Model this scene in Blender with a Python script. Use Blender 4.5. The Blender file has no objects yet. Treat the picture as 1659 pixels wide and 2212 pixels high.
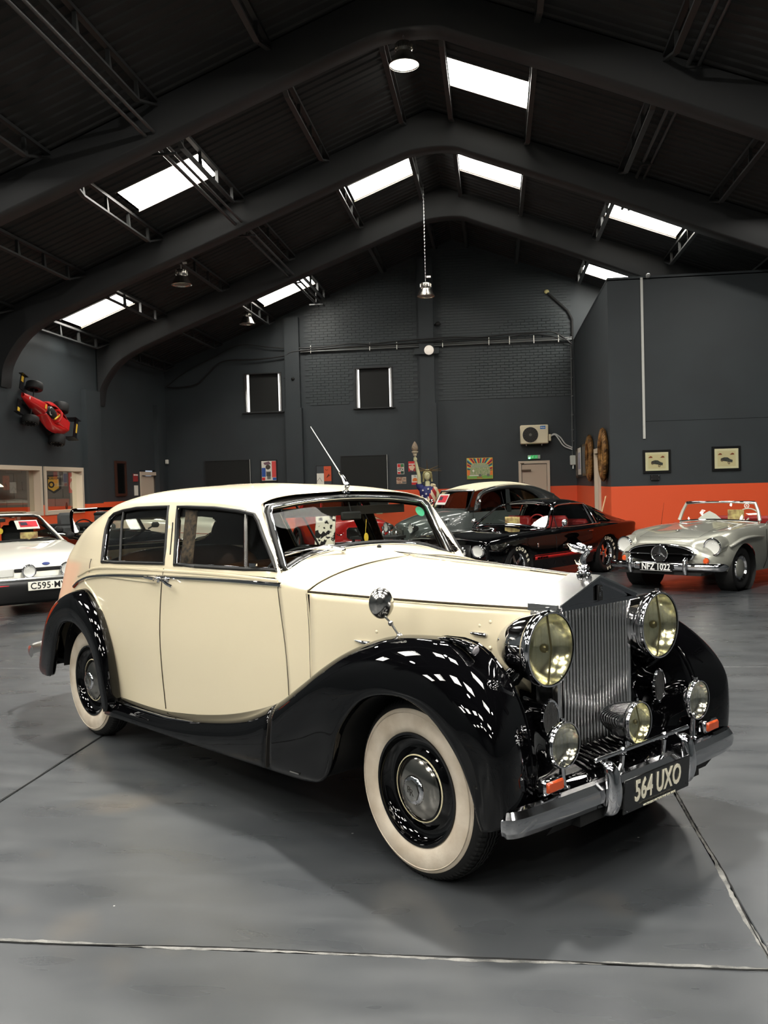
import bpy, bmesh, math, random
import numpy as np
from mathutils import Vector, Matrix
from mathutils.bvhtree import BVHTree
random.seed(7); RNG = np.random.RandomState(5)
PI = math.pi
SC = bpy.context.scene
COL = SC.collection

# ------------------------------------------------------------------ camera, world, lights, exposure
cam = bpy.data.cameras.new('camera'); camo = bpy.data.objects.new('camera', cam); COL.objects.link(camo)
def cam_matrix(yaw, pitch, roll):
    f = Vector((math.sin(yaw)*math.cos(pitch), math.cos(yaw)*math.cos(pitch), -math.sin(pitch)))
    r = Vector((math.cos(yaw), -math.sin(yaw), 0)); d = f.cross(r)
    r2 = math.cos(roll)*r + math.sin(roll)*d; d2 = -math.sin(roll)*r + math.cos(roll)*d
    return Matrix((r2, -d2, -f)).transposed()
camo.matrix_world = Matrix.Translation((0, 0, 1.6412)) @ cam_matrix(math.radians(-7.0476), math.radians(1.6779), math.radians(1.5335)).to_4x4()
cam.sensor_fit = 'HORIZONTAL'; cam.sensor_width = 36; cam.lens = 36*1966.28/1659
cam.clip_end = 200; cam.clip_start = .05
SC.camera = camo
SC.view_settings.view_transform = 'Standard'; SC.view_settings.look = 'None'
SC.view_settings.gamma = 1; SC.view_settings.use_curve_mapping = False
SC.view_settings.exposure = 0.0
w = bpy.data.worlds.new('world'); SC.world = w; w.use_nodes = True
w.node_tree.nodes['Background'].inputs[0].default_value = (.75, .85, 1, 1)
w.node_tree.nodes['Background'].inputs[1].default_value = 0.5
LAMP_POWER = 108       # lit high bay lamps
SKY_EMIT = 29.0         # daylight behind the translucent roof sheets
def arealight(name, loc, size, power, color=(1, .965, .9), sizey=None, rot=(0, 0, 0)):
    l = bpy.data.lights.new(name, 'AREA'); l.energy = power; l.color = color
    l.shape = 'DISK' if sizey is None else 'RECTANGLE'; l.size = size
    if sizey: l.size_y = sizey
    o = bpy.data.objects.new(name, l); COL.objects.link(o); o.location = loc; o.rotation_euler = rot
    return o

# ------------------------------------------------------------------ materials
MATS = {}
def srgb(c):
    return tuple(((x/255)/12.92 if x/255 <= .04045 else ((x/255+.055)/1.055)**2.4) for x in c)
def mat(name, col, rough=.5, metal=0, coat=0, spec=.5, noise=None, bump=None, emit=None, trans=0, ior=1.45, alpha=1, coatrough=.03):
    if name in MATS: return MATS[name]
    m = bpy.data.materials.new(name); m.use_nodes = True; nt = m.node_tree; b = nt.nodes['Principled BSDF']
    c = srgb(col)
    b.inputs['Base Color'].default_value = (*c, 1); b.inputs['Roughness'].default_value = rough
    b.inputs['Metallic'].default_value = metal; b.inputs['Coat Weight'].default_value = coat
    b.inputs['Coat Roughness'].default_value = coatrough
    b.inputs['Specular IOR Level'].default_value = spec; b.inputs['IOR'].default_value = ior
    b.inputs['Transmission Weight'].default_value = trans; b.inputs['Alpha'].default_value = alpha
    if emit: b.inputs['Emission Color'].default_value = (*srgb(emit[0]), 1); b.inputs['Emission Strength'].default_value = emit[1]
    if noise or bump:
        tc = nt.nodes.new('ShaderNodeTexCoord')
    if noise:   # (scale, amount, second colour, rough variation)
        n = nt.nodes.new('ShaderNodeTexNoise'); n.inputs['Scale'].default_value = noise[0]; n.inputs['Detail'].default_value = 6
        nt.links.new(tc.outputs['Object'], n.inputs['Vector'])
        r = nt.nodes.new('ShaderNodeValToRGB'); r.color_ramp.elements[0].position = .35; r.color_ramp.elements[1].position = .65
        c2 = srgb(noise[1]); r.color_ramp.elements[0].color = (*c, 1); r.color_ramp.elements[1].color = (*c2, 1)
        nt.links.new(n.outputs['Fac'], r.inputs['Fac']); nt.links.new(r.outputs['Color'], b.inputs['Base Color'])
    if bump:    # (scale, strength, distance)
        n = nt.nodes.new('ShaderNodeTexNoise'); n.inputs['Scale'].default_value = bump[0]; n.inputs['Detail'].default_value = 4
        nt.links.new(tc.outputs['Object'], n.inputs['Vector'])
        bp = nt.nodes.new('ShaderNodeBump'); bp.inputs['Strength'].default_value = bump[1]; bp.inputs['Distance'].default_value = bump[2]
        nt.links.new(n.outputs['Fac'], bp.inputs['Height']); nt.links.new(bp.outputs['Normal'], b.inputs['Normal'])
    MATS[name] = m; return m
def glassmat(name, col, alpha_tint=.9, rough=0.0, refl=.05, graze=.8):
    # thin sheet glass: clear with a fresnel reflection
    if name in MATS: return MATS[name]
    m = bpy.data.materials.new(name); m.use_nodes = True; nt = m.node_tree
    nt.nodes.remove(nt.nodes['Principled BSDF']); out = nt.nodes['Material Output']
    t = nt.nodes.new('ShaderNodeBsdfTransparent'); t.inputs[0].default_value = (*[x*alpha_tint for x in srgb(col)], 1)
    g = nt.nodes.new('ShaderNodeBsdfGlossy'); g.inputs['Roughness'].default_value = rough
    lw_ = nt.nodes.new('ShaderNodeLayerWeight'); lw_.inputs[0].default_value = .5
    pw = nt.nodes.new('ShaderNodeMath'); pw.operation = 'POWER'; pw.inputs[1].default_value = 4.0
    f = nt.nodes.new('ShaderNodeMath'); f.operation = 'MULTIPLY_ADD'; f.inputs[1].default_value = graze; f.inputs[2].default_value = refl
    nt.links.new(lw_.outputs['Facing'], pw.inputs[0]); nt.links.new(pw.outputs[0], f.inputs[0])
    mx = nt.nodes.new('ShaderNodeMixShader')
    nt.links.new(f.outputs[0], mx.inputs[0]); nt.links.new(t.outputs[0], mx.inputs[1]); nt.links.new(g.outputs[0], mx.inputs[2])
    nt.links.new(mx.outputs[0], out.inputs[0]); MATS[name] = m; return m

CHROME = mat('chrome', (225, 225, 228), .06, 1)
DCHROME = mat('worn_chrome', (190, 188, 184), .16, 1)
BRUSHED = mat('brushed_steel', (200, 200, 200), .28, 1)
RUBBER = mat('rubber', (22, 22, 22), .62, bump=(60, .3, .002))
BLACKP = mat('black_paint', (4, 4, 5), .5, 0, 1, spec=.0, coatrough=.012)
CREAM = mat('cream_paint', (224, 212, 182), .34, 0, .8)
GLASS = glassmat('window_glass', (250, 254, 251), .97)
DGLASS = glassmat('tinted_glass', (110, 114, 110))
MATTEBLACK = mat('matte_black', (14, 14, 14), .7)
DARKLINE = mat('shut_line', (60, 50, 36), .8)
WHITE = mat('white_plastic', (225, 222, 215), .5)

# ------------------------------------------------------------------ mesh building
class MB:
    def __init__(s): s.v = []; s.f = []
    def add(s, vs, fs, M=None):
        o = len(s.v)
        if M is not None: vs = [M @ Vector(p) for p in vs]
        s.v += [tuple(p) for p in vs]; s.f += [tuple(i+o for i in f) for f in fs]; return s
    def box(s, c, d, M=None, bev=0):
        x, y, z = c; a, b, e = d[0]/2, d[1]/2, d[2]/2
        if bev:
            g = bev; vs = []; 
            for sx in (-1, 1):
                for sy in (-1, 1):
                    for sz in (-1, 1):
                        vs += [(x+sx*a, y+sy*(b-g), z+sz*(e-g)), (x+sx*(a-g), y+sy*b, z+sz*(e-g)), (x+sx*(a-g), y+sy*(b-g), z+sz*e)]
            bm = bmesh.new(); [bm.verts.new(v) for v in vs]; bmesh.ops.convex_hull(bm, input=bm.verts); bm.verts.index_update()
            s.add([v.co[:] for v in bm.verts], [[v.index for v in f.verts] for f in bm.faces], M); bm.free(); return s
        vs = [(x+i*a, y+j*b, z+k*e) for i in (-1, 1) for j in (-1, 1) for k in (-1, 1)]
        return s.add(vs, [(0, 1, 3, 2), (4, 6, 7, 5), (0, 4, 5, 1), (2, 3, 7, 6), (0, 2, 6, 4), (1, 5, 7, 3)], M)
    def tube(s, path, r, n=10, closed=False, cap=True, flat=None):
        P = [Vector(p) for p in path]; N = len(P); rs = r if hasattr(r, '__len__') else [r]*N
        T = []
        for i in range(N):
            a = P[(i-1) % N] if closed or i > 0 else P[i]; b = P[(i+1) % N] if closed or i < N-1 else P[i]
            t = (b-a); T.append(t.normalized() if t.length > 1e-9 else Vector((0, 0, 1)))
        up = Vector((0, 0, 1)) if abs(T[0].z) < .9 else Vector((1, 0, 0))
        nn = (up - T[0]*up.dot(T[0])).normalized(); vs = []
        for i in range(N):
            nn = nn - T[i]*nn.dot(T[i])
            nn = nn.normalized() if nn.length > 1e-6 else T[i].orthogonal().normalized()
            bb = T[i].cross(nn)
            fa, fb = flat if flat else (1, 1)
            for k in range(n):
                a = 2*PI*k/n; vs.append(P[i]+rs[i]*(math.cos(a)*nn*fa+math.sin(a)*bb*fb))
        fs = []
        for i in range(N if closed else N-1):
            for k in range(n):
                j = (i+1) % N; fs.append((i*n+k, i*n+(k+1) % n, j*n+(k+1) % n, j*n+k))
        if cap and not closed: fs += [tuple(range(n-1, -1, -1)), tuple((N-1)*n+k for k in range(n))]
        return s.add(vs, fs)
    def cyl(s, p0, p1, r0, r1=None, n=16): return s.tube([p0, p1], [r0, r0 if r1 is None else r1], n)
    def lathe(s, prof, M=None, n=32, a0=0, a1=2*PI, sx=1):
        # profile (r, z); axis = local z
        full = abs(a1-a0-2*PI) < 1e-6; m = n if full else n+1; vs = []; fs = []
        for r, z in prof:
            for k in range(m):
                a = a0+(a1-a0)*k/n; vs.append((r*math.cos(a)*sx, r*math.sin(a), z))
        for i in range(len(prof)-1):
            for k in range(n):
                k2 = (k+1) % m; fs.append((i*m+k, i*m+k2, (i+1)*m+k2, (i+1)*m+k))
        if full:
            if prof[0][0] > 1e-6 and False: pass
        return s.add(vs, fs, M)
    def ball(s, c, r, n=14, M=None):
        r = (r, r, r) if not hasattr(r, '__len__') else r; vs = []; fs = []; h = n//2+1
        for i in range(h+1):
            t = PI*i/h
            for k in range(n): a = 2*PI*k/n; vs.append((c[0]+r[0]*math.sin(t)*math.cos(a), c[1]+r[1]*math.sin(t)*math.sin(a), c[2]+r[2]*math.cos(t)))
        for i in range(h):
            for k in range(n): fs.append((i*n+k, (i+1)*n+k, (i+1)*n+(k+1) % n, i*n+(k+1) % n))
        return s.add(vs, fs, M)
    def prism(s, poly, vec, M=None):
        n = len(poly); v = Vector(vec); vs = [Vector(p) for p in poly]+[Vector(p)+v for p in poly]
        return s.add(vs, [tuple(range(n-1, -1, -1)), tuple(range(n, 2*n))]+[(i, (i+1) % n, n+(i+1) % n, n+i) for i in range(n)], M)
    def grid(s, arr, closed=False):
        a = np.asarray(arr); R, C = a.shape[:2]
        fs = [(i*C+j, i*C+j+1, (i+1)*C+j+1, (i+1)*C+j) for i in range(R-1) for j in range(C-1)]
        if closed: fs += [(i*C+C-1, i*C, (i+1)*C, (i+1)*C+C-1) for i in range(R-1)]
        return s.add(a.reshape(-1, 3).tolist(), fs)
    def mirror(s):
        n = len(s.v); s.v += [(x, -y, z) for x, y, z in s.v]; s.f += [tuple(i+n for i in reversed(f)) for f in s.f]; return s
    def mesh(s, name, angle=40, merge=0, recalc=True):
        me = bpy.data.meshes.new(name); me.from_pydata([tuple(v) for v in s.v], [], s.f)
        if merge or recalc:
            bm = bmesh.new(); bm.from_mesh(me)
            if merge: bmesh.ops.remove_doubles(bm, verts=bm.verts, dist=merge)
            if recalc: bmesh.ops.recalc_face_normals(bm, faces=bm.faces)
            bm.to_mesh(me); bm.free()
        me.shade_smooth()
        if angle: me.set_sharp_from_angle(angle=math.radians(angle))
        return me
    def obj(s, name, m, parent=None, angle=40, merge=0, solid=0, loc=None, rot=None, subs=0, recalc=True):
        o = bpy.data.objects.new(name, s.mesh(name, angle, merge, recalc)); COL.objects.link(o)
        o.data.materials.append(m)
        if parent: o.parent = parent
        if loc is not None: o.location = loc
        if rot is not None: o.rotation_euler = rot
        if solid: md = o.modifiers.new('solid', 'SOLIDIFY'); md.thickness = solid; md.offset = 0
        if subs: md = o.modifiers.new('sub', 'SUBSURF'); md.levels = subs; md.render_levels = subs
        return o
def tag(o, label=None, cat=None, group=None, kind=None):
    if label: o['label'] = label
    if cat: o['category'] = cat
    if group: o['group'] = group
    if kind: o['kind'] = kind
    return o
def thing(name, label, cat, loc=(0, 0, 0), rotz=0, group=None):
    o = bpy.data.objects.new(name, None); COL.objects.link(o); o.empty_display_size = .1
    o.location = loc; o.rotation_euler = (0, 0, rotz); return tag(o, label, cat, group)
def copytree(o, parent=None):
    c = o.copy(); COL.objects.link(c)
    if parent: c.parent = parent
    for ch in list(o.children): copytree(ch, c)
    return c
def frame(origin, z, x=None):
    # matrix whose local z axis is z
    z = Vector(z).normalized(); x = Vector(x) if x else (Vector((0, 0, 1)) if abs(z.z) < .9 else Vector((1, 0, 0)))
    y = z.cross(x).normalized(); x = y.cross(z)
    M = Matrix((x, y, z)).transposed().to_4x4(); M.translation = Vector(origin); return M
def cr(pts, n, axis=0):
    # catmull-rom along the first axis of an array
    P = np.asarray(pts, float)
    if axis: P = np.swapaxes(P, 0, axis)
    N = len(P); E = np.concatenate([[2*P[0]-P[1]], P, [2*P[-1]-P[-2]]]); out = []
    for i in range(N-1):
        a, b, c, d = E[i:i+4]
        for k in range(n):
            t = k/n; out.append(.5*((2*b)+(-a+c)*t+(2*a-5*b+4*c-d)*t*t+(-a+3*b-3*c+d)*t**3))
    out.append(P[-1]); out = np.array(out)
    if axis: out = np.swapaxes(out, 0, axis)
    return out
def net(rows, nr=4, nc=4): return cr(cr(np.array(rows, float), nc, 1), nr, 0)
def smooth(pts, n=6, closed=False):
    if closed:
        P = np.array(list(pts), float); N = len(P); E = np.concatenate([P[-2:], P, P[:3]]); o = cr(E, n)
        return [tuple(p) for p in o[2*n:(N+2)*n]]
    return [tuple(p) for p in cr(pts, n)]
def text(s, size, name, m, parent, M, bold=0.0, extr=.001, sx=1, align='CENTER', space=1.0):
    cu = bpy.data.curves.new(name, 'FONT'); cu.body = s; cu.size = size; cu.align_x = align; cu.align_y = 'CENTER'
    cu.offset = bold; cu.extrude = extr; cu.space_character = space; cu.resolution_u = 3
    t = bpy.data.objects.new('tmp', cu); COL.objects.link(t)
    me = bpy.data.meshes.new_from_object(t.evaluated_get(bpy.context.evaluated_depsgraph_get()))
    bpy.data.objects.remove(t); me.transform(M @ Matrix.Diagonal((sx, 1, 1, 1))); me.materials.clear(); me.materials.append(m)
    o = bpy.data.objects.new(name, me); COL.objects.link(o); o.parent = parent; return o
def zremap(root, xs, ys, skip=('wheel', 'axle')):
    # refine the heights of a built car
    for ch in root.children:
        if ch.name.split('.')[0] in skip or ch.type != 'MESH': continue
        co = np.empty(len(ch.data.vertices)*3); ch.data.vertices.foreach_get('co', co); co = co.reshape(-1, 3)
        co[:, 2] = np.interp(co[:, 2], xs, ys); ch.data.vertices.foreach_set('co', co.ravel()); zremap(ch, xs, ys, ())
def struct(o): o['kind'] = 'structure'; return o
# ------------------------------------------------------------------ the hall
XL, XR, YF, YB = -9.27, 7.19, 25.0, -11.0
RIDX, RIDZ, SLOPE = -1.04, 8.28, .385
def roofz(x): return RIDZ-SLOPE*abs(x-RIDX)
WALLC = mat('charcoal_wall_paint', (47, 53, 56), .6, noise=(1.3, (44, 49, 52), 0), bump=(25, .12, .004))
BRICKC = mat('charcoal_painted_brick', (50, 56, 58), .5, bump=(40, .3, .004))
ORANGE = mat('orange_wall_paint', (226, 86, 44), .5, bump=(8, .1, .01))
ROOFC = mat('black_roof_sheet', (24, 24, 24), .75, noise=(2.2, (19, 19, 19), 0))
BEAMC = mat('charcoal_beam_paint', (31, 32, 33), .6, bump=(5, .2, .01))
STEELC = mat('dark_painted_steel', (35, 36, 36), .5)
FRAMEC = mat('beige_frame_paint', (196, 180, 160), .45)
def floor_material():
    m = bpy.data.materials.new('grey_painted_concrete'); m.use_nodes = True; nt = m.node_tree; b = nt.nodes['Principled BSDF']
    tc = nt.nodes.new('ShaderNodeTexCoord')
    def noise(s, d=8, r=.6):
        n = nt.nodes.new('ShaderNodeTexNoise'); n.inputs['Scale'].default_value = s; n.inputs['Detail'].default_value = d
        n.inputs['Roughness'].default_value = r; nt.links.new(tc.outputs['Object'], n.inputs['Vector']); return n
    n1 = noise(.55); n2 = noise(5, 10, .7); n3 = noise(60, 3)
    st = nt.nodes.new('ShaderNodeMapping'); st.inputs['Scale'].default_value = (.8, 2.4, 1); st.inputs['Rotation'].default_value = (0, 0, .35)
    nt.links.new(tc.outputs['Object'], st.inputs['Vector']); nt.links.new(st.outputs[0], n2.inputs['Vector']); n2.inputs['Scale'].default_value = 2.2; n2.inputs['Distortion'].default_value = .4; n2.inputs['Detail'].default_value = 2.5; n2.inputs['Roughness'].default_value = .5
    r = nt.nodes.new('ShaderNodeValToRGB'); e = r.color_ramp.elements
    e[0].position = .3; e[0].color = (*srgb((48, 51, 54)), 1); e[1].position = .72; e[1].color = (*srgb((72, 74, 76)), 1)
    nt.links.new(n1.outputs['Fac'], r.inputs['Fac'])
    r2 = nt.nodes.new('ShaderNodeValToRGB'); e = r2.color_ramp.elements
    e[0].position = .32; e[0].color = (.91, .91, .91, 1); e[1].position = .72; e[1].color = (1.08, 1.075, 1.06, 1)
    nt.links.new(n2.outputs['Fac'], r2.inputs['Fac'])
    mx = nt.nodes.new('ShaderNodeMixRGB'); mx.blend_type = 'MULTIPLY'; mx.inputs[0].default_value = 1
    nt.links.new(r.outputs['Color'], mx.inputs[1]); nt.links.new(r2.outputs['Color'], mx.inputs[2])
    # sparse pale scuffs and a faint rusty stain
    sc = nt.nodes.new('ShaderNodeTexVoronoi'); sc.inputs['Scale'].default_value = 2.2; nt.links.new(tc.outputs['Object'], sc.inputs['Vector'])
    lt = nt.nodes.new('ShaderNodeMath'); lt.operation = 'LESS_THAN'; lt.inputs[1].default_value = .013
    nt.links.new(sc.outputs['Distance'], lt.inputs[0])
    m2 = nt.nodes.new('ShaderNodeMixRGB'); m2.inputs[2].default_value = (.45, .45, .43, 1)
    nt.links.new(lt.outputs[0], m2.inputs[0]); nt.links.new(mx.outputs[0], m2.inputs[1])
    n4 = noise(.8, 3); r4 = nt.nodes.new('ShaderNodeValToRGB'); e = r4.color_ramp.elements
    e[0].position = .60; e[0].color = (0, 0, 0, 1); e[1].position = .78; e[1].color = (.5, .5, .5, 1)
    nt.links.new(n4.outputs['Fac'], r4.inputs['Fac'])
    m3 = nt.nodes.new('ShaderNodeMixRGB'); m3.inputs[2].default_value = (*srgb((104, 94, 80)), 1)
    nt.links.new(r4.outputs['Color'], m3.inputs[0]); nt.links.new(m2.outputs[0], m3.inputs[1])
    nt.links.new(m3.outputs[0], b.inputs['Base Color'])
    rr = nt.nodes.new('ShaderNodeMapRange'); rr.inputs['From Min'].default_value = .3; rr.inputs['From Max'].default_value = .7
    rr.inputs['To Min'].default_value = .25; rr.inputs['To Max'].default_value = .38
    nt.links.new(n2.outputs['Fac'], rr.inputs['Value']); nt.links.new(rr.outputs[0], b.inputs['Roughness'])
    bp = nt.nodes.new('ShaderNodeBump'); bp.inputs['Strength'].default_value = .02; bp.inputs['Distance'].default_value = .0012
    nt.links.new(n2.outputs['Fac'], bp.inputs['Height'])
    bp2 = nt.nodes.new('ShaderNodeBump'); bp2.inputs['Strength'].default_value = .06; bp2.inputs['Distance'].default_value = .001
    nt.links.new(n3.outputs['Fac'], bp2.inputs['Height']); nt.links.new(bp.outputs[0], bp2.inputs['Normal'])
    nt.links.new(bp2.outputs[0], b.inputs['Normal']); return m
FLOORC = floor_material()
JOINTC = mat('pale_joint_filler', (118, 117, 113), .8, noise=(14, (78, 78, 76), 0), bump=(50, .8, .01))
CRACKC = mat('joint_crack', (22, 22, 22), .9)
floor = struct(MB().box(((XL+XR)/2, (YF+YB)/2, -.16), (XR-XL, YF-YB, .2)).obj('floor', JOINTC))
gx = [XL, -6.25, -2.68, .89, 4.46, XR]; gy = [YB, -6.9, -1.9, 3.105, 8.1, 13.1, 18.1, YF]
slab_i = 0
for i in range(len(gx)-1):
    for j in range(len(gy)-1):
        g = .007; b = MB().box(((gx[i]+gx[i+1])/2, (gy[j]+gy[j+1])/2, -.03), (gx[i+1]-gx[i]-2*g, gy[j+1]-gy[j]-2*g, .06), bev=.004)
        o = b.obj('floor_slab', FLOORC, floor, recalc=True)
# rough mortar filling and crack of the joints that show
def joint(p, q, wd=.016, seed=1):
    rs = np.random.RandomState(seed); P = Vector(p); Q = Vector(q); n = int((Q-P).length/.03); d = (Q-P).normalized(); s = Vector((-d.y, d.x, 0))
    b = MB(); L = []; R_ = []; ph = rs.rand(4)*6
    for k in range(n+1):
        t = k/n; c = P.lerp(Q, t); wob = .006*math.sin(t*37+ph[0])+.005*math.sin(t*91+ph[1])
        a = wd*(.35+.75*rs.rand()); e = wd*(.35+.75*rs.rand())
        L.append(tuple(c+s*(wob+a)+Vector((0, 0, .0006)))); R_.append(tuple(c+s*(wob-e)+Vector((0, 0, .0006))))
    M_ = [tuple((Vector(x)+Vector(y))/2+Vector((0, 0, .0032))) for x, y in zip(L, R_)]
    return b.grid(np.array([L, M_, R_]))
b = MB()
joint((XL+.1, 3.105, 0), (XR-.1, 3.105, 0), .012, 3)
struct(joint((XL+.1, 3.105, 0), (XR-.1, 3.105, 0), .012, 3).obj('trim_1', JOINTC)); struct(joint((.89, -2, 0), (.89, 12, 0), .012, 4).obj('trim_2', JOINTC))
for k, (p, q) in enumerate([((XL+.1, 3.103, .0), (XR-.1, 3.103, 0)), ((.892, -2, 0), (.892, 12, 0)), ((-2.68, -2, 0), (-2.68, 13, 0)), ((XL+.1, 13.1, 0), (XR-.1, 13.1, 0))]):
    b = joint(p, q, .0035 if k < 3 else .006, 11+k); b.v = [(x, y, z+.0022) for x, y, z in b.v]; struct(b.obj('trim_%d' % (3+k), CRACKC))
floor_paint = None

# walls (solid slabs with openings left where windows and the office door stand)
ORZ = 1.42
def wallslab(b, x0, x1, y0, y1, z0, z1): b.box(((x0+x1)/2, (y0+y1)/2, (z0+z1)/2), (x1-x0, y1-y0, z1-z0)); return b
def gable_poly(z0, x0=XL-.2, x1=XR+.2): return [(x0, 0, z0), (x1, 0, z0), (x1, 0, roofz(x1)), (RIDX, 0, RIDZ), (x0, 0, roofz(x0))]
ORG = 1.50
ws = []
# far gable: lower orange band, dark wall with two upper window holes
W1 = (-6.93, -5.90, 3.80, 4.86); W2 = (-3.78, -2.78, 3.81, 4.89)
b = MB(); T0 = YF; T1 = YF+.25
for x0, x1, z0, z1 in ((XL-.2, XR+.2, ORG, 3.80), (XL-.2, W1[0], 3.8, 4.88), (W1[1], W2[0], 3.8, 4.88), (W2[1], XR+.2, 3.8, 4.88)): wallslab(b, x0, x1, T0, T1, z0, z1)
b.prism([(x, T0, z) for x, _, z in gable_poly(4.88)], (0, .25, 0))
wall_back = struct(b.obj('wall_far', WALLC))
o = wallslab(MB(), XL-.2, XR+.2, T0, T1, 0, ORG).obj('orange_band', ORANGE, wall_back)
# painted brick courses above the render line (each brick stands 8 mm proud)
bricks = []
zz = 3.92; row = 0
BLc, BHc, J = .215, .065, .010
zs = []
while zz < 8.0:
    x = XL+.02+(0 if row % 2 else -.1125)
    while x < XR:
        cx, cz = x+BLc/2, zz+BHc/2
        ok = cz+BHc < roofz(cx)-.08 and cx > -5.25 and cx < 2.1
        for Wn in (W1, W2):
            if Wn[0]-.12 < cx < Wn[1]+.12 and cz < Wn[3]+.07: ok = False
        for c0, c1 in ((-5.76, -5.29), (-2.01, -1.55)):
            if c0-.1 < cx < c1+.1: ok = False
        if ok: bricks.append((cx, cz))
        x += BLc+J
    zz += BHc+J; row += 1
bricks.sort(key=lambda p: (p[0]-1.0)**2+(p[1]-4.4)**2)
bm0 = MB().box((0, 0, 0), (BLc, .02, BHc), bev=.004).mesh('brick', 30)
bm0.materials.append(BRICKC)
for cx, cz in bricks[:300]:
    o = bpy.data.objects.new('brick', bm0); COL.objects.link(o); o.parent = wall_back
    o.location = (cx, T0-.0045+random.uniform(-.002, .002), cz)
b = MB()
for cx, cz in bricks[300:]: b.box((cx, T0-.0045+random.uniform(-.002, .002), cz), (BLc, .02, BHc))
o = b.obj('brickwork', BRICKC, wall_back, recalc=False); o['kind'] = 'stuff'
# piers
for x0, x1 in ((-5.76, -5.29), (-2.01, -1.55)):
    b = wallslab(MB(), x0, x1, T0-.20, T0+.02, ORG, 3.85); wallslab(b, x0+.02, x1-.04, T0-.14, T0+.02, 3.85, roofz(x0)-.1)
    b.obj('brick_pier', WALLC, wall_back); wallslab(MB(), x0, x1, T0-.20, T0+.02, 0, ORG).obj('pier_base', ORANGE, wall_back)
b = MB(); b.box((-1.78, T0-.19, 5.25), (.66, .12, .16)); b.obj('pier_cap', WALLC, wall_back)
# left wall with two interior windows to the next room and a doorway
LW = [(15.55, 17.72, 1.21, 2.22), (17.82, 19.62, 1.21, 2.22)]; LD = (22.95, 24.35, 0, 2.17)
b = MB()
ZE = roofz(XL)+.05
def lslab(b, y0, y1, z0, z1): return wallslab(b, XL-.2, XL, y0, y1, z0, z1)
lslab(b, YB, YF, 2.22, ZE); lslab(b, YB, 15.55, ORZ, 2.22); lslab(b, 17.72, 17.82, ORZ, 2.22); lslab(b, 19.62, LD[0], ORZ, 2.22); lslab(b, LD[1], YF, ORZ, 2.22)
wall_left = struct(b.obj('wall_left', WALLC))
MB().box((XL-.1, (YB+10.5)/2, ORZ/2), (.2, 10.5-YB, ORZ)).obj('lower_wall', WALLC, wall_left)
b = MB(); lslab(b, 10.5, 15.55, 0, ORZ); lslab(b, 15.55, 19.62, 0, 1.21); lslab(b, 17.72, 17.82, 1.21, ORZ); lslab(b, 19.62, LD[0], 0, ORZ); lslab(b, LD[1], YF, 0, ORZ)
b.obj('orange_band', ORANGE, wall_left)
for n, (y0, y1, z0, z1) in enumerate(LW):
    b = MB(); e = .085
    for a in ((y0, y1, z1-e, z1), (y0, y1, z0, z0+e), (y0, y0+e, z0+e, z1-e), (y1-e, y1, z0+e, z1-e)): wallslab(b, XL-.22, XL+.03, *a)
    wo = struct(b.obj('window_%d' % (n+1), FRAMEC))
    MB().box((XL-.12, (y0+y1)/2, (z0+z1)/2), (.006, y1-y0-2*e, z1-z0-2*e)).obj('pane', GLASS, wo)
# the room behind the left wall
b = MB(); wallslab(b, XL-4.4, XL-.2, 14.4, 14.5, 0, 3); wallslab(b, XL-4.4, XL-.2, 22.6, 22.7, 0, 3); wallslab(b, XL-4.5, XL-4.4, 14.4, 22.7, 0, 3)
ORW = mat('next_room_wall', (112, 110, 106), .6)
orm = struct(b.obj('wall_next_room', ORW))
b = MB(); wallslab(b, XL-4.4, XL-.2, 14.45, 14.52, 0, 1.32); wallslab(b, XL-4.4, XL-.2, 22.58, 22.64, 0, 1.32); wallslab(b, XL-4.42, XL-4.38, 14.5, 22.6, 0, 1.32)
b.obj('orange_band', ORANGE, orm)
# block courses of the next room's wall
b = MB()
for r in range(6):
    for k in range(18): b.box((XL-4.385, 14.75+k*.45+(.22 if r % 2 else 0), 1.43+r*.225), (.02, .438, .213))
b.obj('blockwork', ORW, orm)['kind'] = 'stuff'
b = MB(); 
for k in range(9):
    for r in range(6): b.box((XL-4.2+k*.45+(.22 if r % 2 else 0), 22.59, 1.43+r*.225), (.438, .02, .213))
b.obj('blockwork', ORW, orm)['kind'] = 'stuff'
struct(wallslab(MB(), XL-4.5, XL-.2, 14.4, 22.7, -.1, 0).obj('floor_next_room', mat('next_room_floor', (90, 88, 85), .5)))
struct(wallslab(MB(), XL-4.5, XL-.2, 14.4, 22.7, 3, 3.1).obj('ceiling_next_room', mat('next_room_ceiling', (160, 158, 150), .8)))
arealight('next_room_lamp', (XL-2.2, 18.5, 2.9), 1.2, 200, (1, .93, .82))
# doorway in the left wall, door standing ajar
b = MB(); y0, y1, z0, z1 = LD; e = .09
for a in ((y0, y1, z1-e, z1), (y0, y0+e, 0, z1-e), (y1-e, y1, 0, z1-e)): wallslab(b, XL-.2, XL+.03, *a)
d1 = struct(b.obj('door_1', FRAMEC)); MB().box((XL-.07, 23.54, 1.03), (.045, 1.0, 2.06)).obj('door_leaf', FRAMEC, d1)
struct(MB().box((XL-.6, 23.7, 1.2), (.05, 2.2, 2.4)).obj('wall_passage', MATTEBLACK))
# pilasters of the left wall under the frames
FY = [-9.1, -4.85, -.6, 3.65, 7.95, 12.2, 16.45, 20.7]
for k, y in enumerate(FY[4:] + [YF-.15]):
    if 16 < y < 17: continue
    w_ = .75 if k < 4 else .3
    o = struct(MB().box((XL+.06, y-.66, 2.0+.7), (.13, w_, 2.6)).obj('trim_%d' % (20+k), WALLC))
    MB().box((XL+.06, y-.66, .7), (.13, w_, 1.4)).obj('pilaster_base', ORANGE if y > 10 else WALLC, o)
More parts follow.
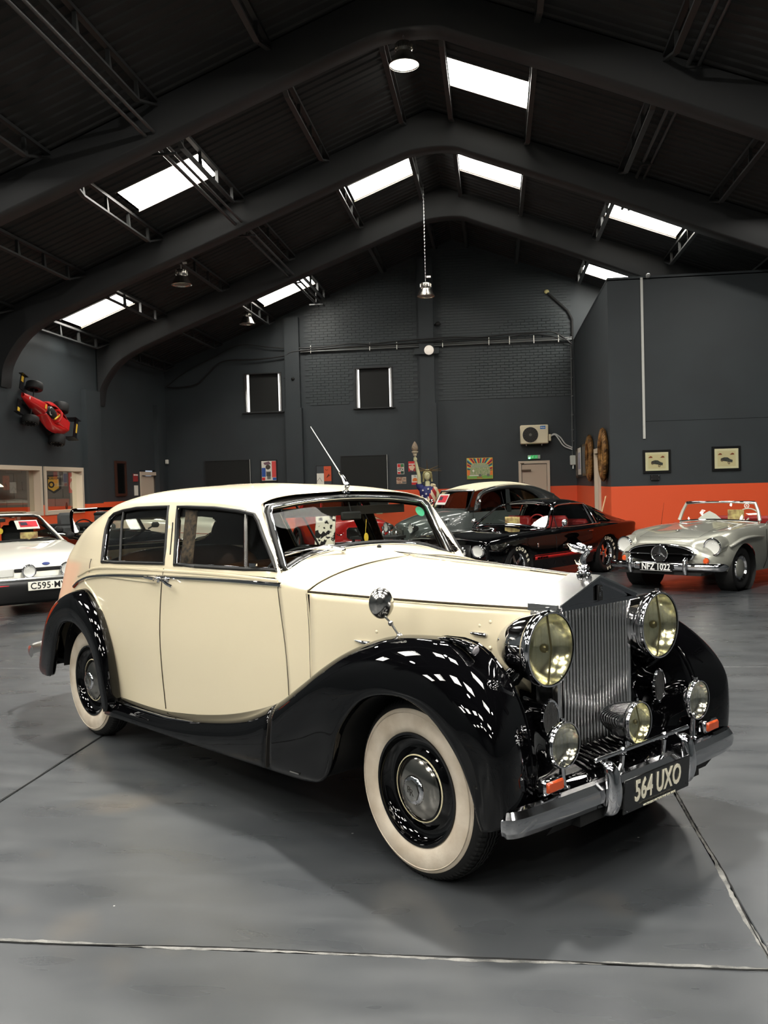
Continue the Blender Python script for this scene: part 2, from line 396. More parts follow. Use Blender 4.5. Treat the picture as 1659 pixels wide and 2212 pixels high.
# right wall, back wall
struct(wallslab(MB(), XR, XR+.2, YB, YF, 0, roofz(XR)+.05).obj('wall_right', WALLC))
b = MB(); b.prism([(x, YB-.2, z) for x, _, z in gable_poly(0)], (0, .2, 0)); struct(b.obj('wall_near', WALLC))
# office box on the right
OX, OY, OZ = 2.17, 17.7, 5.40
DY0, DY1 = 19.35, 20.2
b = MB(); wallslab(b, OX+.12, XR, OY, OY+.12, ORG, OZ); wallslab(b, OX, OX+.12, OY, DY0, ORG, OZ); wallslab(b, OX, OX+.12, DY0, DY1, 2.2, OZ); wallslab(b, OX, OX+.12, DY1, YF, ORG, OZ)
wallslab(b, OX, XR, OY, YF, OZ-.02, OZ+.04)
wall_office = struct(b.obj('wall_office', WALLC))
b = MB(); wallslab(b, OX+.12, XR, OY, OY+.12, 0, ORG); wallslab(b, OX, OX+.12, OY, DY0, 0, ORG); wallslab(b, OX, OX+.12, DY1, YF, 0, ORG); b.obj('orange_band', ORANGE, wall_office)
b = MB(); e = .1
for a in ((DY0, DY1, 2.2, 2.3), (DY0, DY0+e, 0, 2.2), (DY1-e, DY1, 0, 2.2)): wallslab(b, OX-.05, OX+.14, *a)
d2 = struct(b.obj('door_2', FRAMEC)); b = MB().box((OX+.06, (DY0+DY1)/2, 1.1), (.05, DY1-DY0-.2, 2.2)); dl = b.obj('door_leaf', mat('beige_door_leaf', (165, 155, 140), .5), d2)
b = MB().cyl((OX+.02, DY0+.16, 1.0), (OX-.05, DY0+.16, 1.0), .012); b.cyl((OX-.05, DY0+.16, 1.0), (OX-.05, DY0+.28, 1.0), .010); b.obj('handle', BRUSHED, dl)
# white conduit trunking on the office wall, security camera, junction box
tag(MB().box((2.80, OY-.012, 3.90), (.045, .024, 3.02)).obj('cable_trunking', mat('pale_trunking', (196, 196, 190), .5)), 'pale vertical cable trunking running down the dark office wall', 'conduit')
MB().box((4.0, OY-.004, 2.72), (2.4, .01, .008)).obj('paint_ridge', WALLC, wall_office)

# doors and blind panels of the far wall
def wallframe(b, x0, x1, z0, z1, e, y0, y1, bottom=True):
    L = [(x0, x1, z1-e, z1), (x0, x0+e, z0, z1-e), (x1-e, x1, z0, z1-e)]+([(x0, x1, z0, z0+e)] if bottom else [])
    for a, c, d, f in L: b.box(((a+c)/2, (y0+y1)/2, (d+f)/2), (c-a, y1-y0, f-d))
    return b
b = wallframe(MB(), .62, 1.455, 0, 2.195, .075, YF-.06, YF+.02, False); d3 = struct(b.obj('door_3', FRAMEC))
MB().box((1.04, YF-.015, 1.05), (.66, .04, 2.1)).obj('door_leaf', mat('beige_door', (186, 168, 148), .45), d3)
b = MB().box((.82, YF-.07, 1.94), (.26, .04, .045)); b.box((.72, YF-.06, 2.13), (.1, .03, .02)); b.obj('door_closer', mat('bronze_closer', (80, 66, 52), .4, .6), d3)
MB().ball((.76, YF-.07, 1.62), .014).obj('door_bolt', CHROME, d3)
BLIND = mat('blackout_blind', (26, 27, 26), .8, bump=(30, .2, .004))
for n, (x0, x1, z0, z1) in enumerate(((-8.155, -6.83, .9, 2.47), (-4.27, -2.95, .9, 2.49))):
    o = struct(wallframe(MB(), x0, x1, z0, z1, .02, YF-.05, YF+.01).obj('window_%d' % (3+n), STEELC))
    MB().box(((x0+x1)/2, YF-.025, (z0+z1)/2), (x1-x0-.04, .03, z1-z0-.04)).obj('blind', BLIND, o)
    MB().box((x1-.012, YF-.055, (z0+z1)/2), (.012, .012, z1-z0)).obj('side_light_gap', mat('pale_reveal', (190, 190, 184), .5), o)
DAY = mat('daylight_gap', (255, 255, 255), .5, emit=((255, 252, 245), 2.2))
for n, (x0, x1, z0, z1) in enumerate((W1, W2)):
    o = struct(wallframe(MB(), x0-.03, x1+.03, z0-.04, z1+.02, .03, YF-.02, YF+.2).obj('window_%d' % (5+n), STEELC))
    MB().box(((x0+x1)/2, YF+.23, (z0+z1)/2), (x1-x0, .01, z1-z0)).obj('pane', DAY, o)
    MB().box(((x0+x1)/2, YF+.10, (z0+z1)/2), (x1-x0-.2 if n == 0 else x1-x0-.17, .03, z1-z0)).obj('blind', BLIND, o)
    bb = MB(); bb.box((x0+.03, YF+.05, (z0+z1)/2), (.04, .05, z1-z0)); bb.box((x1-.03, YF+.05, (z0+z1)/2), (.04, .05, z1-z0)); bb.obj('side_rail', BRUSHED, o)
    MB().box(((x0+x1)/2, YF-.03, z0-.03), (x1-x0+.16, .12, .03)).obj('sill', STEELC, o)

# ---------------- roof: sheets with the translucent ones left open, purlins, portal frames
PR = [-.62, .66, 2.25, 3.76, 5.3, 6.9]; PLx = [-1.46, -2.86, -4.45, -6.0, -7.52, -8.95]
SKY = {}   # skylights: (x0, x1, y0, y1)
SKYL = []
for y in (-7.0, -2.8, 1.6, 5.7, 14.0, 18.05, 23.0):
    SKYL += [(-.60, .64, y, y+.98), (2.31, 3.70, y, y+.98), (-4.53, -5.90, y, y+.98)]
    if y not in (14.0,): SKYL += [(-1.48, -2.80, y, y+.98), (-7.66, -8.90, y, y+.98)]
SKYL = [s for s in SKYL if not (s[2] in (23.0,) and s[0] in (-7.66, -.60, -1.48)) and not (s[2] == 14.0 and s[0] == 2.31) and not (s[2] == 18.05 and s[0] == -4.53)]
SKYL = [(s[0], s[1], 22.42, 23.40) if (s[2] == 23.0 and s[0] == -4.53) else s for s in SKYL]
# corrugated sheets, one per metre of roof length and side
ceiling = struct(MB().box((RIDX, (YF+YB)/2, RIDZ+.05), (.5, YF-YB, .03)).obj('ceiling', ROOFC))
SHW = 1.0; nsh = int(round((YF-YB)/SHW))
for side in (-1, 1):
    xe = XL if side < 0 else XR
    Xs = [RIDX]+sorted((PLx if side < 0 else PR), key=lambda x: abs(x-RIDX))+[xe]
    xs = sorted(set([RIDX, xe]+[q for s in SKYL for q in s[:2] if (q-RIDX)*side > 0]+PR*(side > 0)+PLx*(side < 0)), key=lambda x: abs(x-RIDX))
    for k in range(nsh):
        y0 = YB+k*SHW; ys = []; zs_ = []
        t = 0
        for q in range(5):     # five ribs in a sheet
            for f, h_ in ((0, 0), (.55, 0), (.66, .022), (.88, .022)):
                ys.append(y0+(q+f)*SHW/5); zs_.append(h_)
        ys.append(y0+SHW); zs_.append(0)
        yset = []
        b = MB()
        for a in range(len(xs)-1):
            xa, xb = xs[a], xs[a+1]; xm = (xa+xb)/2
            for j in range(len(ys)-1):
                ym = (ys[j]+ys[j+1])/2
                if any(min(s[0], s[1]) < xm < max(s[0], s[1]) and s[2] < ym < s[3] for s in SKYL): continue
                o_ = len(b.v); b.v += [(xa, ys[j], roofz(xa)-zs_[j]), (xb, ys[j], roofz(xb)-zs_[j]), (xb, ys[j+1], roofz(xb)-zs_[j+1]), (xa, ys[j+1], roofz(xa)-zs_[j+1])]
                b.f.append((o_, o_+1, o_+2, o_+3))
        b.obj('roof_sheet', ROOFC, ceiling, angle=20, merge=.0005)
# opaque cover above, so that no daylight leaks in except at the skylights
PANE = mat('translucent_sheet', (250, 250, 245), .5, emit=((255, 252, 243), SKY_EMIT))
for n, (x0, x1, y0, y1) in enumerate(SKYL):
    if x0 > x1: x0, x1 = x1, x0
    b = MB(); P = [(x0, y0, roofz(x0)+.03), (x1, y0, roofz(x1)+.03), (x1, y1, roofz(x1)+.03), (x0, y1, roofz(x0)+.03)]
    b.prism(P, (0, 0, .02)); o = struct(b.obj('window_%d' % (10+n), PANE))
    c = MB()
    for (a, bb) in ((0, 1), (1, 2), (2, 3), (3, 0)): 
        p, q = Vector(P[a]), Vector(P[bb]); c.prism([p-Vector((0, 0, .05)), q-Vector((0, 0, .05)), q+Vector((0, 0, .02)), p+Vector((0, 0, .02))], (0, .004, 0))
    c.obj('upstand', FRAMEC, o)
# lattice purlins bay by bay
bays = list(zip([YB]+FY, FY+[YF]))
pm = {}
def purlin(x, y0, y1):
    b = MB(); zt = roofz(x)-.045; zb = zt-.26; L = y1-y0; hx = .028
    b.box((x, (y0+y1)/2, zt), (.07, L, .045))
    # bottom chord cranks up to the frames
    n = 4; st = L/(n+.6)
    ya, yb = y0+st*.8, y1-st*.8
    b.box((x, (ya+yb)/2, zb), (.075, yb-ya, .03))
    for p, q in (((x, y0, zt-.05), (x, ya, zb)), ((x, y1, zt-.05), (x, yb, zb))):
        b.prism([(x-.0375, p[1], p[2]-.015), (x-.0375, q[1], q[2]-.015), (x-.0375, q[1], q[2]+.015), (x-.0375, p[1], p[2]+.015)], (.075, 0, 0))
    for k in range(n):
        yc = ya+(yb-ya)*k/(n-1)
        b.prism([(x-.004, yc-.035, zb), (x-.004, yc+.10, zb), (x-.004, yc+.03, zt), (x-.004, yc-.02, zt)], (.008, 0, 0))
        b.box((x, yc-.03, (zb+zt)/2), (.05, .008, zt-zb))
    return b
for x in PR+PLx:
    for y0, y1 in bays:
        if y1 < 3: continue
        struct(purlin(x, y0+.15, y1-.15).obj('trim_purlin', STEELC, None))
# portal frames with curved haunches
def frame_outline(inner):
    L = []
    dx = .38 if inner else 0
    pts_in = [(XL+.05, 0), (XL+.03, 3.7), (-9.12, 4.2), (-8.6, 4.78), (-7.5, 5.27), (-5.5, 6.02), (-3.4, 6.82), (-1.7, 7.46), (-1.2, 7.58), (-.65, 7.58), (-.2, 7.42), (1.6, 6.72), (3.4, 5.98), (5.2, 5.27), (6.4, 4.8), (6.9, 4.2), (XR-.05, 3.6), (XR-.05, 0)]
    return pts_in
fin = cr(np.array([(x, z) for x, z in frame_outline(True)[1:-1]]), 5)
for y in FY:
    if y < -5: continue
    hw = .19; inner = [(x, z) for x, z in fin]; outer = [(x, roofz(x)-.03) for x, z in fin]
    b = MB(); A = np.array([[(x, y-hw, z2) for (x, z), (_, z2) in zip(inner, outer)], [(x, y-hw, z+.02) for x, z in inner], [(x, y-hw+.02, z) for x, z in inner], [(x, y+hw-.02, z) for x, z in inner], [(x, y+hw, z+.02) for x, z in inner], [(x, y+hw, z2) for (x, z), (_, z2) in zip(inner, outer)]])
    b.grid(A); struct(b.obj('trim_frame', BEAMC, angle=50))
# ------------------------------------------------------------------ the cream and black vintage saloon (x forward, y left, z up)
def bodynet(rows, nr, nc): return net(rows, nr, nc)
def neg(rows): return [[(p[0], -abs(p[1]), p[2]) for p in r] for r in rows]
def cut(verts, faces, poly, vside, zmin=-9):
    # remove the faces inside polygon (x, z) and draw the edge vertices on to it; vside(v)->bool
    P = np.array(poly, float); n = len(P)
    def inside(x, z):
        c = False; j = n-1
        for i in range(n):
            if (P[i][1] > z) != (P[j][1] > z) and x < (P[j][0]-P[i][0])*(z-P[i][1])/(P[j][1]-P[i][1])+P[i][0]: c = not c
            j = i
        return c
    ins = [vside(v) and inside(v[0], v[2]) for v in verts]
    out = [f for f in faces if not all(ins[i] for i in f)]
    used = set(i for f in out for i in f)
    V = [list(v) for v in verts]
    for i in used:
        if ins[i]:
            best = None
            for k in range(n):
                a = P[k]; d = P[(k+1) % n]-a; t = max(0, min(1, ((V[i][0]-a[0])*d[0]+(V[i][2]-a[1])*d[1])/(d @ d))); q = a+t*d
                e = (q[0]-V[i][0])**2+(q[1]-V[i][2])**2
                if best is None or e < best[0]: best = (e, q)
            V[i][0], V[i][2] = best[1]
    us = sorted(used); mp_ = {a: k for k, a in enumerate(us)}
    return [tuple(V[i]) for i in us], [tuple(mp_[i] for i in f) for f in out]
def bvh_of(*mbs):
    vs = []; fs = []
    for m in mbs: o = len(vs); vs += m.v; fs += [tuple(i+o for i in f) for f in m.f]
    return BVHTree.FromPolygons([Vector(v) for v in vs], fs)
def onside(bvh, u, z, s=-1, off=0.0):
    for du, dz in ((0, 0), (0, .012), (0, -.012), (-.02, 0), (-.04, .0), (-.02, .02), (-.06, .02), (-.1, .03), (.03, 0)):
        h = bvh.ray_cast(Vector((u+du, s*3, z+dz)), Vector((0, -s, 0)))
        if h[0] is not None: return Vector((u, h[0].y+s*off, z))
    return Vector((u, s*.7, z))
def patch_from_poly(poly, bvh, s, off, n=14):
    # glass sheet filling polygon (x,z), lying on the surface found by the bvh; rows between its lowest and highest z
    P = np.array(poly); z0, z1 = P[:, 1].min()+.001, P[:, 1].max()-.001; rows = []
    for k in range(n+1):
        z = z0+(z1-z0)*k/n; xs = []
        for i in range(len(P)):
            a, b_ = P[i], P[(i+1) % len(P)]
            if (a[1]-z)*(b_[1]-z) <= 0 and a[1] != b_[1]: xs.append(a[0]+(z-a[1])/(b_[1]-a[1])*(b_[0]-a[0]))
        x0, x1 = min(xs), max(xs); r = []
        for j in range(9):
            x = x0+(x1-x0)*j/8; p = onside(bvh, x, z, s, off); r.append(p if p is not None else Vector((x, s*.7, z)))
        rows.append([tuple(p) for p in r])
    return MB().grid(np.array(rows))

RC = thing('vintage_saloon', 'large cream and black vintage saloon with upright chrome radiator and white-walled tyres', 'car', (.1837, 4.3095, 0), math.radians(-41.357))
lower_rows = [
 # columns: cowl front, front door front line, mid, split, rear door, quarter..., tail centre
 [(-.87,.69,.64),(-1.02,.715,.57),(-1.5,.77,.43),(-2.15,.80,.345),(-2.70,.80,.33),(-3.2,.80,.36),(-3.65,.75,.42),(-4.0,.64,.46),(-4.26,.42,.48),(-4.36,0,.48)],
 [(-.855,.688,.80),(-1.03,.722,.80),(-1.5,.785,.76),(-2.152,.822,.74),(-2.74,.822,.74),(-3.2,.812,.75),(-3.66,.765,.78),(-4.02,.68,.78),(-4.30,.44,.78),(-4.42,0,.78)],
 [(-.865,.687,1.0),(-1.05,.724,1.0),(-1.5,.784,1.0),(-2.14,.817,.99),(-2.74,.818,.98),(-3.2,.80,.98),(-3.63,.745,.98),(-3.95,.665,.98),(-4.23,.43,.98),(-4.34,0,.98)],
 [(-.882,.686,1.127),(-1.073,.722,1.13),(-1.5,.778,1.14),(-2.125,.809,1.14),(-2.74,.808,1.14),(-3.2,.788,1.14),(-3.60,.725,1.14),(-3.90,.645,1.14),(-4.14,.42,1.14),(-4.25,0,1.14)],
 [(-.885,.682,1.135),(-1.09,.712,1.175),(-1.5,.765,1.195),(-2.12,.797,1.20),(-2.74,.797,1.20),(-3.2,.775,1.20),(-3.58,.71,1.20),(-3.87,.63,1.20),(-4.09,.40,1.20),(-4.18,0,1.20)]]
LN = neg(lower_rows); NR, NC = 6, 10
G = bodynet(LN, NR, NC)   # rows x cols
def part_cols(name, c0, c1, m=CREAM, r0=0, r1=None, solid=.006):
    for sy in (1, -1):
        b = MB().grid(G[r0:r1, c0*NC:c1*NC+1]*np.array([1, sy, 1]))
        if name == 'rear_quarter': b.v, b.f = cut(b.v, b.f, [(-3.226+.43*math.cos(a), .40+.43*math.sin(a)) for a in np.linspace(0, 2*PI, 40)[:-1]], lambda v: abs(v[1]) > .45)
        b.obj(name, m, RC, angle=60, solid=solid)
full_low = MB().grid(G)
low_m = MB().grid(G); low_m.mirror()
part_cols('cowl_side', 0, 1)
BACK = [(-2.76,.25),(-2.785,.50),(-2.845,.70),(-2.955,.885),(-3.10,.985),(-3.24,1.03),(-3.25,1.07),(-3.18,1.10),(-3.16,1.5)]
for sy in (1, -1):
    b = MB().grid(G[:, 3*NC:9*NC+1]*np.array([1, sy, 1]))
    b.v, b.f = cut(b.v, b.f, [(-3.226+.43*math.cos(a), .40+.43*math.sin(a)) for a in np.linspace(0, 2*PI, 40)[:-1]], lambda v: abs(v[1]) > .45)
    b.v, b.f = cut(b.v, b.f, BACK+[(-2.0, 1.5), (-2.0, .25)], lambda v: abs(v[1]) > .45)
    b.obj('rear_quarter', CREAM, RC, angle=60)
for s in (-1, 1):
    for nm, c0, c1 in (('front_door', 1, 3), ('rear_door', 3, 7)):
        b = MB().grid(G[:, c0*NC:c1*NC+1])
        if c1 == 7: b.v, b.f = cut(b.v, b.f, BACK+[(-6, 1.5), (-6, .25)], lambda v: True)
        if s > 0: b.v = [(x, -y, z) for x, y, z in b.v]
        dr = b.obj(nm, CREAM, RC, angle=60)
        if s < 0 and nm == 'front_door': FD = dr
        if s < 0 and nm == 'rear_door': RD = dr
g_rows = [
 [(-1.185,.615,1.20),(-1.13,.70,1.185),(-1.5,.765,1.195),(-2.1,.797,1.20),(-2.7,.797,1.20),(-3.2,.775,1.20),(-3.58,.71,1.20),(-3.87,.63,1.20),(-4.09,.40,1.20),(-4.18,0,1.20)],
 [(-1.285,.60,1.37),(-1.255,.675,1.37),(-1.58,.715,1.37),(-2.1,.745,1.37),(-2.7,.748,1.37),(-3.15,.725,1.37),(-3.48,.66,1.37),(-3.72,.57,1.37),(-3.90,.34,1.37),(-3.97,0,1.37)],
 [(-1.375,.59,1.53),(-1.365,.645,1.515),(-1.65,.675,1.53),(-2.1,.695,1.54),(-2.65,.695,1.535),(-3.05,.665,1.515),(-3.31,.60,1.50),(-3.50,.50,1.495),(-3.62,.30,1.49),(-3.66,0,1.49)],
 [(-1.40,.555,1.57),(-1.41,.60,1.567),(-1.7,.635,1.59),(-2.1,.65,1.60),(-2.6,.645,1.597),(-2.95,.61,1.582),(-3.17,.54,1.57),(-3.33,.44,1.565),(-3.43,.25,1.56),(-3.46,0,1.56)],
 [(-1.415,.37,1.60),(-1.44,.42,1.604),(-1.75,.45,1.636),(-2.1,.46,1.65),(-2.5,.45,1.651),(-2.82,.41,1.64),(-3.0,.35,1.63),(-3.13,.27,1.622),(-3.2,.15,1.618),(-3.22,0,1.615)],
 [(-1.42,.0,1.615),(-1.46,.0,1.62),(-1.8,.0,1.66),(-2.1,.0,1.674),(-2.45,0,1.677),(-2.72,0,1.672),(-2.86,0,1.665),(-2.95,0,1.66),(-3.0,0,1.655),(-3.02,0,1.652)]]
GG = bodynet(neg(g_rows), 9, 12)
gh = MB().grid(GG)
bv_body = bvh_of(full_low, gh)
WR = [(-2.971,1.189),(-3.045,1.40),(-3.05,1.47),(-3.0,1.50),(-2.85,1.522),(-2.646,1.539),(-2.232,1.548),(-2.126,1.217)]
WF = [(-2.011,1.216),(-2.124,1.548),(-1.733,1.54),(-1.50,1.522),(-1.375,1.503),(-1.335,1.47),(-1.135,1.222)]
vs, fs = gh.v, gh.f
side = lambda v: abs(v[1]) > .5
for W in (WR, WF): vs, fs = cut(vs, fs, W, side)
RWIN = [(-.56,1.29),(-.54,1.255),(-.48,1.235),(0,1.232),(.48,1.235),(.54,1.255),(.56,1.29),(.53,1.40),(.48,1.432),(.40,1.445),(0,1.455),(-.40,1.445),(-.48,1.432),(-.53,1.40)]
vs, fs = cut([(v[1], v[0], v[2]) for v in vs], fs, RWIN, lambda v: v[1] < -3.3); vs = [(v[1], v[0], v[2]) for v in vs]
roof = MB(); roof.v = vs; roof.f = fs; roof.mirror()
lin = MB(); lin.v = [(-2.3+(x+2.3)*.985, y*.968, z-.014) for x, y, z in roof.v]; lin.f = list(roof.f)
CABIN = roof.obj('roof', CREAM, RC, angle=60, merge=.0008)
BLKRUB = mat('window_seal', (12, 12, 12), .5)
def outline_on(poly, s, r, name, m, off=.004, parent=RC, n=4, flat=None):
    P = []
    for i in range(len(poly)):
        a, c = np.array(poly[i]), np.array(poly[(i+1) % len(poly)])
        for k in range(n): q = a+(c-a)*k/n; p = onside(bv_body, q[0], q[1], -1, off); P.append((p.x, p.y*(1 if s < 0 else -1), p.z))
    return MB().tube(P, r, 8, True, flat=flat).obj(name, m, parent)
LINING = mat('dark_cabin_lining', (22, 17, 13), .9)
for s in (-1, 1):
    for W, nm in ((WR, 'rear_side_window'), (WF, 'front_side_window')):
        c = np.mean(W, 0); Wg = [tuple(c+(np.array(p)-c)*1.0) for p in W]
        g = patch_from_poly(Wg, bv_body, -1, -.014); 
        if s > 0: g.v = [(x, -y, z) for x, y, z in g.v]
        go = g.obj(nm, GLASS, RC)
        outline_on(W, s, .011, 'window_seal', BLKRUB, 0, go)
        Wi = [tuple(c+(np.array(p)-c)*.965) for p in W]
        outline_on(Wi, s, .0055, 'chrome_frame', CHROME, -.006, go)
        # divider bars: quarter light at the rear, vent at the front
        a, b_ = ((-2.706, 1.199), (-2.846, 1.513)) if W is WR else ((-1.351, 1.225), (-1.45, 1.523))
        P = [onside(bv_body, a[0]+(b_[0]-a[0])*t, a[1]+(b_[1]-a[1])*t, -1, -.004) for t in np.linspace(0, 1, 6)]
        MB().tube([(p.x, p.y*(-s), p.z) for p in P], .009 if W is WR else .011, 8).obj('divider_bar', BLKRUB if W is WR else DCHROME, go)
    # chrome catch of the vent pane
MB().box((-1.28, -.735, 1.245), (.06, .012, .018)).obj('vent_catch', CHROME, RC)
MB().box((-2.93, -.765, 1.215), (.05, .012, .018)).obj('vent_catch', CHROME, RC)
gh2 = MB(); gh2.v = list(gh.v); gh2.f = list(gh.f); gh2.mirror(); bvt = bvh_of(gh2)
def ontail(v, z):
    h = bvt.ray_cast(Vector((-6, v, z)), Vector((1, 0, 0))); return (h[0].x+.004, v, z)
A = [[ontail(v*(1-.06*(t > .6)), 1.235+.21*t) for v in np.linspace(-.55, .55, 15)] for t in np.linspace(0, 1, 6)]
rwo = MB().grid(np.array(A)).obj('rear_window', GLASS, RC)
P = []
for i in range(len(RWIN)):
    a, c = RWIN[i], RWIN[(i+1) % len(RWIN)]
    for k in range(4): P.append(ontail(a[0]+(c[0]-a[0])*k/4, a[1]+(c[1]-a[1])*k/4))
MB().tube(P, .010, 8, True).obj('chrome_surround', CHROME, rwo)
# inner dark lining of the roof and sills
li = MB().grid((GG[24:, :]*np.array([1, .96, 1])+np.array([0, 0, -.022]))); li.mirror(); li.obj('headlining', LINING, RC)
fl = MB(); fl.box((-2.6, 0, .42), (3.3, 1.46, .03)); fl.box((-.95, 0, .75), (.03, 1.3, .75)); fl.obj('floor_pan', MATTEBLACK, RC)
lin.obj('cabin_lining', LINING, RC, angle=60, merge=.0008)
lw = MB()
for s in (-1, 1):
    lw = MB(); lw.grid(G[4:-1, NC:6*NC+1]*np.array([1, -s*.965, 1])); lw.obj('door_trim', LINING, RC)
# seats, dashboard, steering wheel
LEATH = mat('brown_leather', (122, 84, 54), .45, bump=(18, .4, .01)); WOOD = mat('walnut', (70, 40, 22), .3, 0, .6)
def seat(name, u, wd, zt, depth=.5):
    st = MB(); st.box((u+.24, 0, .66), (depth, wd, .2), bev=.05); o = st.obj(name, LEATH, RC, angle=50)
    A = []
    for k, (dx, z, hw) in enumerate([(0, .62, 1), (-.03, .9, 1), (-.08, zt-.08, .97), (-.12, zt, .86), (-.17, zt+.01, .84), (-.22, zt-.05, .95), (-.2, .9, 1), (-.18, .6, 1)]):
        A.append([(u+dx-.02*abs(t)**2, t*wd/2*hw, z-.05*abs(t)**4) for t in np.linspace(-1, 1, 13)])
    MB().grid(cr(np.array(A), 3)).obj('backrest', LEATH, o)
    return o
seat('front_seat', -1.95, 1.26, 1.18); seat('rear_seat', -3.15, 1.24, 1.22)
MB().box((-1.22, 0, 1.12), (.10, 1.22, .22), bev=.03).obj('dashboard', WOOD, RC)
sw = MB(); Ms = frame((-1.50, -.33, 1.13), (-.75, 0, .5)); 
sw.tube([Ms @ Vector((.21*math.cos(a), .21*math.sin(a), 0)) for a in np.linspace(0, 2*PI, 33)[:-1]], .011, 8, True)
for a in (0, 2.1, 4.2): sw.cyl(Ms @ Vector((0, 0, -.02)), Ms @ Vector((.21*math.cos(a), .21*math.sin(a), 0)), .006, n=6)
sw.cyl(Ms @ Vector((0, 0, .02)), Ms @ Vector((0, 0, -.5)), .03, .02, 10); sw.obj('steering_wheel', MATTEBLACK, RC)
# patterned trim strip on the inside of the centre pillar
TRIMP = mat('patterned_braid', (86, 66, 46), .8, noise=(38, (30, 22, 16), 0))
for s in (-1, 1):
    P = [((-1.985+(-2.06+1.985)*t), s*(.765-.09*t), 1.21+.32*t) for t in np.linspace(0, 1, 5)]
    b = MB(); b.grid(np.array([[(p[0], p[1], p[2]) for p in P], [(p[0]+.10, p[1]-s*.02, p[2]) for p in P]])); b.obj('pillar_braid', TRIMP, RC, solid=.006)
# sun visor, interior mirror, round seat-tag hanging in the windscreen
MB().box((-1.40, -.0, 1.50), (.02, .9, .05)).obj('header_rail', LINING, RC)
b = MB().box((-1.36, 0.0, 1.47), (.02, .15, .05), bev=.008); b.cyl((-1.36, 0, 1.49), (-1.38, 0, 1.55), .004); b.obj('interior_mirror', MATTEBLACK, RC)
b = MB().cyl((-1.27, .03, 1.37), (-1.26, .03, 1.45), .0015, n=4); b.lathe([(0, 0), (.018, 0), (.018, .002), (0, .002)], frame((-1.265, .03, 1.345), (1, 0, 0)) @ Matrix.Diagonal((1.5, .9, 1, 1)), 14); b.obj('hanging_tag', mat('yellow_tag', (214, 180, 60), .5), RC)
# upper cowl between bonnet and windscreen
CW = net([[(-1.135,-.70,1.183),(-1.20,-.605,1.213),(-1.225,-.45,1.262),(-1.232,-.25,1.293),(-1.235,0,1.304),(-1.232,.25,1.293),(-1.225,.45,1.262),(-1.20,.605,1.213),(-1.135,.70,1.183)],
 [(-1.04,-.706,1.163),(-1.05,-.60,1.20),(-1.05,-.45,1.243),(-1.05,-.25,1.272),(-1.05,0,1.283),(-1.05,.25,1.272),(-1.05,.45,1.243),(-1.05,.60,1.20),(-1.04,.706,1.163)],
 [(-.885,-.682,1.135),(-.885,-.60,1.172),(-.885,-.45,1.214),(-.885,-.25,1.245),(-.885,0,1.257),(-.885,.25,1.245),(-.885,.45,1.214),(-.885,.60,1.172),(-.885,.682,1.135)]], 5, 5)
MB().grid(CW).obj('cowl_top', CREAM, RC, solid=.006)
# windscreen: glass, rubber, chrome surround
ws_pts = [(-1.190,-.612,1.210),(-1.218,-.45,1.266),(-1.225,-.25,1.297),(-1.228,0,1.307),(-1.225,.25,1.297),(-1.218,.45,1.266),(-1.190,.612,1.210)]
top_pts = [(-1.372,-.586,1.526),(-1.384,-.40,1.552),(-1.39,-.2,1.566),(-1.392,0,1.571),(-1.39,.2,1.566),(-1.384,.40,1.552),(-1.372,.586,1.526)]
A = np.array([smooth(ws_pts, 3), smooth([((a[0]+b_[0])/2+.012, (a[1]+b_[1])/2, (a[2]+b_[2])/2) for a, b_ in zip(ws_pts, top_pts)], 3), smooth(top_pts, 3)])
wsO = MB().grid(cr(A, 4)).obj('windscreen', glassmat('screen_glass', (250, 254, 251), .97, refl=.008, graze=.22), RC)
def rc(p, q, r_, n=4):  # rounded join helper
    return [tuple(Vector(p).lerp(Vector(q), t)) for t in np.linspace(0, 1, n)]
loop = smooth(ws_pts, 3)+[(-1.205,.612,1.235)]+[(-1.28,.600,1.37)]+[(-1.355,.59,1.50)]+[(-1.378,.565,1.532)]+smooth(top_pts, 3)[::-1][2:-2]+[(-1.378,-.565,1.532),(-1.355,-.59,1.50),(-1.28,-.600,1.37),(-1.205,-.612,1.235)]
loop = [(x+.012, y, z+.004) for x, y, z in loop]
MB().tube(loop, .019, 10, True).obj('rubber_seal', BLKRUB, wsO)
MB().tube([(x+.015, y*.985, z*1.0) for x, y, z in loop], .0095, 10, True).obj('chrome_surround', CHROME, wsO)
MB().tube([(x+.004, y*1.045, z+(.012 if z > 1.4 else -.002)) for x, y, z in loop], .007, 8, True).obj('outer_bead', DCHROME, wsO)
# green round permit sticker in the far upper corner
MB().lathe([(0, 0), (.034, 0), (.034, .001), (0, .001)], frame((-1.33, .525, 1.475), (.85, 0, .5)), 20).obj('round_sticker', mat('green_sticker', (36, 130, 90), .5), wsO)
# far door frame bar seen through the screen comes from the windows; bonnet
def bonnet_rows():
    rows = []
    for t in np.linspace(0, 1, 6):
        u = -.875+t*(1.075); hw = .684+(.300-.684)*t - .03*math.sin(PI*t)*-1; hz = 1.128+(1.093-1.128)*t; cz = 1.257+(1.207-1.257)*t
        rows.append([(u, -hw, hz), (u, -hw*.88, hz+(cz-hz)*.30), (u, -hw*.66, hz+(cz-hz)*.62), (u, -hw*.34, hz+(cz-hz)*.88), (u, 0, cz)] if t < .5 else
                    [(u, -hw, hz), (u, -hw*.88, hz+(cz-hz)*.22), (u, -hw*.66, hz+(cz-hz)*.47), (u, -hw*.34, hz+(cz-hz)*.75), (u, 0, cz)])
    return rows
BR = bonnet_rows(); A = net(BR, 5, 5)
for s in (-1, 1):
    b = MB().grid(A*np.array([1, -s, 1])); b.obj('bonnet_top', CREAM, RC, angle=60, solid=.004)
BS = []
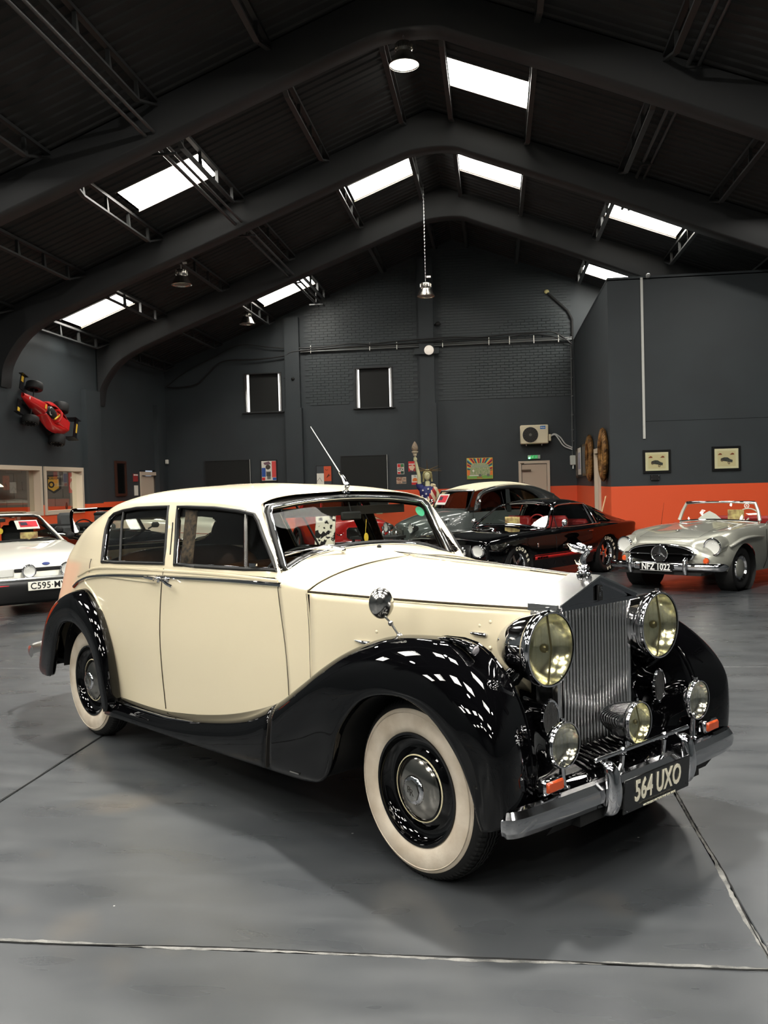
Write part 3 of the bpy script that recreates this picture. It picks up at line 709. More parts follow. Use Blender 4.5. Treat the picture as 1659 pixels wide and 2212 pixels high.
for t in np.linspace(0, 1, 6):
    u = -.862+t*1.062; hw = .686+(.300-.686)*t+.03*math.sin(PI*t); hz = 1.120+(1.085-1.120)*t
    BS.append([(u, -hw, hz), (u+.004, -hw-.004, hz-.12), (u+.004, -hw-.004+.02*t, .8), (u, -hw+.02*t, .56+.05*t)])
SIDEN = net(BS, 5, 4)
for s in (-1, 1):
    b = MB().grid(SIDEN*np.array([1, -s, 1])); bs = b.obj('bonnet_side', CREAM, RC, angle=60, solid=.004)
    MB().tube([(x, -s*y if False else s*abs(y)+s*.002, z+.004) for x, y, z in [tuple(r[0]) for r in A]], .0035, 6).obj('hinge_line', DARKLINE, bs)
    MB().tube([(x, s*abs(y)+s*.003, z-.008) for x, y, z in [tuple(r[0]) for r in A]], .0042, 6).obj('side_bead', CREAM, bs)
    # latch handles and stop buttons
    for (u, z, L) in ((.020, .972, .095), (-.520, .903, .085)):
        hw = .686+(.300-.686)*((u+.862)/1.062)+.03*math.sin(PI*(u+.862)/1.062)
        h = MB().tube([(u, s*(hw+.012), z), (u-L*.4, s*(hw+.03), z+.004), (u-L, s*(hw+.034), z+.008)], [.011, .009, .003], 10); h.cyl((u, s*hw, z), (u, s*(hw+.016), z), .008); h.obj('bonnet_latch', CHROME, bs)
    for (u, z) in ((-.01, 1.012), (.036, 1.03), (.033, .916), (-.49, .959), (-.766, .763)):
        hw = .686+(.300-.686)*((u+.862)/1.062)+.03*math.sin(PI*(u+.862)/1.062)
        MB().ball((u, s*(hw+.004), z), (.009, .006, .009), 12).obj('rubber_button', CREAM, bs)
MB().tube([(-1.03, 0, 1.262+.012), (-.8, 0, 1.266), (-.3, 0, 1.244), (.2, 0, 1.217)], .006, 8).obj('centre_hinge', DCHROME, RC)
b = MB().ball((-1.12, .0, 1.298), (.013, .013, .013), 10); b.obj('washer_jet', MATTEBLACK, RC)
# shut lines of the doors
def line(points, r=.0035, name='shut_line', m=DARKLINE, off=.001, s=-1):
    P = []
    for u, z in points:
        p = onside(bv_body, u, z, -1, off)
        if p is not None: P.append((p.x, p.y*(-s), p.z))
    return MB().tube(smooth(P, 3), r, 6).obj(name, m, RC)
for s in (-1, 1):
    line([(-1.073,1.15),(-1.075,1.127),(-1.052,1.0),(-1.028,.857),(-1.018,.72),(-1.018,.60)], s=s)
    line([(-2.12,1.19),(-2.128,1.1),(-2.142,.98),(-2.152,.8),(-2.155,.6),(-2.152,.45),(-2.150,.36)], s=s)
    line([(-.885,1.12),(-.872,1.0),(-.866,.85),(-.868,.70)], s=s, r=.003)
    # raised bead: round the back of the rear door and along the wing
    line([(-2.79,.345),(-2.785,.50),(-2.845,.70),(-2.955,.885),(-3.10,.985),(-3.22,1.025),(-3.25,1.06),(-3.2,1.09),(-3.0,1.10),(-2.6,1.103),(-2.2,1.105)], r=.008, name='raised_bead', m=CREAM, s=s)
    line([(-1.09,1.172),(-1.5,1.183),(-2.1,1.178),(-2.7,1.165),(-3.1,1.14),(-3.42,1.07)], r=.008, name='raised_bead', m=CREAM, s=s)
    # chrome waist strip
    line([(-1.055,1.153),(-1.3,1.156),(-1.53,1.156),(-1.8,1.15),(-2.106,1.141),(-2.4,1.131),(-2.723,1.117),(-3.0,1.098),(-3.2,1.074),(-3.38,1.035),(-3.50,.99)], r=.0125, name='waist_strip', m=CHROME, off=.002, s=s)
# door handles
for s in (-1, 1):
    p = onside(bv_body, -2.09, 1.12, -1, 0); y = abs(p.y)
    for dr, u0, sg in ((FD, -2.07, 1), (RD, -2.17, -1)):
        b = MB(); b.lathe([(.024, 0), (.022, .008), (.013, .014), (.011, .035)], frame((u0, s*y, 1.128), (0, s, 0)), 16)
        b.tube(smooth([(u0-.01*sg, s*(y+.036), 1.13), (u0+.03*sg, s*(y+.042), 1.128), (u0+.075*sg, s*(y+.044), 1.113), (u0+.11*sg, s*(y+.03), 1.098)] if sg > 0 else [(u0+.01, s*(y+.036), 1.13), (u0-.05, s*(y+.042), 1.134), (u0-.12, s*(y+.03), 1.132)], 4), .0085, 8); b.obj('door_handle', CHROME, dr if s < 0 else RC)
# semaphore slot in the centre pillar
P = [onside(bv_body, a, z, -1, .0) for a, z in ((-2.083, 1.27), (-2.11, 1.36), (-2.135, 1.455))]
MB().tube([tuple(p) for p in P], .006, 6, flat=(.5, 1)).obj('semaphore_slot', MATTEBLACK, RC)
# wiper, aerial
b = MB().tube(smooth([(-1.10, -.28, 1.300), (-1.15, -.33, 1.315), (-1.185, -.42, 1.312)], 3), [.014]*5+[.008]*2, 8); b.tube([(-1.17,-.40,1.313),(-1.215,-.52,1.300),(-1.225,-.57,1.30)], .0035, 6); b.tube([(-1.20,-.40,1.315),(-1.212,-.58,1.285)], .004, 6); b.ball((-1.10,-.275,1.298),.016,10)
b.obj('wiper', DCHROME, RC)
b = MB().lathe([(.026, 0), (.024, .008), (.012, .015), (.012, .03)], frame((-1.40, .0, 1.605), (.2, 0, 1)), 16); b.ball((-1.392, 0, 1.648), .02, 12)
b.tube([(-1.395, 0, 1.65), (-1.42, 0, 1.69), (-1.455, 0, 1.725)], [.014, .010, .006], 8); ae = b.obj('aerial', CHROME, RC); MB().tube([(-1.45, 0, 1.72), (-1.721, .0, 2.008)], [.0036, .0022], 6).obj('whip', mat('pale_steel', (206, 206, 200), .4), ae)

# ---------------- running board and front wing
ST = [ # I, C, S, L, bulge
 ((-2.79,.79,.335),(-2.79,.82,.325),(-2.79,.885,.275),(-2.79,.89,.235),0),
 ((-2.15,.795,.345),(-2.15,.83,.335),(-2.15,.888,.285),(-2.15,.89,.25),0),
 ((-1.65,.775,.405),(-1.65,.815,.39),(-1.65,.888,.325),(-1.65,.89,.26),.01),
 ((-1.29,.745,.485),(-1.27,.80,.468),(-1.24,.89,.39),(-1.27,.89,.272),.015),
 ((-1.0,.70,.59),(-.98,.77,.59),(-.96,.89,.47),(-.98,.89,.283),.03),
 ((-.79,.65,.695),(-.76,.745,.71),(-.73,.892,.575),(-.68,.89,.298),.05),
 ((-.63,.61,.785),(-.60,.725,.81),(-.58,.895,.665),(-.545,.89,.33),.055),
 ((-.46,.59,.865),(-.43,.705,.905),(-.44,.898,.735),(-.465,.895,.42),.055),
 ((-.28,.575,.93),(-.25,.68,.975),(-.27,.90,.785),(-.395,.895,.585),.055),
 ((-.10,.565,.972),(-.08,.665,.995),(-.10,.90,.821),(-.235,.895,.735),.055),
 ((.06,.565,.983),(.08,.665,.990),(.10,.90,.812),(-.03,.895,.785),.055),
 ((.18,.58,.962),(.205,.685,.953),(.226,.90,.774),(.13,.895,.755),.055),
 ((.29,.595,.89),(.33,.70,.872),(.345,.90,.689),(.25,.893,.672),.055),
 ((.385,.61,.785),(.432,.71,.76),(.415,.89,.60),(.33,.888,.574),.05),
 ((.44,.62,.66),(.475,.715,.64),(.44,.88,.50),(.375,.885,.48),.04),
 ((.46,.625,.50),(.49,.71,.48),(.455,.865,.41),(.40,.88,.39),.03),
 ((.465,.625,.38),(.49,.71,.37),(.455,.86,.345),(.41,.87,.335),.02)]
rows = []
for I, C, S, L, b_ in ST:
    I, C, S, L = map(np.array, (I, C, S, L)); u = max(0, C[0])
    k_ = min(1, max(0, (C[0]-.0)/.40)); k_ = k_*k_*(3-2*k_)
    bv = np.array([b_*.8*k_, b_*.75, b_*(.9-.6*k_)])
    M1 = C*.67+S*.33+bv; M2 = C*.3+S*.7+bv*np.array([1.1, .9, .9])
    rows.append([I, C, M1, M2, S, (S+L)/2+np.array([0, .004, 0]), L, L+np.array([0, -.03, -.002])])
FW = cr(cr(np.array(rows), 5, 1), 6, 0); FW[..., 1] *= -1
split = 4*6
BUMP = mat('black_wing_paint', (4, 4, 5), .22, 0, 1)
for s in (-1, 1):
    m = np.array([1, -s, 1])
    wing = MB().grid(FW[split:]*m).obj('front_wing', BLACKP, RC, angle=60, solid=.004)
    rb = MB().grid(FW[:split+1]*m).obj('running_board', BLACKP, RC, angle=50, solid=.004)
    MB().tube([tuple(p*m+np.array([0, s*.001, 0])) for p in FW[split, 2:31]], .0025, 6).obj('shut_line', mat('dark_seam', (40, 36, 30), .6), wing)
    MB().tube(smooth([tuple(FW[k, 33]*m+np.array([0, s*.006, .02])) for k in range(0, 6*5, 5)]+[(-.70, s*.896, .315)], 3), .006, 6).obj('tread_strip', DCHROME, rb)
    MB().tube([(-2.74, s*.845, .322), (-2.4, s*.852, .325), (-2.05, s*.855, .335), (-1.75, s*.85, .362)], [.003, .006, .006, .003], 8).obj('tread_rib', CHROME, rb)
    MB().tube([tuple(p*m) for p in FW[split+8::4, 0]], .007, 8).obj('wing_piping', BLACKP, wing)
    # under-wing and inner panel
    b = MB(); b.grid(np.array([FW[split+10:, 35]*m, FW[split+10:, 35]*m*np.array([1, .55, 1])])); b.obj('inner_wing', MATTEBLACK, wing)
    # catwalk between wing and radiator/bonnet
    seam = [np.array(r[0])*np.array([1, s, 1]) for r in rows[5:]]
    inn = [(-.79,.60,.69),(-.63,.57,.70),(-.46,.54,.72),(-.28,.47,.74),(-.10,.42,.76),(.06,.36,.80),(.15,.32,.78),(.20,.30,.72),(.23,.285,.66),(.255,.28,.58),(.30,.275,.50),(.36,.27,.44)]
    A = []
    for a, c in zip(seam, inn):
        c = np.array(c)*np.array([1, s, 1]); dz = .035 if a[0] < .1 else .0
        A.append([a, a*.67+c*.33+np.array([-.015, 0, -dz]), a*.33+c*.67+np.array([-.01, 0, -dz]), c])
    MB().grid(net(A, 5, 4)).obj('catwalk', BLACKP, RC, angle=70, solid=.004)
# inner front valance under the radiator, ribbed tray
A = []
for t in np.linspace(0, 1, 5): A.append([(.34+.19*t+.03*t*(1-abs(v)/.6), v, .47-.08*t+.02*math.sin(PI*t)) for v in np.linspace(-.60, .60, 9)])
MB().grid(net(A, 4, 3)).obj('front_valance', BLACKP, RC, solid=.006)
b = MB()
for k in range(13):
    v = -.26+.52*k/12; b.tube([(.33, v, .485), (.42, v, .475), (.50, v, .452)], .009, 6)
b.obj('louvre_ribs', BLACKP, RC)['kind'] = 'stuff'
b = MB(); b.grid(np.array([[(.53, v, .40), (.545, v, .33), (.50, v, .27)] for v in np.linspace(-.6, .6, 5)])); b.box((.30, 0, .30), (.5, .9, .05)); b.obj('apron', MATTEBLACK, RC)

# ---------------- rear wing
RST = [ # I, C, S, L
 ((-2.76,.79,.30),(-2.72,.83,.30),(-2.725,.905,.27),(-2.775,.905,.255)),
 ((-2.775,.80,.49),(-2.735,.84,.47),(-2.745,.915,.43),(-2.825,.908,.40)),
 ((-2.835,.80,.68),(-2.79,.85,.68),(-2.80,.92,.61),(-2.88,.91,.568)),
 ((-2.955,.79,.87),(-2.93,.85,.875),(-2.93,.925,.79),(-3.0,.91,.705)),
 ((-3.19,.77,.995),(-3.19,.84,.985),(-3.17,.925,.895),(-3.2,.91,.785)),
 ((-3.44,.73,.955),(-3.45,.82,.945),(-3.42,.92,.865),(-3.40,.91,.765)),
 ((-3.69,.68,.83),(-3.69,.80,.835),(-3.63,.91,.76),(-3.52,.905,.66)),
 ((-3.90,.62,.64),(-3.89,.77,.65),(-3.80,.89,.585),(-3.60,.90,.51)),
 ((-4.05,.58,.43),(-4.05,.74,.44),(-3.95,.86,.385),(-3.67,.895,.38)),
 ((-4.06,.57,.36),(-4.06,.73,.36),(-3.93,.85,.335),(-3.72,.89,.35))]
rr = []
for I, C, S, L in RST:
    I, C, S, L = map(np.array, (I, C, S, L)); M_ = (C+S)/2+np.array([0, .022, .018]); rr.append([I, C, M_, S, (S+L)/2+np.array([0, .004, 0]), L, L+np.array([0, -.04, 0])])
RW = cr(cr(np.array(rr), 5, 1), 6, 0); RW[..., 1] *= -1
for s in (-1, 1):
    m = np.array([1, -s, 1]); o = MB().grid(RW*m).obj('rear_wing', BLACKP, RC, angle=60, solid=.005)
    MB().tube([tuple(p*m) for p in RW[::3, 27]], .006, 6, cap=False).obj('wing_lip', BLACKP, o)
    # rear inner arch and rear bumper end
    MB().lathe([(0, -.02), (.42, -.02), (.42, .24)], frame((-3.226, s*.56, .42), (0, s, 0)), 28, -PI*.5, PI*.5).obj('inner_arch', MATTEBLACK, o)
MB().tube(smooth([(-4.10, -.86, .47), (-4.24, -.80, .47), (-4.40, -.5, .47), (-4.44, 0, .47), (-4.40, .5, .47), (-4.24, .80, .47), (-4.10, .86, .47)], 4), .04, 8, flat=(1, .35)).obj('rear_bumper', BRUSHED, RC)
# underbody
MB().box((-1.9, 0, .36), (3.6, 1.2, .10)).obj('chassis', MATTEBLACK, RC)

# ---------------- wheels
WW = mat('white_wall_rubber', (204, 193, 176), .6, noise=(9, (182, 168, 148), 0), bump=(70, .35, .002))
def wheel(u, s, cap=True):
    th = math.radians(1.2) if u > -1 else 0; dn = Vector((s*math.sin(th), s*math.cos(th), 0)); fwd = Vector((math.cos(th), -math.sin(th), 0))
    M = frame((u, s*.71, .372), dn, fwd)
    b = MB().lathe([(.225, .045), (.24, .072), (.262, .084), (.30, .087), (.335, .080), (.352, .070), (.366, .055), (.3735, .03), (.3745, 0), (.3735, -.03), (.366, -.055), (.352, -.07), (.30, -.085), (.25, -.075), (.225, -.045)], M, 72)
    t = b.obj('wheel', RUBBER, RC, angle=60)
    b = MB()
    for k in range(96):
        a = 2*PI*k/96; R = Matrix.Rotation(a, 4, 'Z')
        for sg in (1, -1):
            b.prism([(.352, -.006, sg*.068), (.369, -.006, sg*.056), (.3775, -.006, sg*.034), (.37, -.006, sg*.032), (.35, -.006, sg*.05)], (0, .012, 0), M @ R)
    for z in (-.018, 0, .018):
        pts = [(.3765*math.cos(2*PI*k/120), .3765*math.sin(2*PI*k/120), z+(.003 if k % 2 else -.003)) for k in range(120)]
        b.tube([M @ Vector(p) for p in pts], .0045, 5, True)
    b.obj('tread', RUBBER, t, angle=30, recalc=False)['kind'] = 'stuff'
    MB().lathe([(.232, .072), (.240, .080), (.262, .0885), (.29, .0905), (.315, .0885), (.334, .0835), (.338, .080)], M, 72).obj('white_wall', WW, t)
    MB().lathe([(.320, .0885), (.3225, .0905), (.325, .0875)], M, 72).obj('side_rib', WW, t)
    MB().lathe([(.240, .074), (.236, .084), (.226, .082), (.222, .06), (.205, .040), (.185, .032), (.165, .040), (.150, .053), (.10, .059), (0, .059)], M, 64).obj('rim', BLACKP, t, angle=50)
    MB().lathe([(.142, .057), (.1405, .0595), (.137, .0605), (.1365, .058)], M, 64).obj('pinstripe', mat('cream_line', (226, 214, 178), .4), t)
    c = MB().lathe([(.126, .057), (.128, .063), (.122, .068), (.105, .076), (.085, .083), (.062, .087)], M, 48).obj('hubcap', mat('satin_chrome', (176, 172, 164), .13, 1), t)
    b = MB().lathe([(.062, .085), (.060, .093), (.054, .098), (.0, .099)], M, 48); b.obj('hub_boss', CHROME, c)
    b = MB().lathe([(.047, .096), (.045, .105), (.036, .108), (0, .109)], M, 8); b.obj('hub_nut', mat('satin_nut', (188, 186, 180), .2, 1), c, angle=20)
    X = fwd if s < 0 else -fwd; Yv = Vector((0, 0, 1)); Z = X.cross(Yv)
    Mx = Matrix((X, Yv, Z)).transposed().to_4x4()
    for dx, dz in ((-.007, .005), (.007, -.005)):
        Mx.translation = Vector((u, s*.71, .372))+dn*.109+X*dx+Yv*dz; text('R', .042, 'monogram', mat('dark_engraving', (70, 68, 64), .4, .6), c, Mx, extr=.0006)
    return t
for u in (-.03, -3.226):
    for s in (-1, 1): wheel(u, s)
for u in (0, -3.226): MB().cyl((u, -.7, .372), (u, .7, .372), .05, n=12).obj('axle', MATTEBLACK, RC)

# ---------------- radiator shell, slats, mascot
SH = .258
SHELLC = mat('radiator_chrome', (225, 224, 222), .13, 1)
b = MB()
prof = [(-.298, 1.105), (-.298, 1.085), (-.298, .44)]
# side cheeks: stepped mouldings front to back
for s in (-1, 1):
    A = []
    for (u, y) in ((.196, .302), (.225, .304), (.24, .296), (.30, .288), (.318, .276), (.322, .262), (.318, .246), (.30, .243)):
        A.append([(u, s*y, z) for z in (.44, .7, 1.0, 1.10)])
    b.grid(np.array(A))
    # shoulder moulding at the top of the cheek
    b.prism([(.19, s*.306, 1.118), (.34, s*.300, 1.118), (.34, s*.300, 1.098), (.19, s*.306, 1.098)], (0, -s*.05, .0))
    b.prism([(.19, s*.309, 1.100), (.345, s*.303, 1.100), (.345, s*.303, 1.088), (.19, s*.309, 1.088)], (0, -s*.05, .0))
    # sloping roof of the shell
    b.prism([(.19, s*.304, 1.118), (.352, s*.285, 1.118), (.352, s*.0, 1.222), (.19, 0, 1.224)], (0, 0, -.012))
sh = b.obj('radiator_shell', SHELLC, RC, angle=25)
# pediment: recessed triangular face under a raking cornice
b = MB()
b.prism([(.330, -.262, 1.105), (.330, .262, 1.105), (.330, 0, 1.208)], (.006, 0, 0))
for s in (-1, 1): b.prism([(.325, s*.285, 1.112), (.325, 0, 1.212), (.325, 0, 1.196), (.325, s*.262, 1.100)], (.028, 0, 0))
b.prism([(.325, -.275, 1.090), (.325, .275, 1.090), (.325, .275, 1.106), (.325, -.275, 1.106)], (.024, 0, 0))
b.obj('pediment', mat('pediment_chrome', (170, 170, 174), .1, 1), sh, angle=20)
b = MB().box((.345, 0, 1.143), (.012, .034, .068), bev=.003); bd = b.obj('badge', MATTEBLACK, sh)
X = Vector((0, 1, 0)); Yv = Vector((0, 0, 1)); Z = X.cross(Yv)
for dz in (-.012, .012):
    Mx = Matrix((X, Yv, Z)).transposed().to_4x4(); Mx.translation = Vector((.3525, dz*.4, 1.146+dz)); text('R', .030, 'monogram', CHROME, bd, Mx, extr=.0005)
NS = 21
for k in range(NS):
    v = -.232+.464*k/(NS-1)
    MB().tube([(.319, v, .45), (.319, v, 1.092)], .0078, 12, flat=(1.9, 1) if False else (1, 1)).obj('slat', SHELLC, sh)
MB().box((.262, 0, .77), (.01, .50, .66)).obj('radiator_core', MATTEBLACK, sh)
MB().box((.303, 0, .447), (.036, .52, .02), bev=.005).obj('bottom_rail', SHELLC, sh)
# winged lady mascot
ma = MB(); C0 = Vector((.262, 0, 1.222))
ma.lathe([(.034, 0), (.034, .006), (.026, .012), (.022, .02), (.027, .028), (.024, .034), (.015, .042), (0, .046)], Matrix.Translation(C0), 24)
mas = ma.obj('mascot', CHROME, sh)
b = MB(); q = [(.0, .04, .013), (-.006, .055, .017), (-.002, .072, .014), (.010, .088, .012), (.022, .102, .013), (.030, .110, .009)]
b.tube([C0+Vector((x, 0, z)) for x, z, r in q], [r for x, z, r in q], 12); b.ball(C0+Vector((.040, 0, .116)), (.0105, .0085, .0105), 12)
b.ball(C0+Vector((.033, 0, .121)), (.008, .009, .006), 10); b.tube([C0+Vector((.0, 0, .045)), C0+Vector((-.03, 0, .05)), C0+Vector((-.045, 0, .062))], [.014, .012, .003], 8)
b.obj('figure', CHROME, mas)
for s in (-1, 1):
    A = np.array([[C0+Vector((.022, s*.006, .108)), C0+Vector((.012, s*.008, .092))], [C0+Vector((.0, s*.028, .122)), C0+Vector((-.008, s*.024, .096))], [C0+Vector((-.03, s*.038, .132)), C0+Vector((-.04, s*.032, .104))], [C0+Vector((-.062, s*.034, .136)), C0+Vector((-.052, s*.03, .122))]])
    MB().grid(cr(A, 4)).obj('wing', CHROME, mas, solid=.005)

# ---------------- lamps
REFL = mat('lamp_reflector', (252, 249, 228), .17, 1)
REFLW = mat('clear_lamp_reflector', (246, 244, 236), .15, 1)
LENS = glassmat('lamp_lens', (252, 251, 238), .98); CLEARL = glassmat('clear_lamp_lens', (250, 250, 246), .97)
def lamp(name, c, r, depth, bucket=None, yellow=True, bar=True, post=None, squash=1, tilt=(1, 0, 0), shell=CHROME):
    M = frame(c, tilt, (0, 0, 1)); d = depth
    prof = [(r*1.03, .0), (r*1.06, -.012*r/.15), (r*1.05, -.03*r/.15), (r*.99, -.045*r/.15)]
    body = [(r*.985, -.045*r/.15), (r*.93, -.30*d), (r*.78, -.58*d), (r*.5, -.84*d), (r*.2, -.97*d), (0, -d)]
    o = MB().lathe(cr(body, 4).tolist(), M, 48).obj(name, shell, RC)
    MB().lathe(cr([(r*.975, .004), (r*1.02, .004)]+prof, 3).tolist(), M, 48).obj('lamp_rim', CHROME, o)
    MB().lathe([(r*.97, -.004), (r*.9, -.25*r), (r*.7, -.45*r), (r*.4, -.58*r), (.001, -.62*r)], M, 40).obj('reflector', REFL if yellow else REFLW, o)
    ln = MB().lathe([(r*.985, 0), (r*.8, .06*r), (r*.5, .10*r), (0.001, .12*r)], M, 40).obj('lens', LENS if yellow else CLEARL, o)
    if bar:
        b = MB().tube([M @ Vector((-r*.97, 0, -.02)), M @ Vector((0, 0, .0)), M @ Vector((r*.97, 0, -.02))], .005*r/.15, 6); b.ball(M @ Vector((0, 0, -.25*r)), r*.13, 12); b.obj('bulb_holder', mat('bulb_shade', (110, 104, 80), .3, .7), o)
    # fluting of the lens
    b = MB(); nfl = 7
    for k in range(nfl):
        y = -r*.75+1.5*r*k/(nfl-1); h = math.sqrt(max(0, .86*r*r-y*y)); b.tube([M @ Vector((-h, y, .05*r)), M @ Vector((0, y*1.04, .10*r)), M @ Vector((h, y, .05*r))], .0012, 4)
    b.obj('lens_fluting', LENS, o)['kind'] = 'stuff'
    b = MB().box((0, 0, 0), (.02, .014, .014), M @ Matrix.Translation((r*1.07, 0, -.015))); b.obj('rim_clip', CHROME, o)
    return o
for s in (-1, 1):
    h = lamp('headlamp', (.392, s*.407, .955), .150, .27)
    MB().tube(smooth([(.22, s*.42, .83), (.20, s*.43, .77), (.18, s*.45, .72)], 3), [.03]*7, 12).obj('lamp_stem', BLACKP, h) if False else MB().tube([(.24, s*.43, .86), (.20, s*.46, .80), (.16, s*.49, .78)], [.035, .045, .06], 12).obj('lamp_stem', BLACKP, h)
    fl_ = lamp('fog_lamp', (.527, s*.503, .608), .088, .075, yellow=False, bar=False)
    b = MB().tube([(.50, s*.497, .53), (.50, s*.49, .47), (.505, s*.48, .40)], [.012, .012, .014], 10); b.ball((.50, s*.497, .535), .018, 10); b.lathe([(.022, 0), (.02, .012), (.012, .016)], Matrix.Translation((.505, s*.48, .425)), 14); b.obj('lamp_post', CHROME, fl_)
    # horn grilles
    M = frame((.372, s*.407, .668), (1, s*.05, 0), (0, 0, 1)) @ Matrix.Diagonal((1, .66, 1, 1))
    hg = MB().lathe([(.0, -.006), (.070, -.006), (.076, 0), (.082, .004), (.078, .014), (.070, .012)], M, 36).obj('horn_grille', CHROME, RC)
    b = MB()
    for k in range(11):
        y = -.062+.124*k/10; hh = math.sqrt(max(1e-5, .070**2-y*y)); b.box((0, y, .006), (2*hh, .006, .008), M)
    b.obj('grille_bars', DCHROME, hg)['kind'] = 'stuff'
    MB().tube([(.36, s*.407, .69), (.30, s*.42, .68), (.24, s*.44, .70)], [.03, .045, .05], 12).obj('horn_body', BLACKP, hg)
    # orange indicator
    b = MB().box((.520, s*.593, .472), (.04, .118, .060), bev=.008); ig = b.obj('indicator', CHROME, RC); MB().box((.540, s*.593, .473), (.022, .098, .042), bev=.006).obj('orange_lens', mat('orange_lens', (196, 78, 36), .25, coat=.6), ig)
    MB().tube([(.50, s*.593, .45), (.46, s*.59, .42)], .012, 8).obj('bracket', CHROME, ig)
    # small side lamp on the wing crown, mirror
    b = MB().tube(smooth([(-.03, s*.675, .990), (.10, s*.69, 1.000), (.20, s*.695, .985), (.235, s*.70, .972)], 4), [.002, .004, .006, .009, .011, .013, .015, .017, .018, .019, .020, .021, .021], 12); sl = b.obj('side_lamp', BLACKP, RC)
    M = frame((.238, s*.70, .976), (1, 0, -.25), (0, 0, 1)) @ Matrix.Diagonal((.75, .75, .9, 1)); MB().lathe([(.031, -.006), (.031, .006), (.026, .008)], M, 24).obj('lamp_rim', CHROME, sl); MB().lathe([(.026, .006), (.02, .014), (0.001, .018)], M, 24).obj('lens', mat('frosted_lens', (165, 160, 165), .25, coat=.5), sl)
    if s < 0:
        mi = MB(); M = frame((-.318, -.70, 1.118), (-.72, .68, .05), (0, 0, 1)) @ Matrix.Diagonal((1.15, .92, 1, 1))
        mi.lathe([(.060, -.004), (.061, 0), (.058, .010), (.045, .026), (.02, .036), (0, .038)], M @ Matrix.Diagonal((1, 1, -1, 1)), 32); mo = mi.obj('wing_mirror', DCHROME, RC)
        MB().lathe([(0, .001), (.058, .001)], M, 32).obj('mirror_glass', CHROME, mo)
        b = MB().tube([(-.305, -.70, 1.07), (-.27, -.70, 1.045), (-.255, -.70, 1.035), (-.205, -.70, .985)], [.006, .005, .006, .005], 8); b.ball((-.258, -.70, 1.035), .013, 10); b.lathe([(.018, 0), (.016, .02), (.008, .03)], frame((-.195, -.70, .968), (-.4, 0, 1)), 14); b.obj('mirror_stem', DCHROME, mo)
# centre spot lamp
sp = lamp('spot_lamp', (.535, .0, .600), .088, .20)
b = MB().cyl((.47, 0, .53), (.47, 0, .47), .014); b.ball((.47, 0, .525), .02, 10); b.obj('lamp_post', CHROME, sp)
# ---------------- bumper, overriders, badge bar, number plate
BMPC = mat('bumper_chrome', (200, 200, 202), .10, 1)
def bumper_path():
    return smooth([(.462, -.822, .366), (.498, -.796, .368), (.520, -.72, .372), (.536, -.55, .376), (.546, -.28, .376), (.550, 0, .376), (.546, .28, .376), (.536, .55, .376), (.520, .72, .372), (.498, .796, .368), (.462, .822, .366)], 5)
sec = [(-.004, -.056), (.018, -.050), (.034, -.026), (.038, 0), (.034, .026), (.018, .050), (-.004, .056), (-.010, .0)]
P = bumper_path(); A = []
for i, p in enumerate(P):
    t = (Vector(P[min(i+1, len(P)-1)])-Vector(P[max(i-1, 0)])).normalized(); n_ = Vector((t.y, -t.x, 0)); 
    e = 1.0 if 2 < i < len(P)-3 else (.82 if i in (1, 2, len(P)-2, len(P)-3) else .35)
    A.append([tuple(Vector(p)+n_*a*e+Vector((0, 0, z*e))) for a, z in sec])
A = np.array(A); b = MB().grid(A, closed=True); n_ = len(sec); b.f += [tuple(range(n_)), tuple(range(len(P)*n_-1, len(P)*n_-1-n_, -1))]
bp = b.obj('front_bumper', BMPC, RC, angle=18)
for s in (-1, 1):
    v0 = s*.285; rowsO = []
    for (u, z, hw, th) in ((.585, .515, .012, .012), (.612, .512, .026, .02), (.640, .49, .030, .028), (.652, .44, .033, .032), (.656, .40, .035, .033), (.650, .35, .034, .03), (.632, .31, .03, .024), (.60, .298, .02, .016)):
        u -= .040; z -= .012; rowsO.append([(u-th, v0-hw, z), (u, v0-hw*.75, z), (u+.010, v0, z), (u, v0+hw*.75, z), (u-th, v0+hw, z)])
    MB().grid(net(rowsO, 3, 3)).obj('overrider', CHROME, bp, solid=.004)
    MB().tube([(.555, s*.158, .50), (.548, s*.158, .45), (.55, s*.158, .40)], [.009, .010, .014], 10).obj('bar_post', CHROME, bp)
b = MB().tube([(.555, -.345, .518), (.555, .345, .518)], .010, 12)
for s in (-1, 1): b.ball((.555, s*.158, .518), .017, 12); b.ball((.555, s*.345, .518), .0105, 10)
b.obj('badge_bar', CHROME, bp)
MB().tube([(.60, -.24, .49), (.60, -.27, .455)], .007, 6).obj('plate_bracket', DCHROME, bp)
npm = Matrix.Translation((.615, 0, .356)) @ Matrix.Rotation(math.radians(4), 4, 'Y')
b = MB(); b.box((0, 0, 0), (.008, .50, .142), npm, bev=.003); plate = b.obj('number_plate', mat('black_plate', (8, 8, 8), .25, 0, .5), RC)
def facing(origin, xdir, updir=(0, 0, 1)):
    X = Vector(xdir).normalized(); U = Vector(updir).normalized(); Z = X.cross(U).normalized(); U = Z.cross(X)
    M = Matrix((X, U, Z)).transposed().to_4x4(); M.translation = Vector(origin); return M
PW = mat('plate_lettering', (236, 230, 208), .4)
text('564 UXO', .122, 'plate_characters', PW, plate, facing((.6215, -.0, .362), (0, 1, 0), (.07, 0, 1)), bold=.0028, sx=.70, space=1.04)
text('WATERSIDE MOTORS FINE CAR SALES', .012, 'plate_small_print', PW, plate, facing((.6245, 0, .298), (0, 1, 0), (.07, 0, 1)), bold=.0002, sx=1.2)
for s in (-1, 1):
    for z in (.30, .415): MB().ball((.621, s*.235, z), .003, 6).obj('rivet', CHROME, plate)
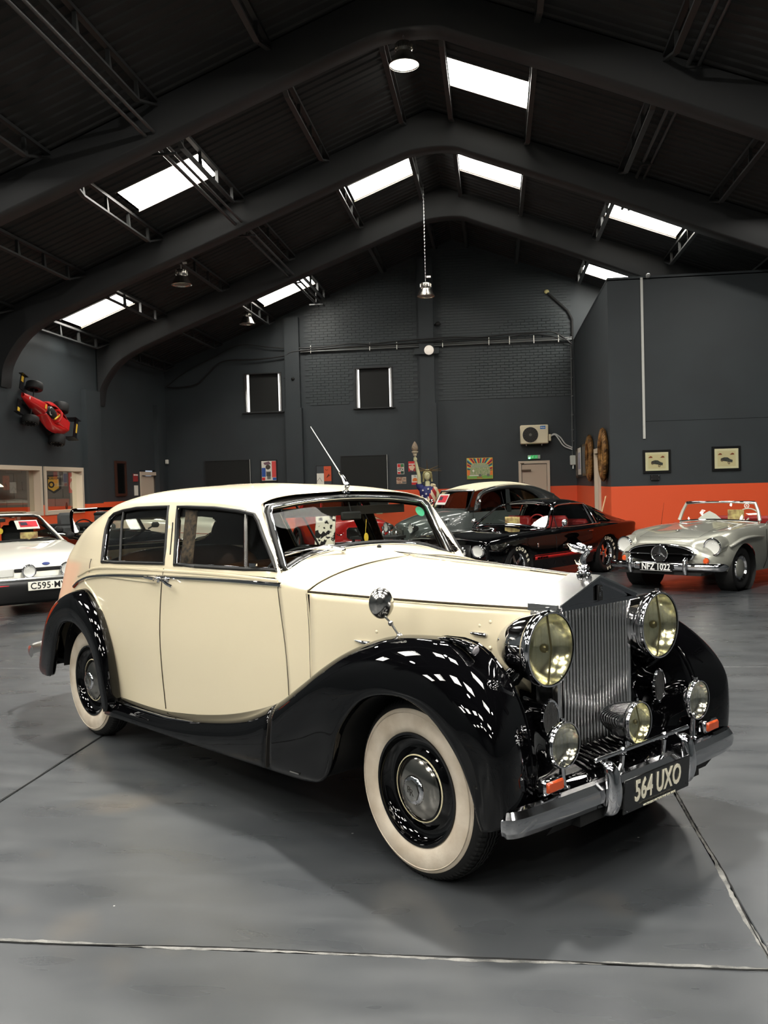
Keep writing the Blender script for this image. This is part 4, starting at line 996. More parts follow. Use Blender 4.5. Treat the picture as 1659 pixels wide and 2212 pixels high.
# ------------------------------------------------------------------ the other cars (x forward from front axle, y left, z up)
SILVER = mat('silver_paint', (186, 186, 174), .3, .55, 1); GREYP = mat('grey_paint', (72, 78, 76), .3, 0, .8); GREYD = mat('dark_grey_paint', (38, 42, 42), .3, 0, .8)
WHITEP = mat('white_paint', (240, 238, 226), .3, 0, 1); REDP = mat('red_paint', (170, 24, 22), .3, 0, 1); IVORY = mat('ivory_paint', (214, 212, 194), .3, 0, 1)
REDLE = mat('red_leather', (140, 24, 22), .5); TYRE = mat('tyre', (20, 20, 20), .65); CLEAR = glassmat('lamp_glass', (250, 250, 250), .96)
LREF = mat('car_lamp_reflector', (236, 236, 230), .45, .15); ORL = mat('amber_lens', (214, 84, 32), .3, coat=1); CANV = mat('cream_canvas', (222, 214, 186), .8)
def carwheel(root, u, v, r, s, kind, w_=.18, rim=.62):
    M = frame((u, v*s, r), (0, s, 0), (1, 0, 0)); o = w_/2
    t = MB().lathe([(r*rim, o*.55), (r*(rim+.1), o*.95), (r*.86, o), (r*.96, o*.8), (r, o*.45), (r, -o*.45), (r*.96, -o*.8), (r*.86, -o), (r*rim, -o)], M, 40).obj('wheel', TYRE, root, angle=50)
    if kind == 'mag':
        b = MB().lathe([(r*rim, o*.6), (r*(rim-.03), o*.8), (r*(rim-.06), o*.6), (r*(rim-.08), -o*.4)], M, 40)
        for k in range(5):
            R = Matrix.Rotation(2*PI*k/5, 4, 'Z'); b.prism([(.02, -.035, o*.45), (r*(rim-.06), -.022, o*.35), (r*(rim-.06), .022, o*.35), (.02, .035, o*.45)], (0, 0, -.03), M @ R)
        b.lathe([(0, o*.62), (.035, o*.6), (.06, o*.4), (.06, 0)], M, 20); b.obj('rim', CHROME, t, angle=30)
        MB().lathe([(0, -o*.4), (r*rim, -o*.4)], M, 30).obj('brake', MATTEBLACK, t)
        Y = Vector((0, 0, 1))
        rr_ = r*.80; word = 'COOPER COBRA'
        for q, off in ((word, 0),):
            for k, ch in enumerate(q):
                if ch == ' ': continue
                a = math.radians(100-k*17)*1.0
                X = Vector((1, 0, 0)) if s < 0 else Vector((-1, 0, 0))
                P = Vector((u, v*s+s*(o+.002), r))+X*rr_*math.cos(a)+Vector((0, 0, rr_*math.sin(a)))
                tx = X*math.sin(a)+Vector((0, 0, -math.cos(a))); up = X*math.cos(a)+Vector((0, 0, math.sin(a)))
                text(ch, .075, 'tyre_letter', PW, t, facing(P, tx, up), bold=.004)
    elif kind == 'cap':
        b = MB().lathe([(r*rim, o*.6), (r*(rim-.05), o*.9), (r*(rim-.1), o*.55), (r*(rim-.2), o*.5)], M, 40); b.obj('rim', CHROME, t)
        b = MB().lathe([(r*(rim-.18), o*.5), (r*.38, o*.8), (r*.3, o*.95), (0, o)], M, 32); b.obj('hubcap', SILVER if root.get('silver') else CHROME, t)
    else:
        MB().lathe([(r*rim, o*.6), (r*(rim-.06), o*.3), (r*.2, o*.5), (0, o*.5)], M, 32).obj('rim', BRUSHED if kind == 'steel' else MATTEBLACK, t)
    return t
def roundlamp(root, name, c, r, tilt=(1, 0, 0), depth=.06, lens=True, shell=CHROME):
    M = frame(c, tilt, (0, 0, 1)); o = MB().lathe([(r*.5, -depth), (r*1.05, -.03), (r*1.12, .0), (r*1.08, .014), (r*.98, .016)], M, 28).obj(name, shell, root)
    MB().lathe([(r, .008), (r*.8, .0), (r*.4, -.05*r), (.001, -.06*r)], M, 24).obj('reflector', LREF, o)
    MB().tube([M @ Vector((r*1.07*math.cos(a), r*1.07*math.sin(a), .012)) for a in np.linspace(0, 2*PI, 33)[:-1]], r*.13, 8, True).obj('lamp_rim', CHROME, o)
    if lens: MB().lathe([(r, .010), (r*.7, .02+.06*r), (.001, .02+.1*r)], M, 24).obj('lens', CLEAR, o)
    return o
def body(root, sts, name, m, arches=(), nc=5, nr=5, cap=True, v_arch=.4, angle=45):
    # sts: [(u, [(v, z)...bottom to centre])]; mirrored shell with wheel arches cut out
    rows = [[(u, -v, z) for v, z in pts] for u, pts in sts]; A = net(rows, nr, nc); b = MB().grid(A)
    if cap:
        for R in (A[0], A[-1]): o = len(b.v); b.v += [tuple(p) for p in R]+[(R[0][0], 0, R[0][2])]; b.f.append(tuple(range(o, o+len(R)+1)))
    for (cu, cz, r) in arches: b.v, b.f = cut(b.v, b.f, [(cu+r*math.cos(a), cz+r*math.sin(a)) for a in np.linspace(0, 2*PI, 40)[:-1]], lambda v: abs(v[1]) > v_arch)
    b.mirror(); o = b.obj(name, m, root, angle=angle, merge=.001)
    for (cu, cz, r) in arches:
        for s in (-1, 1): MB().lathe([(0, -.24), (r, -.24), (r, .02)], frame((cu, s*(max(abs(r_[1][1]) for r_ in rows)-.03), cz), (0, s, 0)), 24).obj('wheel_arch', MATTEBLACK, o)
    return o, A
def bench(root, u, w_, m, z=.5, h=.85, name='seat'):
    for s in ((-1, 1) if w_ < .7 else (0,)):
        st = MB().box((u+.2, s*.36, z), (.45, w_, .16), bev=.04).obj(name, m, root)
        MB().box((u-.06, s*.36, (z+h)/2), (.14, w_, h-z+.1), bev=.04).obj('backrest', m, st)
def card(root_label, loc, rot, w_, h_, base, extra, group=None):
    pass
def strip(pts, r, n=6, closed=False): return MB().tube(pts, r, n, closed)

# ---- black fastback coupe
MU = thing('fastback_coupe', 'shiny black fastback coupe with red interior and twin red sill stripes', 'car', (-.36, 14.75, 0), math.radians(-125.8))
msts = [(.80, [(.76,.40),(.80,.52),(.81,.68),(.78,.78),(.5,.82),(0,.83)]), (.74, [(.79,.34),(.83,.52),(.84,.70),(.80,.81),(.5,.855),(0,.865)]), (.45, [(.79,.28),(.855,.5),(.865,.72),(.81,.86),(.5,.905),(0,.93)]),
 (0, [(.80,.25),(.865,.5),(.875,.74),(.82,.90),(.5,.94),(0,.975)]), (-.9, [(.80,.22),(.87,.46),(.875,.74),(.83,.935),(.5,.975),(0,1.0)]), (-1.8, [(.80,.22),(.87,.46),(.875,.72),(.84,.95),(.55,.965),(0,.96)]),
 (-2.5, [(.80,.24),(.875,.5),(.885,.76),(.85,.965),(.55,.98),(0,.98)]), (-3.2, [(.79,.30),(.86,.52),(.88,.80),(.845,.965),(.5,.975),(0,.975)]), (-3.75, [(.76,.38),(.82,.55),(.845,.80),(.82,.95),(.5,.955),(0,.955)]), (-3.88, [(.70,.44),(.77,.58),(.80,.8),(.78,.92),(.5,.93),(0,.93)])]
mb, MA = body(MU, msts, 'body', BLACKP, ((0, .34, .375), (-2.743, .35, .375)))
for u in (0, -2.743):
    for s in (-1, 1): carwheel(MU, u, .74, .335, s, 'mag', .21, .62)
    MB().cyl((u, -.7, .335), (u, .7, .335), .05, n=8).obj('axle', MATTEBLACK, MU)
b = MB()   # roof and fastback panel
def half(rows, nr=4, nc=4): A = net([[(u, -v, z) for u, v, z in r] for r in rows], nr, nc); return MB().grid(A).mirror()
half([[(-1.47,.53,1.235),(-1.48,.42,1.262),(-1.49,.2,1.28),(-1.495,0,1.285)], [(-1.75,.565,1.262),(-1.77,.45,1.295),(-1.78,.2,1.318),(-1.78,0,1.322)], [(-2.2,.58,1.262),(-2.2,.46,1.295),(-2.2,.2,1.315),(-2.2,0,1.32)],
 [(-2.6,.60,1.20),(-2.6,.48,1.225),(-2.6,.2,1.245),(-2.6,0,1.25)], [(-3.1,.66,1.07),(-3.1,.52,1.085),(-3.1,.2,1.10),(-3.1,0,1.10)], [(-3.65,.74,.955),(-3.65,.55,.965),(-3.65,.2,.97),(-3.65,0,.97)]]).obj('roof', BLACKP, MU, solid=.02, merge=.001)
for s in (-1, 1):
    A = [[(-2.42,s*.585,1.238),(-2.7,s*.61,1.17),(-3.1,s*.66,1.07),(-3.6,s*.735,.96)], [(-2.46,s*.70,1.10),(-2.72,s*.71,1.06),(-3.05,s*.73,1.02),(-3.45,s*.77,.965)], [(-2.5,s*.80,.965),(-2.75,s*.81,.965),(-3.0,s*.82,.965),(-3.3,s*.83,.962)]]
    q = MB().grid(net(A, 3, 4)).obj('rear_pillar', BLACKP, MU, solid=.02)
    for k in range(5):
        u = -2.58-k*.075; b = MB().prism([(u, s*(.66+.01*k), 1.14-.022*k), (u-.07, s*(.68+.01*k), 1.12-.022*k), (u-.10, s*(.79), 1.0), (u-.03, s*.775, 1.01)], (.0, s*.016, .004)); b.obj('louvre', BLACKP, q)
    # side glass, chrome frames, door seam, mirror, handle
    g = MB().grid(net([[(-1.0,s*.79,.955),(-1.7,s*.80,.965),(-2.44,s*.80,.975)], [(-1.25,s*.68,1.10),(-1.75,s*.70,1.12),(-2.43,s*.70,1.11)], [(-1.47,s*.58,1.225),(-1.8,s*.60,1.25),(-2.38,s*.605,1.235)]], 3, 3)).obj('side_glass', GLASS, MU)
    strip(smooth([(-1.0,s*.795,.96),(-1.25,s*.685,1.105),(-1.47,s*.582,1.232),(-1.8,s*.60,1.262),(-2.2,s*.61,1.258),(-2.38,s*.62,1.235),(-2.44,s*.71,1.11),(-2.46,s*.80,.975)], 3), .011).obj('chrome_frame', CHROME, g)
    strip([(-2.32,s*.63,1.235),(-2.36,s*.80,.975)], .016).obj('rear_bar', CHROME, g); strip([(-1.2,s*.79,.965),(-1.26,s*.70,1.10)], .008).obj('vent_bar', CHROME, g)
    strip(smooth([(-1.04, s*.845, .93), (-1.04, s*.878, .75), (-1.05, s*.872, .5), (-1.05, s*.83, .28)], 3), .004).obj('door_seam', MATTEBLACK, MU)
    strip([(-2.28, s*.86, .93), (-2.28, s*.88, .75), (-2.35, s*.872, .5)], .004).obj('door_seam', MATTEBLACK, MU)
    strip([(-2.06, s*.882, .84), (-2.2, s*.884, .845)], .012).obj('door_handle', CHROME, MU)
    mr = MB().ball((-1.22, s*.93, 1.03), (.05, .055, .045), 14); mr.tube([(-1.22, s*.85, .95), (-1.22, s*.92, 1.0)], .012, 8); mr.obj('door_mirror', CHROME, MU)
    # twin sill stripes
    for z0, z1, nm in ((.40, .455, 'sill_stripe'), (.47, .48, 'sill_pinline')):
        st = MB(); n = 12; A = [[(-.42-(1.9)*k/n, s*(.868), z0), (-.42-(1.9)*k/n, s*(.877), z1)] for k in range(n+1)]; st.grid(np.array(A)); st.obj(nm, mat('red_stripe', (176, 30, 28), .4), MU, solid=.003)
    text('MUSTANG', .05, 'stripe_lettering', BLACKP, MU, facing((-.63, s*.880, .425), (-s*-1 if False else (-1 if s > 0 else 1), 0, 0)), bold=.003, sx=1.3)
    MB().box((-.50, s*.882, .66), (.035, .012, .085), bev=.005).obj('wing_badge', CHROME, MU)
    b = MB(); b.prism([(.36,s*.868,.70),(.30,s*.868,.735),(.24,s*.868,.70),(.30,s*.868,.715)], (0, s*.008, 0)); b.prism([(.46,s*.862,.74),(.31,s*.866,.72),(.31,s*.866,.712)], (0, s*.008, 0)); b.prism([(.15,s*.870,.74),(.29,s*.866,.72),(.29,s*.866,.712)], (0, s*.008, 0)); b.obj('wing_emblem', CHROME, MU)
    # bumper corner, headlamp
    roundlamp(MU, 'headlamp', (.84, s*.70, .65), .100, (1, 0, -.05), shell=CHROME)
    MB().tube([(.6, s*.70, .65), (.81, s*.70, .65)], [.13, .122], 20).obj('lamp_bezel', BLACKP, MU)
    strip([(-1.0, s*.80, .965), (-1.7, s*.848, .962), (-2.5, s*.855, .975)], .008).obj('belt_trim', CHROME, MU)
MB().box((.81, 0, .62), (.06, 1.08, .26), bev=.03).obj('grille', MATTEBLACK, MU)
strip([(.85, -.54, .50), (.85, -.56, .74), (.85, .56, .74), (.85, .54, .50)], .010, 6, True).obj('grille_surround', CHROME, MU)
strip([(.855, -.5, .62), (.855, .5, .62)], .008).obj('grille_bar', CHROME, MU)
for s in (-1, 1): roundlamp(MU, 'fog_lamp', (.88, s*.41, .62), .085)
b = MB(); [b.box((.87, 0, .62), (.02, .10, .10))]; b.obj('grille_emblem', CHROME, MU)
strip(smooth([(.62, -.86, .44), (.82, -.80, .44), (.93, -.5, .44), (.95, 0, .44), (.93, .5, .44), (.82, .80, .44), (.62, .86, .44)], 4), .045, 8).obj('front_bumper', CHROME, MU)
strip([(.82, -.70, .83), (.845, -.4, .862), (.845, .4, .862), (.82, .70, .83)], .012).obj('bonnet_lip', CHROME, MU)
W_ = MB().grid(net([[(-.93,-.74,.965),(-.86,-.4,1.0),(-.84,0,1.01),(-.86,.4,1.0),(-.93,.74,.965)], [(-1.2,-.64,1.11),(-1.16,-.35,1.135),(-1.15,0,1.14),(-1.16,.35,1.135),(-1.2,.64,1.11)], [(-1.45,-.535,1.235),(-1.46,-.3,1.268),(-1.465,0,1.275),(-1.46,.3,1.268),(-1.45,.535,1.235)]], 3, 3)).obj('windscreen', GLASS, MU)
strip(smooth([(-.93,-.74,.965),(-.86,-.4,1.0),(-.84,0,1.01),(-.86,.4,1.0),(-.93,.74,.965),(-1.2,.64,1.115),(-1.45,.54,1.24),(-1.46,.3,1.27),(-1.465,0,1.28),(-1.46,-.3,1.27),(-1.45,-.54,1.24),(-1.2,-.64,1.115)], 3, True), .016, 8, True).obj('chrome_surround', CHROME, W_)
for s in (-1, 1): strip([(-.90, s*.2+.1, 1.005), (-.93, s*.2-.25, 1.02)], .007).obj('wiper', DCHROME, MU)
bench(MU, -1.75, .5, REDLE, .55, 1.05); bench(MU, -2.45, 1.2, REDLE, .6, .98, 'rear_seat')
MB().box((-1.05, 0, .93), (.22, 1.38, .09), bev=.03).obj('dashboard', REDLE, MU)
b = MB(); b.box((-1.6, 0, .35), (2.2, 1.5, .05)); b.box((-1.75, 0, .99), (1.5, .12, .001)); b.obj('cabin_floor', REDLE, MU)
for s in (-1, 1): MB().box((-1.75, s*.79, .8), (1.5, .03, .3)).obj('door_trim', REDLE, MU)
b = MB().tube(smooth([(-1.32+.0, .34+.19*math.cos(a), .96+.17*math.sin(a)) for a in np.linspace(0, 2*PI, 17)[:-1]], 2, True), .011, 6, True); b.cyl((-1.32, .34, .96), (-1.1, .34, .9), .02); b.obj('steering_wheel', REDLE, MU)
tag(MB().box((0, 0, .1), (.006, .30, .18)).obj('display_card', mat('card_yellow', (216, 196, 130), .6, noise=(14, (150, 110, 80), 0))), 'small display card on the dashboard of the black fastback', 'card').matrix_world = Matrix.Translation(MU.location) @ Matrix.Rotation(MU.rotation_euler.z, 4, 'Z') @ Matrix.Translation((-1.04, .02, .86))

zremap(MU, [0, .45, .66, .97, 1.33], [0, .44, .63, .875, 1.33])
# ---- silver roadster
ME_ = thing('silver_roadster', 'silver two-seat roadster with oval grille and chrome-topped windscreen', 'car', (2.85, 14.09, 0), math.radians(-129.2)); ME_['silver'] = 1
ssts = [(.78, [(.50,.42),(.56,.45),(.56,.56),(.50,.68),(.35,.73),(0,.74)]), (.68, [(.66,.37),(.72,.44),(.70,.56),(.54,.70),(.40,.775),(0,.79)]), (.48, [(.76,.33),(.82,.45),(.80,.62),(.66,.78),(.42,.83),(0,.845)]), (.25, [(.79,.30),(.85,.46),(.86,.68),(.76,.87),(.42,.87),(0,.89)]),
 (0, [(.79,.27),(.855,.46),(.865,.70),(.77,.90),(.45,.89),(0,.92)]), (-.5, [(.79,.25),(.855,.46),(.86,.70),(.77,.925),(.45,.93),(0,.97)]), (-.95, [(.79,.25),(.855,.46),(.86,.70),(.79,.92),(.5,.955),(0,.99)]),
 (-1.0, [(.79,.25),(.855,.46),(.86,.70),(.80,.92),(.68,.925),(.66,.80)]), (-1.6, [(.79,.25),(.855,.46),(.86,.70),(.80,.895),(.68,.90),(.66,.80)]), (-2.05, [(.79,.27),(.86,.48),(.865,.72),(.80,.90),(.68,.905),(.66,.85)]),
 (-2.1, [(.79,.27),(.86,.48),(.865,.72),(.80,.90),(.5,.92),(0,.92)]), (-2.6, [(.78,.30),(.85,.5),(.86,.72),(.77,.88),(.4,.88),(0,.87)]), (-3.2, [(.70,.38),(.77,.5),(.77,.66),(.68,.76),(.35,.78),(0,.78)]), (-3.4, [(.6,.42),(.66,.5),(.66,.6),(.55,.66),(.3,.68),(0,.68)])]
body(ME_, ssts, 'body', SILVER, ((0, .33, .385), (-2.4, .33, .385)), angle=60)
for u in (0, -2.4):
    for s in (-1, 1): carwheel(ME_, u, .73, .318, s, 'cap', .17, .60)
    MB().cyl((u, -.7, .318), (u, .7, .318), .05, n=8).obj('axle', MATTEBLACK, ME_)
SOFTS = mat('silver_satin_paint', (176, 176, 166), .32, .4, .8)
for s in (-1, 1):
    # eyebrow over the wheel, headlamps, overriders
    A = [[(.42, s*.83, .70), (.42, s*.85, .69), (.40, s*.86, .68)], [(.1, s*.845, .79), (.1, s*.905, .785), (.08, s*.90, .765)], [(-.25, s*.85, .81), (-.25, s*.915, .80), (-.25, s*.905, .78)], [(-.62, s*.855, .78), (-.62, s*.875, .775), (-.62, s*.87, .765)]]
    MB().grid(net(A, 4, 3)).obj('wheel_brow', SOFTS, ME_, solid=.01)
    MB().tube([(.16, s*.66, .72), (.34, s*.675, .71), (.50, s*.685, .70), (.60, s*.69, .69)], [.09, .13, .130, .122], 24).obj('lamp_pod', SILVER, ME_)
    roundlamp(ME_, 'headlamp', (.635, s*.69, .69), .110, (1, s*.04, 0))
    MB().lathe([(.05, -.02), (.048, .0), (.035, .016), (0, .02)], frame((.74, s*.64, .49), (1, 0, 0)), 20).obj('indicator', ORL, ME_)
    MB().lathe([(.054, -.02), (.056, .0), (.05, .004)], frame((.74, s*.64, .49), (1, 0, 0)), 20).obj('indicator_rim', CHROME, ME_)
    MB().tube([(.90, s*.43, .54), (.935, s*.43, .50), (.945, s*.43, .38), (.92, s*.43, .30)], [.022, .034, .036, .026], 10).obj('overrider', CHROME, ME_)
    MB().box((-.9, s*.835, .05), (.01, .01, .01)) if False else None
    strip([(-1.02, s*.80, .93), (-1.6, s*.81, .905), (-2.1, s*.81, .905)], .010).obj('belt_trim', CHROME, ME_)
    strip(smooth([(-.72, s*.865, .88), (-.72, s*.868, .7), (-.74, s*.862, .45), (-.74, s*.80, .27)], 3), .004).obj('door_seam', MATTEBLACK, ME_)
    strip([(-.96, s*.66, .985), (-1.0, s*.62, 1.13), (-1.03, s*.56, 1.262)], [.030, .026, .024], 8).obj('screen_pillar', SILVER, ME_)
b = MB(); b.v = []; A = [(.800, v, z) for v, z in [(.50*math.cos(a)*(1 if abs(math.cos(a)) < .8 else 1), .585+.135*math.copysign(abs(math.sin(a))**.8, math.sin(a))) for a in np.linspace(0, 2*PI, 41)[:-1]]]
b.prism(A, (.02, 0, 0)); b.obj('grille', mat('grille_black', (4, 4, 4), .95, spec=.05), ME_)
strip([(p[0]+.025, p[1], p[2]) for p in A], .016, 8, True).obj('grille_surround', CHROME, ME_)
strip([(.845, -.56, .59), (.845, .56, .59)], .014, 8).obj('grille_bar', CHROME, ME_)
M = frame((.862, 0, .59), (1, 0, 0), (0, 0, 1))
b = MB().tube([M @ Vector((.125*math.cos(a), .125*math.sin(a), 0)) for a in np.linspace(0, 2*PI, 37)[:-1]], .010, 8, True)
for k in range(3): R = Matrix.Rotation(2*PI*k/3, 4, 'Z'); b.prism([(.122, 0, 0), (.0, .028, -.004), (-.0, 0, .014)], (0, 0, -.008), M @ R); b.prism([(.122, 0, 0), (.0, -.028, -.004), (-.0, 0, .014)], (0, 0, -.008), M @ R)
b.obj('star_emblem', CHROME, ME_, angle=20)
MB().lathe([(0, -.004), (.126, -.004)], M, 24).obj('emblem_back', MATTEBLACK, ME_)
A = []
P = smooth([(.60, -.90, .40), (.74, -.84, .40), (.85, -.6, .405), (.91, -.3, .405), (.925, 0, .405), (.91, .3, .405), (.85, .6, .405), (.74, .84, .40), (.60, .90, .40)], 4)
MB().tube(P, [.02, .04]+[.058]*(len(P)-4)+[.04, .02], 12, flat=(1, .55)).obj('front_bumper', CHROME, ME_)
MB().box((.75, 0, .30), (.3, 1.3, .04)).obj('undertray', MATTEBLACK, ME_)
pl = MB().box((.965, 0, .395), (.012, .52, .115), bev=.003).obj('number_plate', mat('black_plate', (8, 8, 8)), ME_)
text('NFZ 1022', .135, 'plate_characters', mat('silver_letters', (222, 222, 218), .4), pl, facing((.9725, 0, .395), (0, 1, 0)), bold=.003, sx=.80)
b = MB(); [b.box((.973, 0, .395+q*.054), (.002, .50, .004)) for q in (-1, 1)]; b.obj('plate_border', mat('silver_letters', (222, 222, 218)), pl)
W_ = MB().grid(net([[(-.95,-.64,.965),(-.86,-.35,.99),(-.83,0,1.0),(-.86,.35,.99),(-.95,.64,.965)], [(-.99,-.60,1.12),(-.91,-.33,1.14),(-.89,0,1.15),(-.91,.33,1.14),(-.99,.60,1.12)], [(-1.03,-.55,1.25),(-.97,-.3,1.268),(-.95,0,1.274),(-.97,.3,1.268),(-1.03,.55,1.25)]], 3, 3)).obj('windscreen', GLASS, ME_)
strip(smooth([(-1.03,-.56,1.258),(-.97,-.3,1.276),(-.95,0,1.282),(-.97,.3,1.276),(-1.03,.56,1.258)], 4), .026, 10).obj('top_rail', CHROME, W_)
strip(smooth([(-.95,-.64,.965),(-.86,-.35,.99),(-.83,0,1.0),(-.86,.35,.99),(-.95,.64,.965)], 4), .017, 8).obj('base_rail', CHROME, W_)
M = frame((-.985, .45, 1.21), (1, .25, .2), (0, 0, 1)); b = MB().tube([M @ Vector((.033*math.cos(a), .033*math.sin(a), .01)) for a in np.linspace(0, 2*PI, 25)[:-1]], .006, 5, True)
for k in range(3): R = Matrix.Rotation(2*PI*k/3, 4, 'Z'); b.prism([(.03, 0, .01), (.0, .007, .01), (0, -.007, .01)], (0, 0, .003), M @ R)
b.obj('star_sticker', WHITE, W_)
bench(ME_, -1.6, .52, REDLE, .5, .98)
MB().box((-1.12, 0, .88), (.12, 1.26, .12), bev=.03).obj('dashboard', SILVER, ME_); MB().box((-2.08, 0, .92), (.3, 1.2, .12), bev=.05).obj('hood_cover', mat('beige_hood', (206, 188, 158), .8), ME_)
MB().box((-1.5, 0, .35), (1.1, 1.4, .04)).obj('cabin_floor', REDLE, ME_)
M0 = Matrix.Translation((.32, 0, .895)); MB().lathe([(.033, 0), (.033, .006), (.026, .01), (0, .011)], M0, 20).obj('bonnet_badge', CHROME, ME_)
b = MB(); b.tube(smooth([(.60, -.46, .815), (.1, -.46, .915), (-.7, -.48, .955)], 4), .0025, 4); b.tube(smooth([(.60, .46, .815), (.1, .46, .915), (-.7, .48, .955)], 4), .0025, 4); b.tube(smooth([(.60, -.46, .815), (.66, 0, .818), (.60, .46, .815)], 4), .0025, 4); b.obj('bonnet_seam', mat('seam_grey', (90, 90, 84), .6), ME_)
MB().tube([(-.45, -.70, .93), (-.62, -.74, 1.28)], [.003, .0015], 5).obj('aerial', DCHROME, ME_)
b = MB().tube([(-.98, .74, .94), (-.98, .79, 1.0)], .008, 6); b.ball((-.98, .82, 1.05), (.02, .05, .045), 12); b.obj('wing_mirror', CHROME, ME_)
b = MB().tube([(-1.3, .33+.0, 1.0), (-1.1, .33, .92)], .015, 6); b.tube(smooth([(-1.3, .33+.19*math.cos(a), 1.0+.16*math.sin(a)) for a in np.linspace(0, 2*PI, 17)[:-1]], 2, True), .010, 6, True); b.obj('steering_wheel', IVORY, ME_)
def incar(o, R, M): o.matrix_world = Matrix.Translation(R.location) @ Matrix.Rotation(R.rotation_euler.z, 4, 'Z') @ M; return o
zremap(ME_, [0, .3, .7, .97, 1.29], [0, .285, .66, .935, 1.255])
incar(tag(MB().box((0, 0, .1), (.006, .26, .17)).obj('display_card', MATS['card_yellow']), 'yellow pictured card propped behind the silver roadster windscreen', 'card'), ME_, Matrix.Translation((-1.1, .22, .93)))
incar(tag(MB().prism([(0, -.22, 0), (0, .22, 0), (0, .10, .10), (0, 0, .15), (0, -.10, .10)], (.02, 0, 0)).obj('paper_fan', WHITE), 'white paper sheet fanned on the silver roadster dashboard', 'paper'), ME_, Matrix.Translation((-1.04, -.18, .945)))

# ---- grey ripple-bonnet economy car
CV = thing('grey_canvas_roof_car', 'small grey car with cream canvas roof and louvred rounded bonnet', 'car', (-1.50, 17.35, 0), math.radians(-143.5))
csts = [(.42, [(.20,.52),(.22,.60),(.20,.72),(.16,.80),(.1,.84),(0,.85)]), (.36, [(.30,.48),(.33,.62),(.31,.78),(.25,.87),(.14,.91),(0,.92)]), (.05, [(.40,.42),(.43,.62),(.42,.82),(.33,.96),(.18,1.02),(0,1.035)]), (-.35, [(.50,.36),(.54,.6),(.53,.86),(.42,1.02),(.22,1.08),(0,1.095)]),
 (-.60, [(.64,.30),(.66,.55),(.65,.9),(.58,1.07),(.3,1.12),(0,1.13)]), (-.75, [(.68,.28),(.70,.55),(.69,.9),(.64,1.10),(.35,1.14),(0,1.145)])]
body(CV, csts, 'bonnet', GREYP, (), angle=60)
bst = [(-.72, [(.66,.28),(.695,.5),(.70,.8),(.67,1.08)]), (-1.5, [(.68,.28),(.72,.5),(.725,.8),(.69,1.10)]), (-2.3, [(.68,.30),(.72,.5),(.72,.8),(.68,1.10)]), (-3.0, [(.60,.38),(.66,.5),(.66,.8),(.60,1.08)]), (-3.3, [(.3,.5),(.4,.6),(.42,.8),(.38,1.0)])]
o, _ = body(CV, bst, 'body', GREYP, ((-2.37, .31, .36),), cap=False)
MB().box((-1.9, 0, .33), (2.4, 1.2, .04)).obj('floor_pan', MATTEBLACK, CV); 
for s in (-1, 1):
    # side arch panel with the rounded window openings
    top = [(-.82,1.10),(-.92,1.30),(-1.05,1.45),(-1.4,1.55),(-1.9,1.585),(-2.4,1.52),(-2.85,1.36),(-3.15,1.10)]
    inn = [(-.98,1.12),(-1.02,1.28),(-1.12,1.40),(-1.42,1.485),(-1.9,1.515),(-2.2,1.46),(-2.42,1.33),(-2.5,1.13)]
    A = np.array([[(u, s*(.69-.16*(z-1.1)/.5), z) for u, z in smooth(top, 4)], [(u, s*(.69-.16*(z-1.1)/.5)+s*.01, z) for u, z in smooth(inn, 4)]])
    sd = MB().grid(A).obj('side_arch', GREYD, CV, solid=.03)
    MB().grid(np.array([[(u, s*(.675-.16*(z-1.1)/.5), z) for u, z in smooth(inn, 4)], [(u, s*.675, 1.1) for u, z in smooth(inn, 4)]])).obj('side_glass', DGLASS, CV)
    for u0, u1, z1 in ((-1.60, -1.63, 1.505),): MB().prism([(u0, s*.69, 1.08), (u0-.10, s*.69, 1.08), (u1-.08, s*.62, z1), (u1, s*.62, z1)], (0, s*.02, 0)).obj('centre_pillar', GREYD, CV)
    strip([(u, s*(.70-.16*(z-1.1)/.5), z+.0) for u, z in smooth([(-.84,1.12),(-.94,1.32),(-1.07,1.46),(-1.4,1.56),(-1.9,1.595),(-2.4,1.53),(-2.85,1.37)], 4)], .012).obj('roof_gutter', GREYP, CV)
    # separate front wings, lamps, louvres
    A = []
    for u, z, hw in ((.50,.42,.5),(.42,.60,.9),(.2,.74,1),(-.05,.78,1),(-.35,.74,1),(-.62,.62,1),(-.80,.45,.9)):
        A.append([(u, s*.48, z-.02), (u, s*(.56), z+.02), (u, s*.66, z), (u, s*.72, z-.08), (u, s*.73, z-.14)])
    MB().grid(net(A, 4, 3)).obj('front_wing', GREYD, CV, solid=.012)
    carwheel(CV, 0, .62, .31, s, 'steel', .14); carwheel(CV, -2.37, .62, .31, s, 'steel', .14)
    roundlamp(CV, 'headlamp', (.43, s*.46, .83), .085, depth=.14, shell=GREYD)
    lou = MB()
    for k in range(11): u = -.02-k*.048; lou.prism([(u, s*(.455+.006*k), .74+.003*k), (u-.02, s*(.457+.006*k), .74+.003*k), (u-.03, s*(.44+.008*k), .91+.006*k), (u-.01, s*(.44+.008*k), .91+.006*k)], (0, s*.02, 0))
    lou.obj('bonnet_louvres', GREYD, CV)['kind'] = 'stuff'
    MB().box((-1.0, s*.71, .95), (.07, .02, .018)).obj('door_handle', BRUSHED, CV)
    strip(smooth([(-.80, s*.70, 1.08), (-.80, s*.71, .7), (-.82, s*.70, .35)], 3), .005).obj('door_seam', MATTEBLACK, CV)
    b = MB().tube([(-.86, s*.70, 1.22), (-.86, s*.80, 1.27)], .008, 6); b.lathe([(.06, 0), (.05, .02), (0, .03)], frame((-.85, s*.83, 1.28), (1, 0, 0)), 16); b.obj('door_mirror', CHROME, CV)
